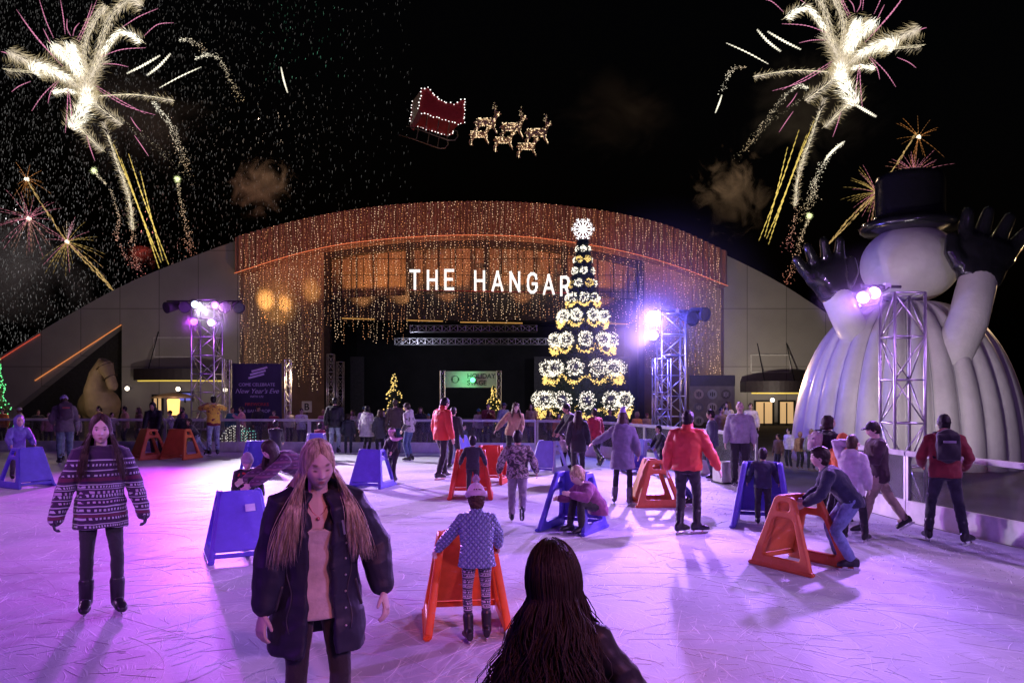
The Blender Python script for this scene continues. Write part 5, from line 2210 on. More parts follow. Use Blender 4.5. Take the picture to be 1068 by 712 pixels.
# --------------------------------------------------------- nearest figures
person('blonde', 'long-haired blonde woman in an open dark jacket looking down, closest at the centre left', 338, 458, 0, 6, d=3.95, fem=1, hi=True, fine=.0037,
       lean=5, pitch=14, yaw=8, roll=3, hunch=6, skin=(.52, .42, .38), brow=(.13, .09, .06), lids=1.0, twist=-4,
       handR=(-.0 + .27, .10, .90), handL=(-.33, .10, .955), elbowR=(.5, -.8, .0), elbowL=(-.5, -.8, 0), palmR=(-.8, -.5, 0), palmL=(.8, -.5, 0), curl=.45,
       tops=[top(C('knit_cream', (.50, .46, .42)), grow=.010, hem=.12, name='top', sleeve=.3, tmax=.80, wr=.004),
             top(NAVYN, grow=.052, arm=.036, hem=.27, flare=.03, cuff=.55, open=lambda t: .36 - .05 * math.sin(t * 3) + .30 * max(0, t - .6), thick=.026, neck=1.03, wr=.013, ws=6.0, sleeve=.94, lapel=True)],
       pants=trous(BLK, **SLIM), hair=dict(m=HBLD, long=True, len=.42, n=4200, face=62, thin=True, w=.72, coat=.058, loose=.22, front=.22, part=True, clumps=40,
       flow=lambda t, phi: (.52 * (1 - t) ** 1.2 + .05 + .10 * math.sin(phi * 23), (.05 * math.sin(phi) + .06 * math.sin(t * 6 + phi * 9), -.10, 0))))
root_, k_, *_ = PEOPLE['blonde']
nk = MB()
pts = []
for i in range(9):
    a = -1.0 + 2.0 * i / 8
    pts.append(k_['nb'] + k_['sfw'] * (.055 + .035 * math.cos(a * 1.3)) + k_['srt'] * .062 * math.sin(a) + k_['up2'] * (-.075 * math.cos(a * 1.5) - .01))
nk.tube(pts, .0022, 5)
nk.ell(pts[4] + k_['sfw'] * .012 - k_['up2'] * .012, .010, None, 8, 6)
nk.build('necklace', mat('necklace_rose', (.55, .2, .25), .3, .6), root_, smooth=True)
for e in (-1, 1):
    MB().ell(k_['hc'] + k_['HM'] @ V(e * .078, .0, -.045), .006, None, 8, 6).build('earring', mat('earring_pearl', (.8, .75, .7), .25), root_, smooth=True)
zp = MB()
c = k_['pel'].lerp(k_['nb'], .80) + k_['fwd'] * .176 + k_['rt'] * -.105
zp.bar(c, c - k_['up'] * .075 - k_['rt'] * .012, .010, .005)
zp.build('zip_pull', mat('zip_steel', (.6, .6, .62), .3, .9), root_, bevel=.002)

person('sweater', 'long-haired girl in a purple patterned knit sweater, black leggings and skates, arms held out', 107, 432, 640, 4, fem=1, hi=True, fine=.004,
       lean=1, pitch=3, yaw=-4, child=.1, skin=SK_L, brow=(.14, .09, .06), lids=.3,
       handR=(.345, .08, .885), handL=(-.335, .08, .89), elbowR=(.7, -.5, -.1), elbowL=(-.7, -.5, -.1), curl=.7, glove=(.03, .025, .05),
       tops=[top(knit, grow=.034, arm=.024, hem=.17, flare=.012, cuff=.9, neck=1.04, wr=.010, ws=8, name='sweater', sleeve=1.22)],
       pants=trous(BLK, **SLIM), footL=(-.13, .05, 0), footR=(.11, -.05, 0),
       hair=dict(m=HBRN, long=True, len=.38, n=3000, face=58, thin=True, w=.8, coat=.040, loose=.25, front=.25, part=True, clumps=30, flow=lambda t, phi: (.45 * (1 - t) + .05, (0, .10 if abs(phi - math.pi) > 1.2 else 0, 0))))

person('dark_hair', 'girl with very long wavy dark hair seen from behind, cropped by the bottom edge', 580, 577, 0, 172, d=2.55, fem=1, hi=True, child=.35,
       lean=6, pitch=4, roll=-6, side=-3, handR=(.60, .20, .78), elbowR=(.4, -.6, -.2), handL=(-.25, .12, .90), skin=SK_M,
       tops=[top(BLKN, grow=.014, arm=.012, hem=.10, wr=.010)], pants=trous(JEAND),
       hair=dict(m=hair_mat('hair_wavy_black', (.008, .005, .004), (.028, .018, .013)), long=True, len=.60, n=5200, face=62, w=1.15, thin=True, coat=.03, loose=.4, vol=.26,
                 flow=lambda t, phi: (.34 * (1 - t) + .14 * math.sin(t * 12 + phi * 2), ((.14 + .80 * t) * math.sin(t * 16 + math.floor(phi * 7) * 2.1), -.08 + .5 * t * math.cos(t * 14 + math.floor(phi * 9)), 0))))

person('quilt', 'child in a pale blue quilted jacket and pompom hat pushing an orange skating aid', 496, 505, 668, 186, child=.55, fem=1, hi=True,
       lean=7, pitch=6, handL=(-.46, .28, .99), handR=(.30, .36, 1.03), elbowL=(-.6, -.3, -.5), elbowR=(.8, -.2, -.5), skin=SK_L, curl=.9,
       tops=[top(QUILT, grow=.034, arm=.026, hem=.07, flare=.02, name='quilted_jacket', wr=.004, collar=True)],
       pants=trous(legging, grow=-.002, name='leggings', wr=.002, len=.78), footL=(-.10, -.04, 0), footR=(.12, .06, 0),
       hair=dict(m=HBRN), hat=dict(type='beanie', m=C('knit_lilac', (.66, .56, .70)), pom=C('pom_lilac', (.66, .58, .74)), tall=.015, brim=C('knit_lilac2', (.55, .46, .62))))
skating_aid('bright orange skating aid in front of the child in the quilted jacket', 486, 0, 184, AID_ORANGE, s=.97, d=6.42)

# ------------------------------------------------- figures across the ice
person('violet_child', 'small child in a pale hooded jacket leaning on the leftmost blue skating aid', 24, 433, 500, 15, child=.7, lean=24, pitch=-4,
       handL=(-.30, .42, .98), handR=(.26, .42, .98), tops=[top(C('nylon_lavender', (.16, .15, .44), 'nylon'), grow=.035, hem=.1, hood='up')], pants=trous(CHAR), skin=SK_L)
skating_aid('blue skating aid at the left edge carrying a hooded child', 27, 507, 28, AID_BLUE, s=1.02)
person('rucksack', 'person in a grey hoodie and lilac beanie with a patterned rucksack, back turned', 64, 411, 484, 186, lean=12, pitch=4, handR=(.20, .30, 1.05), handL=(-.22, .28, 1.05),
       tops=[top(C('hoodie_grey', (.13, .115, .125)), grow=.03, hem=.12, hood='down')], pants=trous(C('denim_teal', (.13, .20, .24), 'denim')), skin=SK_L, hair=dict(m=HBRN), hat=dict(type='beanie', m=C('knit_violet', (.38, .34, .62))))
person('hidden_jeans', 'person in light jeans mostly hidden in front of the rucksack wearer', 68, 418, 481, 190, lean=6, tops=[top(GREY, hem=.1)], pants=trous(JEANL), hair=dict(m=HBRN), skin=SK_L)
person('stooper', 'person all in black stooping over an orange skating aid', 165, 420, 476, -18, lean=34, pitch=28, handL=(-.20, .52, .82), handR=(.20, .52, .82),
       tops=[top(BLKN, grow=.03, hem=.1, hood='up')], pants=trous(BLK), skin=SK_M)
person('dark_kid', 'dark haired child in black between the two orange skating aids', 192, 428, 475, 20, child=.3, lean=12, tops=[top(BLK, grow=.025)], pants=trous(BLK), hair=dict(m=HBLK), skin=SK_M)
person('pusher', 'child in pale jeans pushing forward against an orange skating aid by the left tower', 199, 436, 476, -70, child=.4, lean=38, pitch=-10, handL=(-.18, .55, .85), handR=(.18, .55, .85),
       footR=(.1, -.45, .10), toeR=(0, .6, -.6), tops=[top(CHAR, grow=.02)], pants=trous(JEANL), hair=dict(m=HDBR), skin=SK_M)
skating_aid('worn burnt orange skating aid under the stooping person in black', 157, 478, -70, AID_DORANGE, s=1.1)
skating_aid('burnt orange skating aid, right one of the pair near the left tower', 189, 478, -35, AID_DORANGE, s=1.1)
person('red_yellow', 'person in a maroon and yellow top and pale jeans with arms raised, back turned', 222, 412, 475, 188, lean=2, handL=(-.12, .25, 1.50), handR=(.14, .25, 1.48), elbowL=(-.9, 0, -.5), elbowR=(.9, 0, -.5),
       tops=[top(MAROON, grow=.018, hem=.06), top(C('cloth_yellow', (.65, .42, .04)), grow=.022, hem=.0, sleeve=.1, name='vest')], pants=trous(JEANL), hair=dict(m=HBLK), skin=SK_M)
person('dark_behind', 'dark haired child in black standing at a far blue skating aid', 287, 438, 490, 170, child=.35, lean=8, tops=[top(BLK)], pants=trous(BLK), hair=dict(m=HBLK), skin=SK_M, handL=(-.2, .4, .95), handR=(.2, .4, .95))
skating_aid('blue skating aid standing behind the stooping mother', 268, 494, 170, AID_BLUE, s=.98)
person('mother', 'dark haired woman in a plaid jacket stooping to hold a phone before a child', 287, 457, 562, -72, fem=1, lean=58, pitch=38, hunch=8, yaw=14, hip=.90, hipy=-.15,
       handL=(-.12, .72, .78), handR=(.10, .80, .80), elbowL=(-.5, -.2, -.8), elbowR=(.5, -.3, -.8), size=.96,
       tops=[top(stripe, grow=.03, arm=.022, hem=.08)], pants=trous(BLK), skin=SK_L, hair=dict(m=HDBR, long=True, len=.25, face=58))
person('phone_child', 'small child in a grey beanie and black jacket sitting up on a blue skating aid', 261, 472, 562, 8, child=.75, lean=14, pitch=16, handL=(-.28, .36, .92), handR=(.28, .36, .92),
       tops=[top(BLKN, grow=.035, hem=.08), top(C('cloth_red', (.45, .03, .03)), grow=.03, sleeve=.05, hem=.0, neck=.9, name='vest')], pants=trous(BLK), skin=SK_L, hat=dict(type='beanie', m=C('knit_grey', (.27, .23, .27)), tall=.025))
skating_aid('large blue skating aid with solid front panel before the child in the grey beanie', 249, 579, 6, AID_BLUE, s=1.0, label_plate=True)
ph = thing('phone', 'phone held out by the stooping mother towards the child', 'phone', at(262, 504, 9.75), .5)
MB().box((0, 0, 0), (.075, .012, .15)).build('case', black_matt, ph, bevel=.004)
MB().box((0, .007, 0), (.066, .002, .135)).build('screen', emit('phone_screen', (.7, .75, 1), 1.2), ph)
person('maroon_kid', 'small child in a maroon top behind the blonde woman, back turned', 333, 441, 479, 175, child=.6, lean=12, handL=(-.25, .42, .95), handR=(.25, .42, .95), tops=[top(C('cloth_cerise', (.30, .03, .08)), grow=.03)], pants=trous(BLK), hair=dict(m=HBLK), skin=SK_L)
skating_aid('far blue skating aid with the child in maroon', 330, 482, 178, AID_BLUE, AID_PALE, s=1.0)
person('black_man', 'tall person in a black jacket and pale jeans far behind the blonde woman', 349, 414, 473, 170, tops=[top(BLKN, grow=.03, hem=.12)], pants=trous(JEANL), hair=dict(m=HBLK), skin=SK_M)
person('navy_kid', 'child in a navy jacket with hood, standing beside the tall person in pale jeans', 363, 431, 473, 176, child=.35, tops=[top(NAVYN, grow=.035, hem=.16, hood='down')], pants=trous(NAVY), hair=dict(m=HDBR), skin=SK_L)
person('white_coat', 'dark haired woman in a flared white hooded coat and black leggings', 383, 423, 473, 140, fem=1, lean=4, yaw=18, handR=(.16, .25, 1.22), handL=(-.30, -.05, .90),
       tops=[top(WHITE, grow=.035, hem=.30, flare=.09, hood='down', name='coat')], pants=trous(BLK, **SLIM), hair=dict(m=HBLK, long=True, len=.2), skin=SK_L)
person('coat_friend', 'person in a dark coat just right of the woman in the white coat', 396, 427, 474, 190, child=.1, fem=1, tops=[top(CHAR, grow=.03, hem=.3, name='coat')], pants=trous(BLK), hair=dict(m=HBRN, long=True, len=.15), skin=SK_L)
person('tree_man', 'person in a dark plaid shirt in front of the small left fir', 412, 416, 474, 180, tops=[top(C('plaid_brown', (.07, .045, .04)), grow=.02, hem=.1)], pants=trous(JEAND), hair=dict(m=HBRN), skin=SK_M)
person('varsity', 'young man in a pale jacket with dark sleeves and blue jeans gliding left', 424, 420, 481, -115, lean=4, pitch=14, handL=(-.20, .12, .95), handR=(.22, .10, .95),
       tops=[top(LGREY, grow=.02, hem=.06, sleeve=.12, hood='down', name='vest'), top(CHAR, grow=.014, hem=.04)], pants=trous(C('denim_mid', (.05, .08, .19), 'denim')), hair=dict(m=HDBR), skin=SK_L)
person('pink_band', 'child in black with a pink hat and flying scarf tugging a blue skating aid', 408, 445, 505, -42, child=.55, lean=-6, side=10, handL=(-.25, .40, .95), handR=(.05, .42, 1.0), footL=(-.12, .15, 0), footR=(.20, -.30, 0),
       tops=[top(BLK, grow=.02)], pants=trous(BLK), hair=dict(m=HBRN), hat=dict(type='headband', m=PINK), skin=SK_L)
rt_, kk_, *_ = PEOPLE['pink_band']
mb = MB()
pp = [kk_['nb'] + kk_['up2'] * .02, kk_['nb'] + V(-.16, .12, -.02), kk_['nb'] + V(-.34, .16, -.02), kk_['nb'] + V(-.50, .10, .03)]
mb.limb(pp, [.085, .06, .055, .03], 10)
job(mb, 'scarf', PINK, rt_, .02, 2)
skating_aid('blue skating aid being tugged by the child in the pink hat', 389, 507, -25, AID_BLUE, s=.98)
person('red_man', 'man in a red jacket and black trousers looking down, middle distance', 464, 415, 499, 128, lean=3, pitch=24, tops=[top(REDJ, grow=.03, hem=.10, collar=True, wr=.01)], pants=trous(BLK, grow=.012), hair=dict(m=HBLK), skin=SK_L,
       footL=(-.10, .18, 0), footR=(.10, -.15, 0))
person('red_shadow', 'dark figure half hidden behind the man in the red jacket', 473, 424, 489, 150, tops=[top(BLK, hem=.1)], pants=trous(BLK), hair=dict(m=HBLK), skin=SK_M)
person('blue_rider', 'small child in dark clothes riding a blue skating aid in the distance', 484, 442, 478, 40, child=.7, lean=10, tops=[top(CHAR, grow=.03)], pants=trous(BLK), hair=dict(m=HBLK), skin=SK_L)
skating_aid('blue skating aid with pale side behind the man in the red jacket', 477, 482, 60, AID_BLUE, AID_PALE, s=.95)
person('red_aid_child', 'child in black pushing a bright red skating aid, back turned', 493, 454, 521, 178, child=.55, lean=9, handL=(-.36, .22, .98), handR=(.36, .22, .98), tops=[top(BLK, grow=.018)], pants=trous(BLK), hair=dict(m=HBLK), skin=SK_M)
skating_aid('bright red skating aid wrapped round the child in black', 491, 518, 178, AID_RED, s=1.1)
skating_aid('second red skating aid just beyond the child in black', 511, 503, 165, AID_RED, s=1.0)
person('tan_woman', 'long-haired woman in a tan jacket reaching down to her right', 538, 420, 486, 12, fem=1, lean=16, side=-6, pitch=14, handR=(.62, .22, .86), handL=(-.20, .10, .92),
       tops=[top(TAN, grow=.03, hem=.1)], pants=trous(BLK), hair=dict(m=HBRN, long=True, len=.28), skin=SK_L)
person('camo_boy', 'boy in a camouflage jacket skating away with one skate lifted', 540, 449, 544, 178, child=.35, lean=7, pitch=14, handL=(-.36, .08, .98), handR=(.36, .06, .98), footR=(.10, -.42, .17), toeR=(0, .35, -.9), kneeR=(.05, 1, 0),
       tops=[top(CAMO, grow=.042, arm=.03, hem=.09, wr=.012)], pants=trous(C('cloth_grey_violet', (.20, .17, .20)), grow=.016), hair=dict(m=HBLK), skin=SK_M)
person('crouched', 'blonde child in a purple coat crouching inside a blue skating aid', 601, 489, 556, -62, child=.6, hip=.46, hipy=-.16, lean=38, pitch=25, footL=(-.1, .22, 0), footR=(.12, .34, 0), handL=(-.28, .48, .72), handR=(.20, .48, .60),
       kneeL=(-.1, .6, 1), kneeR=(.1, .6, 1), tops=[top(C('cloth_plum', (.20, .05, .15)), grow=.035, hem=.12)], pants=trous(BLK), hair=dict(m=HGLD, curly=True), skin=SK_L, size=.80)
skating_aid('vivid blue skating aid around the crouching blonde child', 597, 552, 155, AID_BLUE, s=1.02)
person('black_pusher', 'person in black bending to push a pale sided blue skating aid beneath the big tree', 590, 421, 490, -65, lean=20, pitch=20, handL=(-.15, .50, .95), handR=(.12, .50, .95), tops=[top(BLK, hem=.12)], pants=trous(BLK), hair=dict(m=HBLK), skin=SK_M)
skating_aid('blue skating aid with pale sides beneath the big lit tree', 573, 491, -30, AID_BLUE, AID_PALE, s=.95)
person('aid_rider', 'small child in a beige top holding the pale sided blue skating aid', 586, 452, 489, -50, child=.7, lean=14, handL=(-.25, .45, .9), handR=(.25, .45, .9), tops=[top(C('cloth_beige', (.45, .34, .32)), grow=.02)], pants=trous(BLK), hair=dict(m=HBRN), skin=SK_L)
person('black_hair_woman', 'woman in black with very long straight brown hair, back turned', 603, 428, 500, 182, fem=1, lean=3, tops=[top(BLK, grow=.03, hem=.24, name='coat')], pants=trous(BLK), hair=dict(m=HDBR, long=True, len=.42), skin=SK_L)
person('red_coat', 'person in a red coat lifting one skate, under the big lit tree', 620, 426, 487, -150, fem=1, lean=8, pitch=8, footL=(-.08, -.5, .18), toeL=(0, .6, -.7), handR=(.40, .30, 1.0), tops=[top(C('cloth_crimson', (.38, .025, .04)), grow=.025, hem=.16)], pants=trous(BLK), hair=dict(m=HDBR), skin=SK_M)
person('grey_coat', 'woman in a grey coat and violet pointed beanie, holding one arm out sideways', 650, 428, 526, 172, fem=1, lean=4, yaw=10, handL=(-.62, .22, 1.12), handR=(.28, .10, .95), elbowL=(-.2, -.4, -.9),
       tops=[top(C('wool_grey', (.16, .145, .19)), grow=.038, arm=.024, hem=.26, flare=.03, hood='down', name='coat', wr=.009)], pants=trous(BLK, **SLIM), hair=dict(m=HBRN, long=True, len=.12),
       hat=dict(type='pointed', m=C('knit_mauve', (.33, .27, .50))), skin=SK_L, footL=(-.16, .05, 0), footR=(.14, -.03, 0), boot=C('boot_grey', (.12, .11, .13), 'leather'))
person('blue_box_kid', 'child in black behind the pale blue skating aid near the gate', 686, 443, 492, -60, child=.45, lean=26, handL=(-.2, .5, .85), handR=(.2, .5, .85), tops=[top(BLK)], pants=trous(BLK), hair=dict(m=HBLK), skin=SK_M)
skating_aid('pale blue skating aid left of the man in the coral jacket', 670, 491, -40, AID_BLUE, AID_PALE, s=1.0)
person('slumped', 'child in blue slumped over a red skating aid', 703, 452, 526, -80, child=.4, hip=.80, lean=38, pitch=10, handL=(-.2, .52, .86), handR=(.2, .52, .86), tops=[top(C('cloth_blue', (.06, .08, .26)), grow=.025, hem=.12)], pants=trous(C('cloth_blue2', (.05, .06, .2))), hair=dict(m=HBLK), skin=SK_M)
skating_aid('dark red skating aid left of the man in the coral jacket', 684, 526, -75, AID_DORANGE, s=1.0)
person('coral_man', 'man in a bright coral red jacket and black trousers, back turned, dark hair', 719, 428, 556, 168, lean=4, pitch=10, handL=(-.30, .06, .92), handR=(.42, .14, .92), tops=[top(REDJ2, grow=.040, arm=.028, hem=.03, collar=True, wr=.012, ws=8, cuff=.6)],
       pants=trous(BLK, grow=.004), hair=dict(m=HBLK), skin=SK_L, footL=(-.09, -.06, 0), footR=(.12, .10, 0), footyawR=55, footyawL=30)
person('navy_man', 'man in a navy jumper and jeans in profile near the open gate', 741, 427, 500, -95, tops=[top(C('cloth_slate', (.07, .075, .12)), grow=.02, hem=.1)], pants=trous(JEAND), hair=dict(m=HBLK), skin=SK_M, pitch=8)
person('pale_man', 'balding man in a pale grey sweatshirt and black trousers facing the camera by the gate', 771, 418, 506, -4, tops=[top(LGREY, grow=.034, hem=.06, arm=.024)], pants=trous(BLK, grow=.02), hair=None, skin=SK_L, brow=(.1, .07, .05), lids=.3)
person('blue_aid_kid', 'child in dark clothes pushing a blue skating aid by the gate, back turned', 797, 466, 547, 180, child=.45, lean=8, handL=(-.34, .28, .98), handR=(.34, .28, .98), tops=[top(NAVY, grow=.028)], pants=trous(BLK, grow=.012), hair=dict(m=HBLK), skin=SK_M, hat=dict(type='cap', m=BLK))
skating_aid('deep blue skating aid in front of the dark child by the gate', 795, 547, 178, AID_BLUE, s=1.15)
person('bent_boy', 'boy in a dark sweatshirt and faded jeans bending over an orange skating aid', 857, 464, 592, -84, child=.25, hip=.88, hipy=-.12, lean=36, pitch=2, hunch=10, handL=(-.14, .44, .83), handR=(.16, .42, .85), elbowL=(-.6, -.4, -.4), elbowR=(.6, -.4, -.4),
       tops=[top(NAVY, grow=.024, hem=.06)], pants=trous(C('denim_faded', (.16, .21, .36), 'denim'), grow=.014), hair=dict(m=HDBR, fringe=True), skin=SK_L, footL=(-.10, -.10, 0), footR=(.14, .02, 0), curl=.9, size=.86)
skating_aid('burnt orange skating aid with open side under the bending boy', 836, 592, -128, AID_DORANGE, s=1.0, d=8.55)
person('bag_woman', 'dark haired woman in black with a small rucksack facing the snowman', 865, 433, 541, 128, fem=1, yaw=-30, tops=[top(BLK, grow=.026, hem=.12)], pants=trous(BLK), hair=dict(m=HDBR, long=True, len=.10, face=66), skin=SK_L)
person('orange_hood', 'person in an orange hooded jacket half hidden beside the white hoodie girl', 881, 452, 546, 150, child=.3, lean=6, tops=[top(ORNG, grow=.04, hem=.12, hood='up')], pants=trous(BLK), skin=SK_L)
person('white_hoodie', 'girl in a pale printed hoodie with one arm raised to her cap, back turned', 890, 452, 565, 165, child=.25, fem=1, lean=3, handL=(-.05, .08, 1.62), elbowL=(-.9, .2, .1), handR=(.24, .10, .92),
       tops=[top(C('hoodie_print', (.50, .46, .52)), grow=.034, hem=.16, hood='down')], pants=trous(BLK), hair=dict(m=HBRN), hat=dict(type='cap', m=BLK), skin=SK_L, footR=(.18, .15, 0))
person('cap_man', 'man in a dark shirt, cap and khaki trousers striding left along the barrier', 910, 438, 557, -70, lean=4, pitch=16, handR=(.05, .32, 1.22), handL=(-.10, .32, 1.20), footL=(-.1, .30, 0), footR=(.12, -.46, .06), toeR=(0, .85, -.5),
       tops=[top(C('cloth_aubergine', (.045, .02, .03)), grow=.026, hem=.13)], pants=trous(KHAKI, grow=.012), hair=dict(m=HDBR), hat=dict(type='cap', m=BLK), skin=SK_L)
person('red_hood_man', 'man with red sleeves and hood under a black rucksack, back turned at the right barrier', 988, 432, 565, 190, lean=6, pitch=6, handL=(-.24, .32, 1.04), handR=(.26, .20, 1.0), elbowL=(-.45, -.8, -.2), elbowR=(.5, -.8, -.2),
       tops=[top(C('cloth_brick', (.20, .022, .022)), grow=.032, arm=.022, hem=.05, hood='down')], pants=trous(C('denim_black', (.022, .024, .035), 'denim'), grow=.008), hair=dict(m=HBLK), skin=SK_M, footL=(-.20, .05, 0), footR=(.22, -.10, 0), footyawR=40)


def rucksack(key, label, m, sc_=1.0, trim=None):
    root, k, s, d, rz = PEOPLE[key]
    Rz = Matrix.Rotation(rz, 3, 'Z')
    c = k['mid'].lerp(k['nb'], .30) - k['sfw'] * .245
    t = thing('rucksack', label, 'rucksack', Matrix.Translation(root.location) @ (Rz @ c * s), rz, None, s)
    x, y, z = k['srt'], k['sfw'], k['up2']
    mb = MB()
    mb.ell((0, 0, 0), V(.165, .085, .25) * sc_, rot_to(x, y, z), 18, 12)
    mb.box(-y * .01 - z * .02, (.29 * sc_, .13, .36 * sc_), rot_to(x, y, z))
    mb.ell(-z * .07 - y * .07, V(.13, .06, .12) * sc_, rot_to(x, y, z), 14, 10)
    mb.box(y * .03, (.26 * sc_, .10, .40 * sc_), rot_to(x, y, z))
    job(mb, 'bag', m, t, .016, 3, .004, 10)
    st = MB()
    for e in (-1, 1):
        p = k['sh']['R' if e > 0 else 'L']
        st.tube([x * e * .10 + z * .18 + y * .06, (k['nb'] + x * e * .13 + z * .035 - y * .06) - c, (k['nb'] + x * e * .14 - z * .03 + y * .115) - c, (k['mid'] + x * e * .16 + y * .155) - c, x * e * .15 - z * .16 + y * .1], .022, 8, .5)
    st.build('straps', black_matt, t, smooth=True)
    tr_ = MB().box(-y * .128 * sc_ + z * .05, (.16 * sc_, .02, .03), rot_to(x, y, z))
    tr_.build('trim', trim or LGREY, t)


rucksack('rucksack', 'dark patterned rucksack on the back of the person in grey', C('bag_patterned', (.06, .04, .055)), 1.0, C('bag_red', (.4, .08, .08)))
rucksack('red_hood_man', 'black rucksack on the back of the man with red sleeves', BLK, .95)
rucksack('bag_woman', 'small pale rucksack on the back of the woman in black', C('bag_mauve', (.34, .25, .28)), .72)

# teddy carried by the man in the cap
root, k, s, d, rz = PEOPLE['cap_man']
c = world_of('cap_man', (k['wr']['R'] + k['wr']['L']) / 2 + V(0, .06, .06))
t = thing('teddy_bear', 'small orange teddy bear carried by the man in the dark cap', 'teddy bear', c, rz)
mb = MB()
mb.ell((0, 0, -.08), (.09, .08, .11))
mb.ell((0, .01, .07), (.075, .07, .07))
for e in (-1, 1):
    mb.ell((e * .055, 0, .13), .03)
    mb.limb([(e * .06, 0, -.02), (e * .14, .05, -.06)], [.035, .03])
    mb.limb([(e * .05, .02, -.15), (e * .08, .12, -.19)], [.042, .038])
mb.ell((0, .07, .05), (.03, .025, .024))
job(mb, 'body', mat('teddy_fur', (.45, .19, .05), .9, var=.3, bump=.6, bscale=120), t, .012, 2)

# ---------------------------------------------------------- spectators
PROTO = []
for i, kw in enumerate([dict(fem=1, hair=dict(m=HBRN, long=True, len=.2)), dict(hair=dict(m=HBLK)), dict(hair=dict(m=HDBR), hat=dict(type='beanie', m=C('knit_a', (.3, .3, .33)))),
                        dict(fem=1, hair=dict(m=HBLK, tail=True)), dict(hat=dict(type='cap', m=C('cap_a', (.05, .05, .08))), hair=dict(m=HBRN)), dict(child=.4, hair=dict(m=HGLD)),
                        dict(hair=dict(m=HBLK), handR=(.10, .30, 1.35), handL=(-.1, .3, 1.3))]):
    PROTO.append(person('proto%d' % i, 'spectator', 20 + i, 425, 0, 0, d=27 + i * .1, floor=-.06, skates=False, size=.95, group='spectators behind the barrier',
                        tops=[top(C('proto_top', (.1, .1, .1)), grow=.028, hem=.1)], pants=trous(C('proto_leg', (.04, .04, .05))), skin=(SK_L, SK_M, SK_D)[i % 3], **kw)[0])
# ------------------------------------------------------------- finishing
finish_remesh()
def surface_strip(o, xz, name, m, w=.006, lift=.003, knobs=False):
    """Trim that follows the front of a garment: the height and side positions are given, the depth is found on the cloth."""
    mb = MB()
    pts = []
    for x, z in xz:
        ok, loc, nr, _ = o.ray_cast(V(x, 1.2, z), V(0, -1, 0))
        if ok:
            pts.append(loc + nr * lift)
    if knobs:
        for p in pts:
            mb.ell(p, w, None, 10, 6)
    elif len(pts) > 1:
        mb.tube(pts, w, 6, .6)
    if pts:
        return mb.build(name, m, o, smooth=True)


bl_root = PEOPLE['blonde'][0]
bl_jacket = [c for c in bl_root.children if c.name.startswith('jacket')][0]
seam_m = mat('jacket_seam', (.035, .036, .045), .5)
bpy.context.view_layer.update()
for sx_ in (-1, 1):
    surface_strip(bl_jacket, [(sx_ * (.150 + .012 * math.sin(q * .7)), .78 + .028 * q) for q in range(20)], 'placket_seam', seam_m, .0035)
    surface_strip(bl_jacket, [(sx_ * (.185 + .0045 * q), 1.02 - .018 * q) for q in range(9)], 'pocket_welt', seam_m, .008)
surface_strip(bl_jacket, [(-.128, .80 + .085 * q) for q in range(6)], 'snaps', mat('zip_steel', (.6, .6, .62), .3, .9), .0065, knobs=True)
TOPS = [('black', (.02, .02, .022)), ('maroon', (.18, .02, .03)), ('cream', (.55, .5, .42)), ('grey', (.25, .25, .27)), ('red', (.5, .04, .03)), ('navy', (.03, .04, .1)),
        ('tan', (.38, .24, .13)), ('orange', (.6, .2, .05)), ('teal', (.04, .2, .22)), ('white', (.7, .7, .7)), ('brown', (.14, .08, .05)), ('pink', (.6, .25, .32))]
rr = random.Random(21)
spots = []
for i in range(22):
    spots.append((6 + i * 15.6 + rr.uniform(-4, 4), rr.uniform(26.6, 29.5), rr.uniform(.66, .86), 0))
for px in (368, 379, 402, 436, 448, 498, 508, 522, 552, 572, 580, 634, 662, 676):
    spots.append((px + rr.uniform(-3, 3), rr.uniform(25.8, 28.8) if px < 600 else rr.uniform(25, 26), rr.uniform(.70, .92), 0))
for px in (812, 823, 834, 846, 856):
    spots.append((px, rr.uniform(19.2, 20), rr.uniform(.50, .60), 0))
for px in (752, 760, 783):
    spots.append((px, rr.uniform(23, 26), rr.uniform(.85, .97), 0))
n = 0
ORD = ['first', 'second', 'third', 'fourth', 'fifth', 'sixth', 'seventh', 'eighth', 'ninth', 'tenth', 'eleventh', 'twelfth', 'thirteenth', 'fourteenth', 'fifteenth',
       'sixteenth', 'seventeenth', 'eighteenth', 'nineteenth', 'twentieth', 'twenty-first', 'twenty-second']
place = [('far left barrier', 22), ('barrier before the stage', 14), ('snowman side barrier', 5), ('sponsor board front', 3)]
idx = 0
used = set()
for nm, cnt in place:
    grp = sorted(spots[idx:idx + cnt])
    idx += cnt
    for j, (px, d, s, _) in enumerate(grp):
        pi = rr.randrange(len(PROTO))
        src = PROTO[pi]
        fresh = pi not in used
        used.add(pi)
        o = src if fresh else copy_tree(src)
        o.location = ((px - CX_PX) / F_PX * d, d, -.06)
        o.rotation_euler = (0, 0, RAD(180 + rr.uniform(-70, 70)))
        o.scale = (s,) * 3
        cn, cc = rr.choice(TOPS)
        m = C('spectator_' + cn, cc)
        for ch in [x for x in bpy.data.objects if x.parent == o]:
            if ch.name.startswith('jacket'):
                ch.material_slots[0].link = 'OBJECT'
                ch.material_slots[0].material = m
            elif ch.name.startswith(('beanie', 'cap')):
                ch.material_slots[0].link = 'OBJECT'
                ch.material_slots[0].material = C('spectator_' + rr.choice(TOPS)[0], cc)
        w = {'far left barrier': 'behind the far barrier\'s left half', 'barrier before the stage': 'between the far barrier and the stage',
             'snowman side barrier': 'low down beside the snowman dome', 'sponsor board front': 'near the sponsor board'}[nm]
        o['label'] = 'spectator in a %s top %s, %s from the left' % (cn, w, ORD[j])
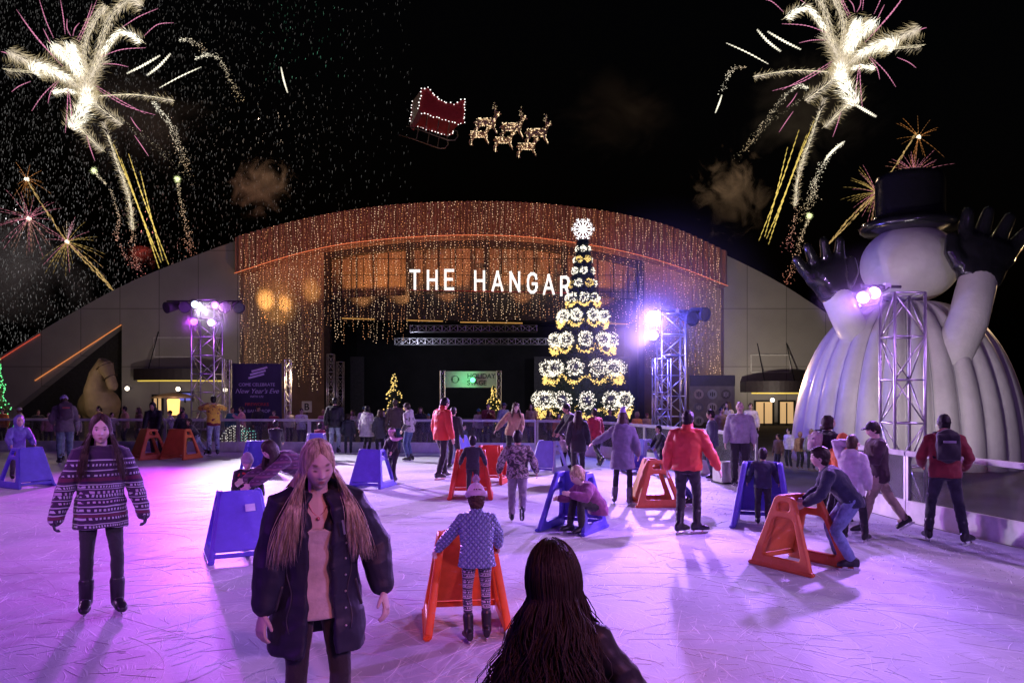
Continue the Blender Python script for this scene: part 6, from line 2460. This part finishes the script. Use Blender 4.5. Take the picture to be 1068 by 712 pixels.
for i, p in enumerate(PROTO):
    if i not in used:
        for ch in [x for x in bpy.data.objects if x.parent == p]:
            for c2 in [x for x in bpy.data.objects if x.parent == ch]:
                bpy.data.objects.remove(c2)
            bpy.data.objects.remove(ch)
        bpy.data.objects.remove(p)

# -------------------------------------------------------------- fireworks
FD = 82.0
glow = emit_attr('firework_glow')


class Sparks:
    def __init__(s):
        s.mb = MB()
        s.c = []

    def needle(s, a, b, w, col):
        s.mb.needle(a, b, w)
        s.c += [col] * 5

    def octa(s, p, r, col):
        s.mb.octa(p, r)
        s.c += [col] * 6

    def build(s, name, parent):
        o = s.mb.build(name, glow, parent, fix=False)
        at_ = o.data.attributes.new('Glow', 'FLOAT_COLOR', 'POINT')
        at_.data.foreach_set('color', np.array([(*c, 1) for c in s.c], np.float32).ravel())
        return o


def bez(pts, t):
    n = len(pts) - 1
    f = t * n
    i = min(int(f), n - 1)
    u = f - i
    p0, p1, p2, p3 = [V(*pts[max(0, min(n, j))], 0) for j in (i - 1, i, i + 1, i + 2)]
    return .5 * (2 * p1 + (p2 - p0) * u + (2 * p0 - 5 * p1 + 4 * p2 - p3) * u * u + (3 * p1 - p0 - 3 * p2 + p3) * u ** 3)


rr = random.Random(77)
PX = FD / F_PX


def make_burst(name, label, cat_, T, plumes, streaks, dots, group=None, origin=(92, 97)):
    o3 = at(*T(*origin), FD)
    t = thing(name, label, cat_, o3, 0, group)
    W = lambda x, y, dd=0: at(*T(x, y), FD) - o3 + V(0, dd, 0)
    for pts, w0, w1, n, hot in plumes:
        s = Sparks()
        n, w0, w1 = int(n * 1.35), w0 * 1.05, w1 * 1.05
        for i in range(n):
            t_ = rr.random()
            c = bez(pts, t_)
            c2 = bez(pts, min(1, t_ + .03))
            w = w0 + (w1 - w0) * t_
            off = rr.gauss(0, 1)
            ax = (c2 - c)
            ax = ax.normalized() if ax.length > 1e-6 else V(1, 0, 0)
            lat = V(-ax.y, ax.x, 0)
            p = c + lat * off * w * .45
            spread = lat * off * .55
            dirn = (ax * -.7 + spread + V(0, .30, 0)).normalized()
            L_ = rr.uniform(2.0, 7.0) * (.5 + w * .12)
            q = p + dirn * L_
            k = max(0, 1 - abs(off) * .42)
            if hot > 1 and abs(off) < .9 and t_ > .25:
                col = (2.0, 1.9, 1.55)
            else:
                g = rr.uniform(.35, 1.0) * (.35 + .65 * k) * min(hot, 1.15)
                col = (1.2 * g, (.92 + .1 * k) * g, (.40 + .42 * k) * g)
            dd = rr.gauss(0, w * .4 * PX)
            s.needle(W(p.x, p.y, dd), W(q.x, q.y, dd + rr.gauss(0, .1)), rr.uniform(.012, .032), col)
        for q in range(6):          # crisp bright threads inside the plume
            off = rr.gauss(0, .35)
            wob = rr.uniform(0, 6)
            for i in range(22):
                a, b = bez(pts, .12 + .88 * i / 22), bez(pts, .12 + .88 * (i + 1.2) / 22)
                sh_ = off * (w0 + (w1 - w0) * i / 22) + .3 * math.sin(i * .9 + wob)
                g = rr.uniform(.5, 1.2)
                s.needle(W(a.x + sh_, a.y + sh_ * .5), W(b.x + sh_, b.y + sh_ * .5), .024, (1.3 * g, 1.12 * g, .72 * g))
        s.build('comet_tail', t)
    for pts, w, col in streaks:
        s = Sparks()
        n = 14
        for i in range(n):
            a, b = bez(pts, i / n), bez(pts, (i + 1.1) / n)
            f = .35 + .65 * math.sin(math.pi * (i + .7) / (n + .4))
            s.needle(W(a.x, a.y), W(b.x, b.y), w * PX * (.5 + .5 * f), tuple(c * f for c in col))
            s.needle(W(b.x, b.y), W(a.x, a.y), w * PX * (.5 + .5 * f), tuple(c * f for c in col))
        s.build('spark_streak', t)
    for pts, w, n, c0, c1, gap in dots:
        s = Sparks()
        for i in range(n):
            t_ = rr.random()
            c = bez(pts, t_)
            ww = w * (.35 + .8 * t_)
            p = (c.x + rr.gauss(0, ww), c.y + rr.gauss(0, ww))
            g = rr.uniform(.4, 1.1)
            col = tuple((a * (1 - t_) + b * t_) * g for a, b in zip(c0, c1))
            s.octa(W(p[0], p[1], rr.gauss(0, ww * PX)), rr.uniform(.022, .06), col)
        s.build('glitter_trail', t)
    return t, W


PK = (.85, .28, .48)
WHT = (1.5, 1.4, 1.1)
plumes = [([(90, 95), (50, 72), (25, 62), (8, 54)], 4, 7, 620, 1.0), ([(80, 90), (50, 78), (5, 73)], 3, 5, 260, .6), ([(86, 92), (65, 78), (42, 70), (36, 78)], 5, 10, 700, 2),
          ([(88, 90), (74, 65), (55, 46)], 4, 9, 560, 2), ([(90, 88), (80, 62), (72, 45)], 4, 9, 620, 2), ([(92, 88), (88, 50), (98, 22), (112, 6)], 4, 6, 520, .95),
          ([(94, 88), (104, 50), (116, 18), (136, 0), (148, 6)], 4, 7, 640, 1.0), ([(96, 80), (112, 48), (128, 33), (148, 44)], 3, 5, 440, 1.2), ([(86, 99), (70, 94), (54, 96)], 2, 4, 220, 2),
          ([(98, 101), (140, 99), (182, 105)], 2, 2.5, 260, .8), ([(92, 98), (90, 106), (84, 118), (76, 136)], 7, 9, 620, 1.1), ([(94, 98), (104, 112), (128, 130)], 5, 5, 360, .9),
          ([(92, 92), (92, 100), (96, 108)], 6, 8, 420, 2), ([(80, 130), (95, 145), (108, 158)], 5, 3, 260, .7), ([(105, 62), (95, 80), (92, 94)], 8, 6, 380, .8),
          ([(108, 128), (122, 170), (134, 205), (138, 240)], 2.6, 2.2, 420, .85)]
streaks = [([(132, 77), (150, 68), (167, 58)], 1.5, WHT), ([(153, 79), (166, 69), (178, 56)], 1.7, WHT), ([(166, 92), (188, 80), (210, 70)], .9, WHT), ([(293, 70), (296, 84), (300, 97)], 1.2, WHT)]
for p in ([(17, 10), (36, 36), (62, 66)], [(22, 18), (40, 42), (66, 70)], [(41, 0), (48, 22), (56, 40)], [(63, 0), (66, 18), (68, 36)], [(101, 0), (92, 22), (82, 44)], [(96, 4), (90, 22), (80, 42)], [(127, 29), (144, 18), (165, 9)],
          [(150, 38), (164, 26), (181, 24)], [(104, 60), (126, 52), (152, 50)], [(106, 67), (120, 67), (134, 70)], [(12, 96), (20, 90), (32, 85)], [(33, 116), (44, 100), (60, 84)], [(50, 108), (53, 96), (62, 84)], [(68, 139), (70, 115), (71, 90)],
          [(76, 136), (74, 112), (71, 90)], [(98, 88), (124, 104), (152, 119)], [(100, 92), (130, 110), (162, 120)], [(136, 122), (141, 130), (147, 137)], [(140, 141), (147, 151), (155, 163)], [(90, 140), (94, 154), (99, 168)], [(1, 54), (5, 55), (9, 57)], [(45, 30), (49, 38), (53, 46)], [(70, 20), (70, 30), (74, 38)], [(83, 24), (78, 30), (76, 38)]):
    streaks.append((p, .55, PK))
GD = (1.0, .72, .16)
for p in ([(126, 165), (146, 220), (168, 274)], [(130, 175), (150, 232), (166, 280)], [(146, 178), (158, 228), (170, 272)], [(118, 150), (140, 205), (160, 258)], [(134, 160), (152, 214), (176, 276)]):
    streaks.append((p, .8, GD))
dots = [([(187, 42), (200, 43), (214, 52)], 1.8, 110, WHT, (.7, .5, .3), 0), ([(204, 62), (216, 57), (228, 62), (240, 82), (250, 104)], 2.0, 260, WHT, (.6, .42, .22), 0), ([(160, 107), (176, 128), (186, 150), (196, 178)], 3.0, 380, WHT, (.6, .4, .22), 0),
        ([(128, 180), (136, 220), (140, 262), (147, 284)], 2.6, 240, (1.1, .9, .5), (.7, .2, .2), 0), ([(120, 120), (160, 150), (200, 190)], 2.5, 100, (.5, .45, .3), (.25, .2, .12), 0),
        ([(185, 190), (190, 215), (196, 245), (198, 268)], 2.4, 240, (1.1, .9, .55), (.6, .18, .12), 0), ([(99, 180), (116, 200), (124, 228), (122, 250), (140, 280)], 1.6, 260, (1.1, .95, .6), (.65, .2, .18), 0)]
idt = lambda x, y: (x, y)
mirr = lambda x, y: (967.5 - x, y - 25)
for T, lab, lab2 in ((idt, 'big white and pink firework burst with comet tails in the upper left sky', 'left'), (mirr, 'big white and pink firework burst with comet tails in the upper right sky', 'right')):
    rr.seed(5)
    R_ = lab2 == 'right'
    iv = lambda p: [(967.5 - x, y + 25) for x, y in p]
    dd_ = dots if not R_ else [dots[3], dots[4],
        (iv([(779, 70), (766, 72), (758, 80), (753, 98)]), 1.8, 110, (.7, .5, .3), WHT, 0), (iv([(842, 92), (832, 90), (815, 105), (796, 130), (776, 158)]), 2.0, 300, WHT, (.6, .42, .22), 0),
        (iv([(880, 148), (862, 166), (850, 188), (847, 206), (836, 226)]), 3.0, 420, WHT, (.6, .42, .22), 0), (iv([(844, 228), (836, 245), (831, 268), (820, 296)]), 2.4, 240, (1.1, .9, .55), (.6, .18, .12), 0)]
    ss_ = streaks if not R_ else streaks[:3] + streaks[4:] + [(iv([(753, 99), (750, 108), (746, 118)]), 1.2, WHT), (iv([(880, 148), (868, 158), (860, 168)]), 1.8, WHT), (iv([(890, 108), (902, 115), (914, 122)]), 2.0, WHT)]
    t, W = make_burst('firework_burst', lab, 'firework', T, plumes, ss_, dd_, 'large firework bursts')
    for x, y in ((98, 178), (185, 187)) if not R_ else iv([(844, 225)]):
        s = Sparks()
        for i in range(220):
            v = V(rr.gauss(0, 1), rr.gauss(0, 1), rr.gauss(0, 1)).normalized()
            q = rr.random()
            s.octa(W(x, y) + v * (.08 + .42 * q), .06 * (1.2 - q), (1.6 * (1.1 - q), 1.8 * (1.1 - q), .9 * (1.05 - q)))
        s.build('flare_head', t)


def starburst(label, x, y, n, r, cols, half=None, core=(2, 1.8, 1.3), group='small pink starbursts'):
    o3 = at(x, y, FD)
    t = thing('firework_burst', label, 'firework', o3, 0, group)
    s = Sparks()
    for i in range(40):
        v = V(rr.gauss(0, 1), rr.gauss(0, 1), rr.gauss(0, 1)).normalized()
        s.octa(v * rr.uniform(.02, .22), .09, core)
    s.build('core', t)
    s = Sparks()
    for i in range(n):
        a = rr.uniform(*(half or (0, 2 * math.pi)))
        L_ = r * PX * rr.uniform(.45, 1.0)
        d = V(math.cos(a), rr.uniform(-.5, .5), math.sin(a))
        col = rr.choice(cols)
        p = V(0, 0, 0) + d * .1
        drop = 0
        m_ = 7
        for q in range(m_):
            e = d * L_ * (q + 1) / m_ + V(0, 0, -.18 * L_ * ((q + 1) / m_) ** 2)
            f = (1.0 - .75 * q / m_) * rr.uniform(.5, 1)
            s.needle(p, e, .035, tuple(c * f for c in col))
            p = e
    s.build('sparks', t)


PKc, ORc, GDc = (.95, .30, .42), (.85, .32, .08), (.75, .5, .14)
TWO = 2 * math.pi
for x, y, n, r, cl, hf, lab in ((28, 187, 16, 26, [ORc, ORc, (.5, .2, .05)], None, 'small orange starburst, top one of the three low in the left sky'), (30, 228, 40, 40, [PKc, PKc, (.8, .4, .3)], None, 'small pink starburst, middle one of the three low in the left sky'),
                                (70, 252, 34, 40, [PKc, GDc, GDc], None, 'small pink and gold starburst, lowest of the three in the left sky'), (958, 143, 18, 34, [ORc, (.5, .2, .05)], None, 'small orange starburst above the snowman hat'),
                                (954, 181, 34, 40, [PKc, PKc, (.8, .3, .2)], (0, math.pi), 'pink half starburst rising behind the top of the snowman hat'), (914, 201, 34, 40, [PKc, GDc, GDc], (math.pi * .6, math.pi * 1.4), 'pink and gold starburst left of the snowman hat')):
    starburst(lab, x, y, n, r, cl, hf)
for T, nm in ((idt, 'left'), (lambda x, y: (984 - x, y - 50), 'right')):
    o3 = at(*T(80, 265), FD)
    t = thing('firework_trail', 'gold firework trail running down from the lowest starburst in the %s sky' % ('left' if nm == 'left' else 'right'), 'firework', o3, 0, 'gold firework trails')
    s = Sparks()
    for p in ([(71, 254), (92, 276), (118, 303)], [(72, 254), (98, 278), (121, 306)], [(28, 188), (45, 215), (68, 250)]):
        for i in range(90):
            t_ = rr.random()
            a = bez(p, t_)
            b = bez(p, min(1, t_ + .06))
            f = rr.uniform(.3, .9)
            j = rr.gauss(0, .6)
            s.needle(at(*T(a.x + j, a.y), FD) - o3, at(*T(b.x + j, b.y), FD) - o3, .04, (.85 * f, .55 * f, .2 * f))
    s.build('sparks', t)

s = Sparks()
for i in range(9500):
    x = abs(rr.gauss(0, 210)) - 10
    y = rr.uniform(-5, 372)
    if x > 430:
        continue
    dd = rr.uniform(62, 120)
    p = at(x, y, dd)
    f = (.02 + .13 * rr.random() ** 2.4) * (1.25 if x < 130 else 1) * (1.3 if y > 150 and x < 90 else .9)
    L_ = rr.uniform(.12, .42) * dd / 80
    col = (f, f * .98, f * .95)
    if abs(x - 315) < 45 and y < 85 and rr.random() < .5:
        col = (f * .7, f * 2.4, f * 1.5)
    s.needle(p, p + V(rr.gauss(-.03, .05), 0, -L_), .028 * dd / 80, col)
o = s.build('falling_sparks', None)
tag(o, kind='stuff', label='fine grey sparks drifting down over the left half of the night sky')

# ------------------------------------------------------------------- smoke
def smoke(label, px, py, d, rx, rz_, dens, col, seed, thr=.5, scl=.34):
    m = bpy.data.materials.new('smoke_%d' % seed)
    m.use_nodes = True
    nt = m.node_tree
    for n in list(nt.nodes):
        nt.nodes.remove(n)
    L = nt.links.new
    out = nd(nt, 'ShaderNodeOutputMaterial')
    pv = nd(nt, 'ShaderNodeVolumePrincipled')
    pv.inputs['Color'].default_value = (*col, 1)
    tc = nd(nt, 'ShaderNodeTexCoord')
    mp = nd(nt, 'ShaderNodeMapping')
    mp.inputs['Location'].default_value = (seed * 3.7, 0, seed)
    nz = nd(nt, 'ShaderNodeTexNoise', i_Scale=scl, i_Detail=5.0, i_Roughness=.62, i_Distortion=1.6)
    L(tc.outputs['Object'], mp.inputs[0])
    L(mp.outputs[0], nz.inputs['Vector'])
    ln = nd(nt, 'ShaderNodeVectorMath', operation='DIVIDE')
    L(tc.outputs['Object'], ln.inputs[0])
    ln.inputs[1].default_value = (rx, rx * .6, rz_)
    le = nd(nt, 'ShaderNodeVectorMath', operation='LENGTH')
    L(ln.outputs[0], le.inputs[0])
    a = nd(nt, 'ShaderNodeMapRange')
    a.inputs[1].default_value, a.inputs[2].default_value, a.inputs[3].default_value, a.inputs[4].default_value = .1, 1, .26, -.25
    L(le.outputs['Value'], a.inputs[0])
    ad = nd(nt, 'ShaderNodeMath', operation='ADD')
    L(nz.outputs['Fac'], ad.inputs[0])
    L(a.outputs[0], ad.inputs[1])
    mr = nd(nt, 'ShaderNodeMapRange')
    mr.inputs[1].default_value, mr.inputs[2].default_value, mr.inputs[3].default_value, mr.inputs[4].default_value = thr, thr + .45, 0, dens
    L(ad.outputs[0], mr.inputs[0])
    L(mr.outputs[0], pv.inputs['Density'])
    L(pv.outputs[0], out.inputs['Volume'])
    o = MB().ell((0, 0, 0), (rx, rx * .6, rz_), None, 20, 12).build('smoke', m)
    o.location = at(px, py, d)
    tag(o, label, 'smoke', 'drifting firework smoke', 'stuff')
    return o


SMOKE = True
if SMOKE:
    smoke('brown puff of firework smoke over the left of the hangar roof', 272, 192, 96, 6.5, 7.5, .55, (.62, .47, .36), 2, .56)
    smoke('brown puff of firework smoke over the right of the hangar roof', 765, 205, 96, 7.5, 8.5, .55, (.62, .5, .40), 5, .56)
    smoke('reddish smoke at the foot of the left firework trails', 148, 268, 92, 4.0, 3.8, .4, (.75, .25, .22), 8, .62)
    smoke('grey smoke lying low in the left sky below the starbursts', 15, 285, 104, 15, 12, .10, (.7, .7, .7), 11, .45, .12)
    smoke('thin grey smoke spread around the upper left burst', 130, 120, 100, 15, 12, .05, (.7, .66, .6), 13, .50, .14)
    smoke('thin grey smoke spread around the upper right burst', 850, 110, 100, 15, 12, .05, (.7, .66, .6), 17, .50, .14)
    smoke('faint brown smoke high above the hangar roof', 640, 120, 104, 14, 10, .035, (.62, .5, .40), 19, .52, .16)
    for p, c, e in (((272, 120), (1, .72, .5), 3500), ((765, 130), (1, .75, .5), 3500), ((148, 232), (1, .3, .25), 2600), ((10, 225), (.9, .85, .9), 3500)):
        l = bpy.data.lights.new('firework_glow', 'POINT')
        l.energy = e * 1.0
        l.color = c
        l.shadow_soft_size = .5
        o = bpy.data.objects.new('firework_light', l)
        COL.objects.link(o)
        o.location = at(*p, 90)

HAZE = 0


def stage_fog(label, px, py, d, rx, ry, rz_, dens, seed):
    """Added volume for lens glow, a fog hanging round the lit lamps of a tower, thinning out to nothing at its edge."""
    m = bpy.data.materials.new('stage_fog_%d' % seed)
    m.use_nodes = True
    nt = m.node_tree
    for n in list(nt.nodes):
        nt.nodes.remove(n)
    L = nt.links.new
    out = nd(nt, 'ShaderNodeOutputMaterial')
    pv = nd(nt, 'ShaderNodeVolumePrincipled')
    pv.inputs['Color'].default_value = (.9, .9, .92, 1)
    tc = nd(nt, 'ShaderNodeTexCoord')
    ln = nd(nt, 'ShaderNodeVectorMath', operation='DIVIDE')
    L(tc.outputs['Object'], ln.inputs[0])
    ln.inputs[1].default_value = (rx, ry, rz_)
    le = nd(nt, 'ShaderNodeVectorMath', operation='LENGTH')
    L(ln.outputs[0], le.inputs[0])
    nz = nd(nt, 'ShaderNodeTexNoise', i_Scale=.8, i_Detail=3.0)
    L(tc.outputs['Object'], nz.inputs['Vector'])
    sm = nd(nt, 'ShaderNodeMapRange', interpolation_type='SMOOTHSTEP')
    sm.inputs[1].default_value, sm.inputs[2].default_value, sm.inputs[3].default_value, sm.inputs[4].default_value = .05, 1, dens, 0
    L(le.outputs['Value'], sm.inputs[0])
    mr = nd(nt, 'ShaderNodeMapRange')
    mr.inputs[3].default_value, mr.inputs[4].default_value = .4, 1.5
    L(nz.outputs['Fac'], mr.inputs[0])
    ml = nd(nt, 'ShaderNodeMath', operation='MULTIPLY')
    L(sm.outputs[0], ml.inputs[0])
    L(mr.outputs[0], ml.inputs[1])
    L(ml.outputs[0], pv.inputs['Density'])
    L(pv.outputs[0], out.inputs['Volume'])
    o = MB().ell((0, 0, 0), (rx, ry, rz_), None, 20, 12).build('fog', m)  # added volume imitating the glow round bright lenses
    o.location = at(px, py, d)
    tag(o, label, 'fog', 'added fog round the lamps', 'stuff')


stage_fog('added violet fog round the flood lamps of the right truss tower', 686, 336, 22.2, 4.0, 2.0, 3.9, .062, 1)
stage_fog('added purple fog round the lamps of the left truss tower', 213, 327, 26.0, 2.6, 1.5, 1.8, .024, 2)
stage_fog('added violet fog round the lamps of the snowman truss tower', 908, 306, 12.2, 1.0, .8, .9, .09, 3)
if HAZE:
    m = bpy.data.materials.new('night_haze')
    m.use_nodes = True
    nt = m.node_tree
    for n in list(nt.nodes):
        nt.nodes.remove(n)
    out = nd(nt, 'ShaderNodeOutputMaterial')
    pv = nd(nt, 'ShaderNodeVolumePrincipled')
    pv.inputs['Color'].default_value = (.85, .85, .9, 1)
    pv.inputs['Density'].default_value = HAZE
    pv.inputs['Anisotropy'].default_value = .55
    nt.links.new(pv.outputs[0], out.inputs['Volume'])
    o = MB().box((0, 60, 23), (420, 170, 48)).build('haze', m)
    tag(o, kind='stuff', label='thin night haze over the ice rink and the plaza')

# ------------------------------------------------------------------ lights
def spot(p, aim, power, col, angle=60, blend=.6, size=.12):
    l = bpy.data.lights.new('spot', 'SPOT')
    l.energy = power
    l.color = col
    l.spot_size = RAD(angle)
    l.spot_blend = blend
    l.shadow_soft_size = size
    o = bpy.data.objects.new('spot_lamp', l)
    COL.objects.link(o)
    o.location = p
    o.rotation_euler = (V(*aim) - V(*p)).to_track_quat('-Z', 'Y').to_euler()
    return o


K = 1.22
# right tower: the dazzling blue-white flood and its companion
spot(at(683, 330, 22.2), (-1, 9, 0), 5800 * K, (.48, .25, 1), 84, .8)
spot(at(682, 349, 22.0), (-7, 15, 0), 1900 * K, (.80, .48, 1), 70, .8)
# left tower: purple
spot(at(203, 317, 26.0), (-2.5, 18.5, 0), 8500 * K, (.95, .84, 1), 56, 1)
spot(at(203, 317, 26.0), (-1.0, 4.0, 1.4), 2600 * K, (.92, 1, .45), 7, .8)
spot(at(224, 318, 26.0), (0, 13, 0), 5600 * K, (.74, .27, 1), 46, .9)
spot(at(220, 336, 26.0), (3.5, 7.5, 0), 5600 * K, (.46, .16, 1), 44, .9)
spot(at(202, 335, 26.0), (-7, 8.5, 0), 7000 * K, (.60, .05, 1), 46, .9)
# snowman tower
spot(at(914, 304, 12.2), (0, 6.5, 0), 2200 * K, (.44, .18, 1), 70, .8)
spot(at(902, 309, 12.2), (-2, 11, 0), 1200 * K, (.45, .2, 1), 70, .8)
# point lamps added at the lenses to make their glow and wash
for px, py, d, e, c in ((683, 330, 22.3, 560, (.13, .11, 1)), (682, 349, 22.1, 160, (.22, .17, 1)), (203, 335, 26.1, 34, (.45, .06, 1)), (221, 336, 26.1, 34, (.6, .2, 1)), (224, 318, 26.1, 34, (.55, .1, 1)), (908, 305, 12.25, 26, (.5, .2, 1))):
    l = bpy.data.lights.new('flood_spill', 'POINT')
    l.energy = e * K
    l.color = c
    l.shadow_soft_size = .1
    o = bpy.data.objects.new('flood_spill', l)
    COL.objects.link(o)
    o.location = at(px, py, d) + V(0, -.15, 0)
# the rink's other lamp towers and a street lamp, unseen, plus added lamps
spot((-9.5, -1.5, 5.5), (-4, 8, .6), 1250 * K, (.36, .05, 1), 90, .8)
spot((-9.5, -1.5, 5.6), (-4.8, 9.3, 0), 2000 * K, (.70, .08, 1), 32, 1)
spot((7.5, -2.5, 6.0), (2, 12, .4), 1700 * K, (.50, .26, 1), 110, .8)
spot((7.5, -2.5, 6.0), (2.1, 7.2, 0), 1200 * K, (.66, .42, 1), 22, 1)
spot((12.5, 8, 7), (1, 12, 0), 1500 * K, (.70, .36, 1), 90, .9)
spot((12.5, 8, 7), (-1.2, 10.5, 0), 2600 * K, (.86, .46, 1), 26, 1)
spot((-17, 13, 7), (-2, 13, 0), 2000 * K, (.80, .32, 1), 80, .9)  # left-side fill added to even out the light on the ice
spot((2.5, -1.5, 5.0), (-.5, 5.2, 0), 760 * K, (1, .24, .34), 34, .9)
spot((2.5, -1.5, 5.0), (1.0, 5.4, 0), 480 * K, (1, .20, .48), 24, 1)
spot((-4.6, -2, 4.6), (-3.5, 6.7, 1.2), 800 * K, (.95, .55, 1), 14, .9)  # narrow lamp added to brighten the sweater girl's face
spot((20, 27, 6.5), (11.5, 22, 4.5), 1500 * K, (1, .66, .36), 70, .9)
# snowman and facade
spot((6.9, 13.6, .4), (11.0, 22, 4.5), 900 * K, (1, .90, .94), 80, .9)
spot((2, 18, 4.5), (11.0, 22, 4.5), 420 * K, (.80, .62, 1), 60, .9)
for px, py, e, c, tgt in ((375, 325, 216, (1, .50, .18), (380, 280)), (420, 322, 216, (1, .52, .2), (415, 280)), (466, 320, 198, (1, .42, .15), (466, 275)),
                          (545, 322, 198, (1, .42, .15), (545, 275)), (630, 325, 198, (1, .42, .16), (630, 280)), (715, 340, 30, (.8, .3, .5), (715, 310))):
    p = at(px, py, D0 - .15)
    q = at(tgt[0], tgt[1], D0 + 1.7)
    spot(p, q, e * K, c, 75, .7)
for px, py, e, ang in ((277, 313, 3000, 15), (297, 317, 2000, 12), (325, 303, 900, 15), (290, 318, 420, 34)):
    spot(at(px - 6, 356, D0 - 3.2), at(px, py, D0 + .6), e * K, (1, .60, .22), ang, 1)
for px in (300, 400, 500, 600, 700):
    p = at(px, 330 if 330 < px < 670 else 350, D0 - 4.5)
    spot(p, at(px, 240, D0 - .7), 720 * K, (1, .35, .17), 80, .9)
spot(at(800, 432, D0 - 7), at(810, 340, D0), 850 * K, (1, .86, .70), 90, .9)
spot(at(170, 432, D0 - 9), at(180, 330, D0), 400 * K, (1, .82, .78), 90, .9)
spot(at(60, 428, D0 - 8), at(60, 370, D0), 70 * K, (1, .8, .6), 90, .9)
spot(at(120, 425, 29), at(112, 400, 33), 26 * K, (1, .80, .6), 70, .9)
spot(at(487, 396, 33.2), at(489, 396, 34), 26 * K, (.25, 1, .45), 150, .9)
spot(at(420, 362, 47.5), at(500, 400, 57), 300 * K, (.75, .78, 1), 130, 1)  # added with the next lamp to lighten the dark stage hall
spot(at(600, 362, 47.5), at(560, 400, 57), 220 * K, (.8, .8, 1), 130, 1)
spot(at(455, 150, 36), at(455, 115, 40), 60 * K, (1, .85, .8), 60, .9)
for px in (40, 180, 320, 560, 820):
    l = bpy.data.lights.new('plaza', 'POINT')
    l.energy = 90 * K
    l.color = (1, .68, .38)
    l.shadow_soft_size = .2
    o = bpy.data.objects.new('plaza_lamp', l)
    COL.objects.link(o)
    o.location = at(px, 395, 30 if px < 800 else 23)

# --------------------------------------------------------------- the world
w = bpy.data.worlds.new('World')
sc.world = w
w.use_nodes = True
nt = w.node_tree
bg = nt.nodes['Background']
sky = nt.nodes.new('ShaderNodeTexSky')
sky.sky_type = 'NISHITA'
sky.sun_disc = False
sky.sun_elevation = RAD(-4.0)
sky.sun_rotation = RAD(150)
nt.links.new(sky.outputs[0], bg.inputs[0])
bg.inputs[1].default_value = .05
ml = bpy.data.lights.new('moon', 'SUN')  # faint sun lamp added as moonlight, no moon in view
ml.energy = .012
ml.angle = RAD(.5)
ml.color = (.8, .85, 1)
mo = bpy.data.objects.new('moon', ml)
COL.objects.link(mo)
mo.rotation_euler = (RAD(50), 0, RAD(150))

# -------------------------------------------------------------- the camera
cam = bpy.data.cameras.new('camera')
cam.sensor_width = 36
cam.lens = F_PX / 1068 * 36
cam.shift_y = (HZ_PX - 356) / 1068
cam.clip_end = 2000
co = bpy.data.objects.new('camera', cam)
COL.objects.link(co)
co.location = (0, 0, CAM_H)
co.rotation_euler = (RAD(90), 0, 0)
sc.camera = co
sc.view_settings.view_transform = 'Standard'
sc.view_settings.look = 'None'
sc.view_settings.exposure = 0
sc.view_settings.gamma = 1
sc.cycles.max_bounces = 6
sc.cycles.diffuse_bounces = 2
sc.cycles.glossy_bounces = 3
sc.cycles.transparent_max_bounces = 12
sc.cycles.volume_bounces = 0
sc.cycles.use_denoising = True
sc.cycles.sample_clamp_indirect = 4
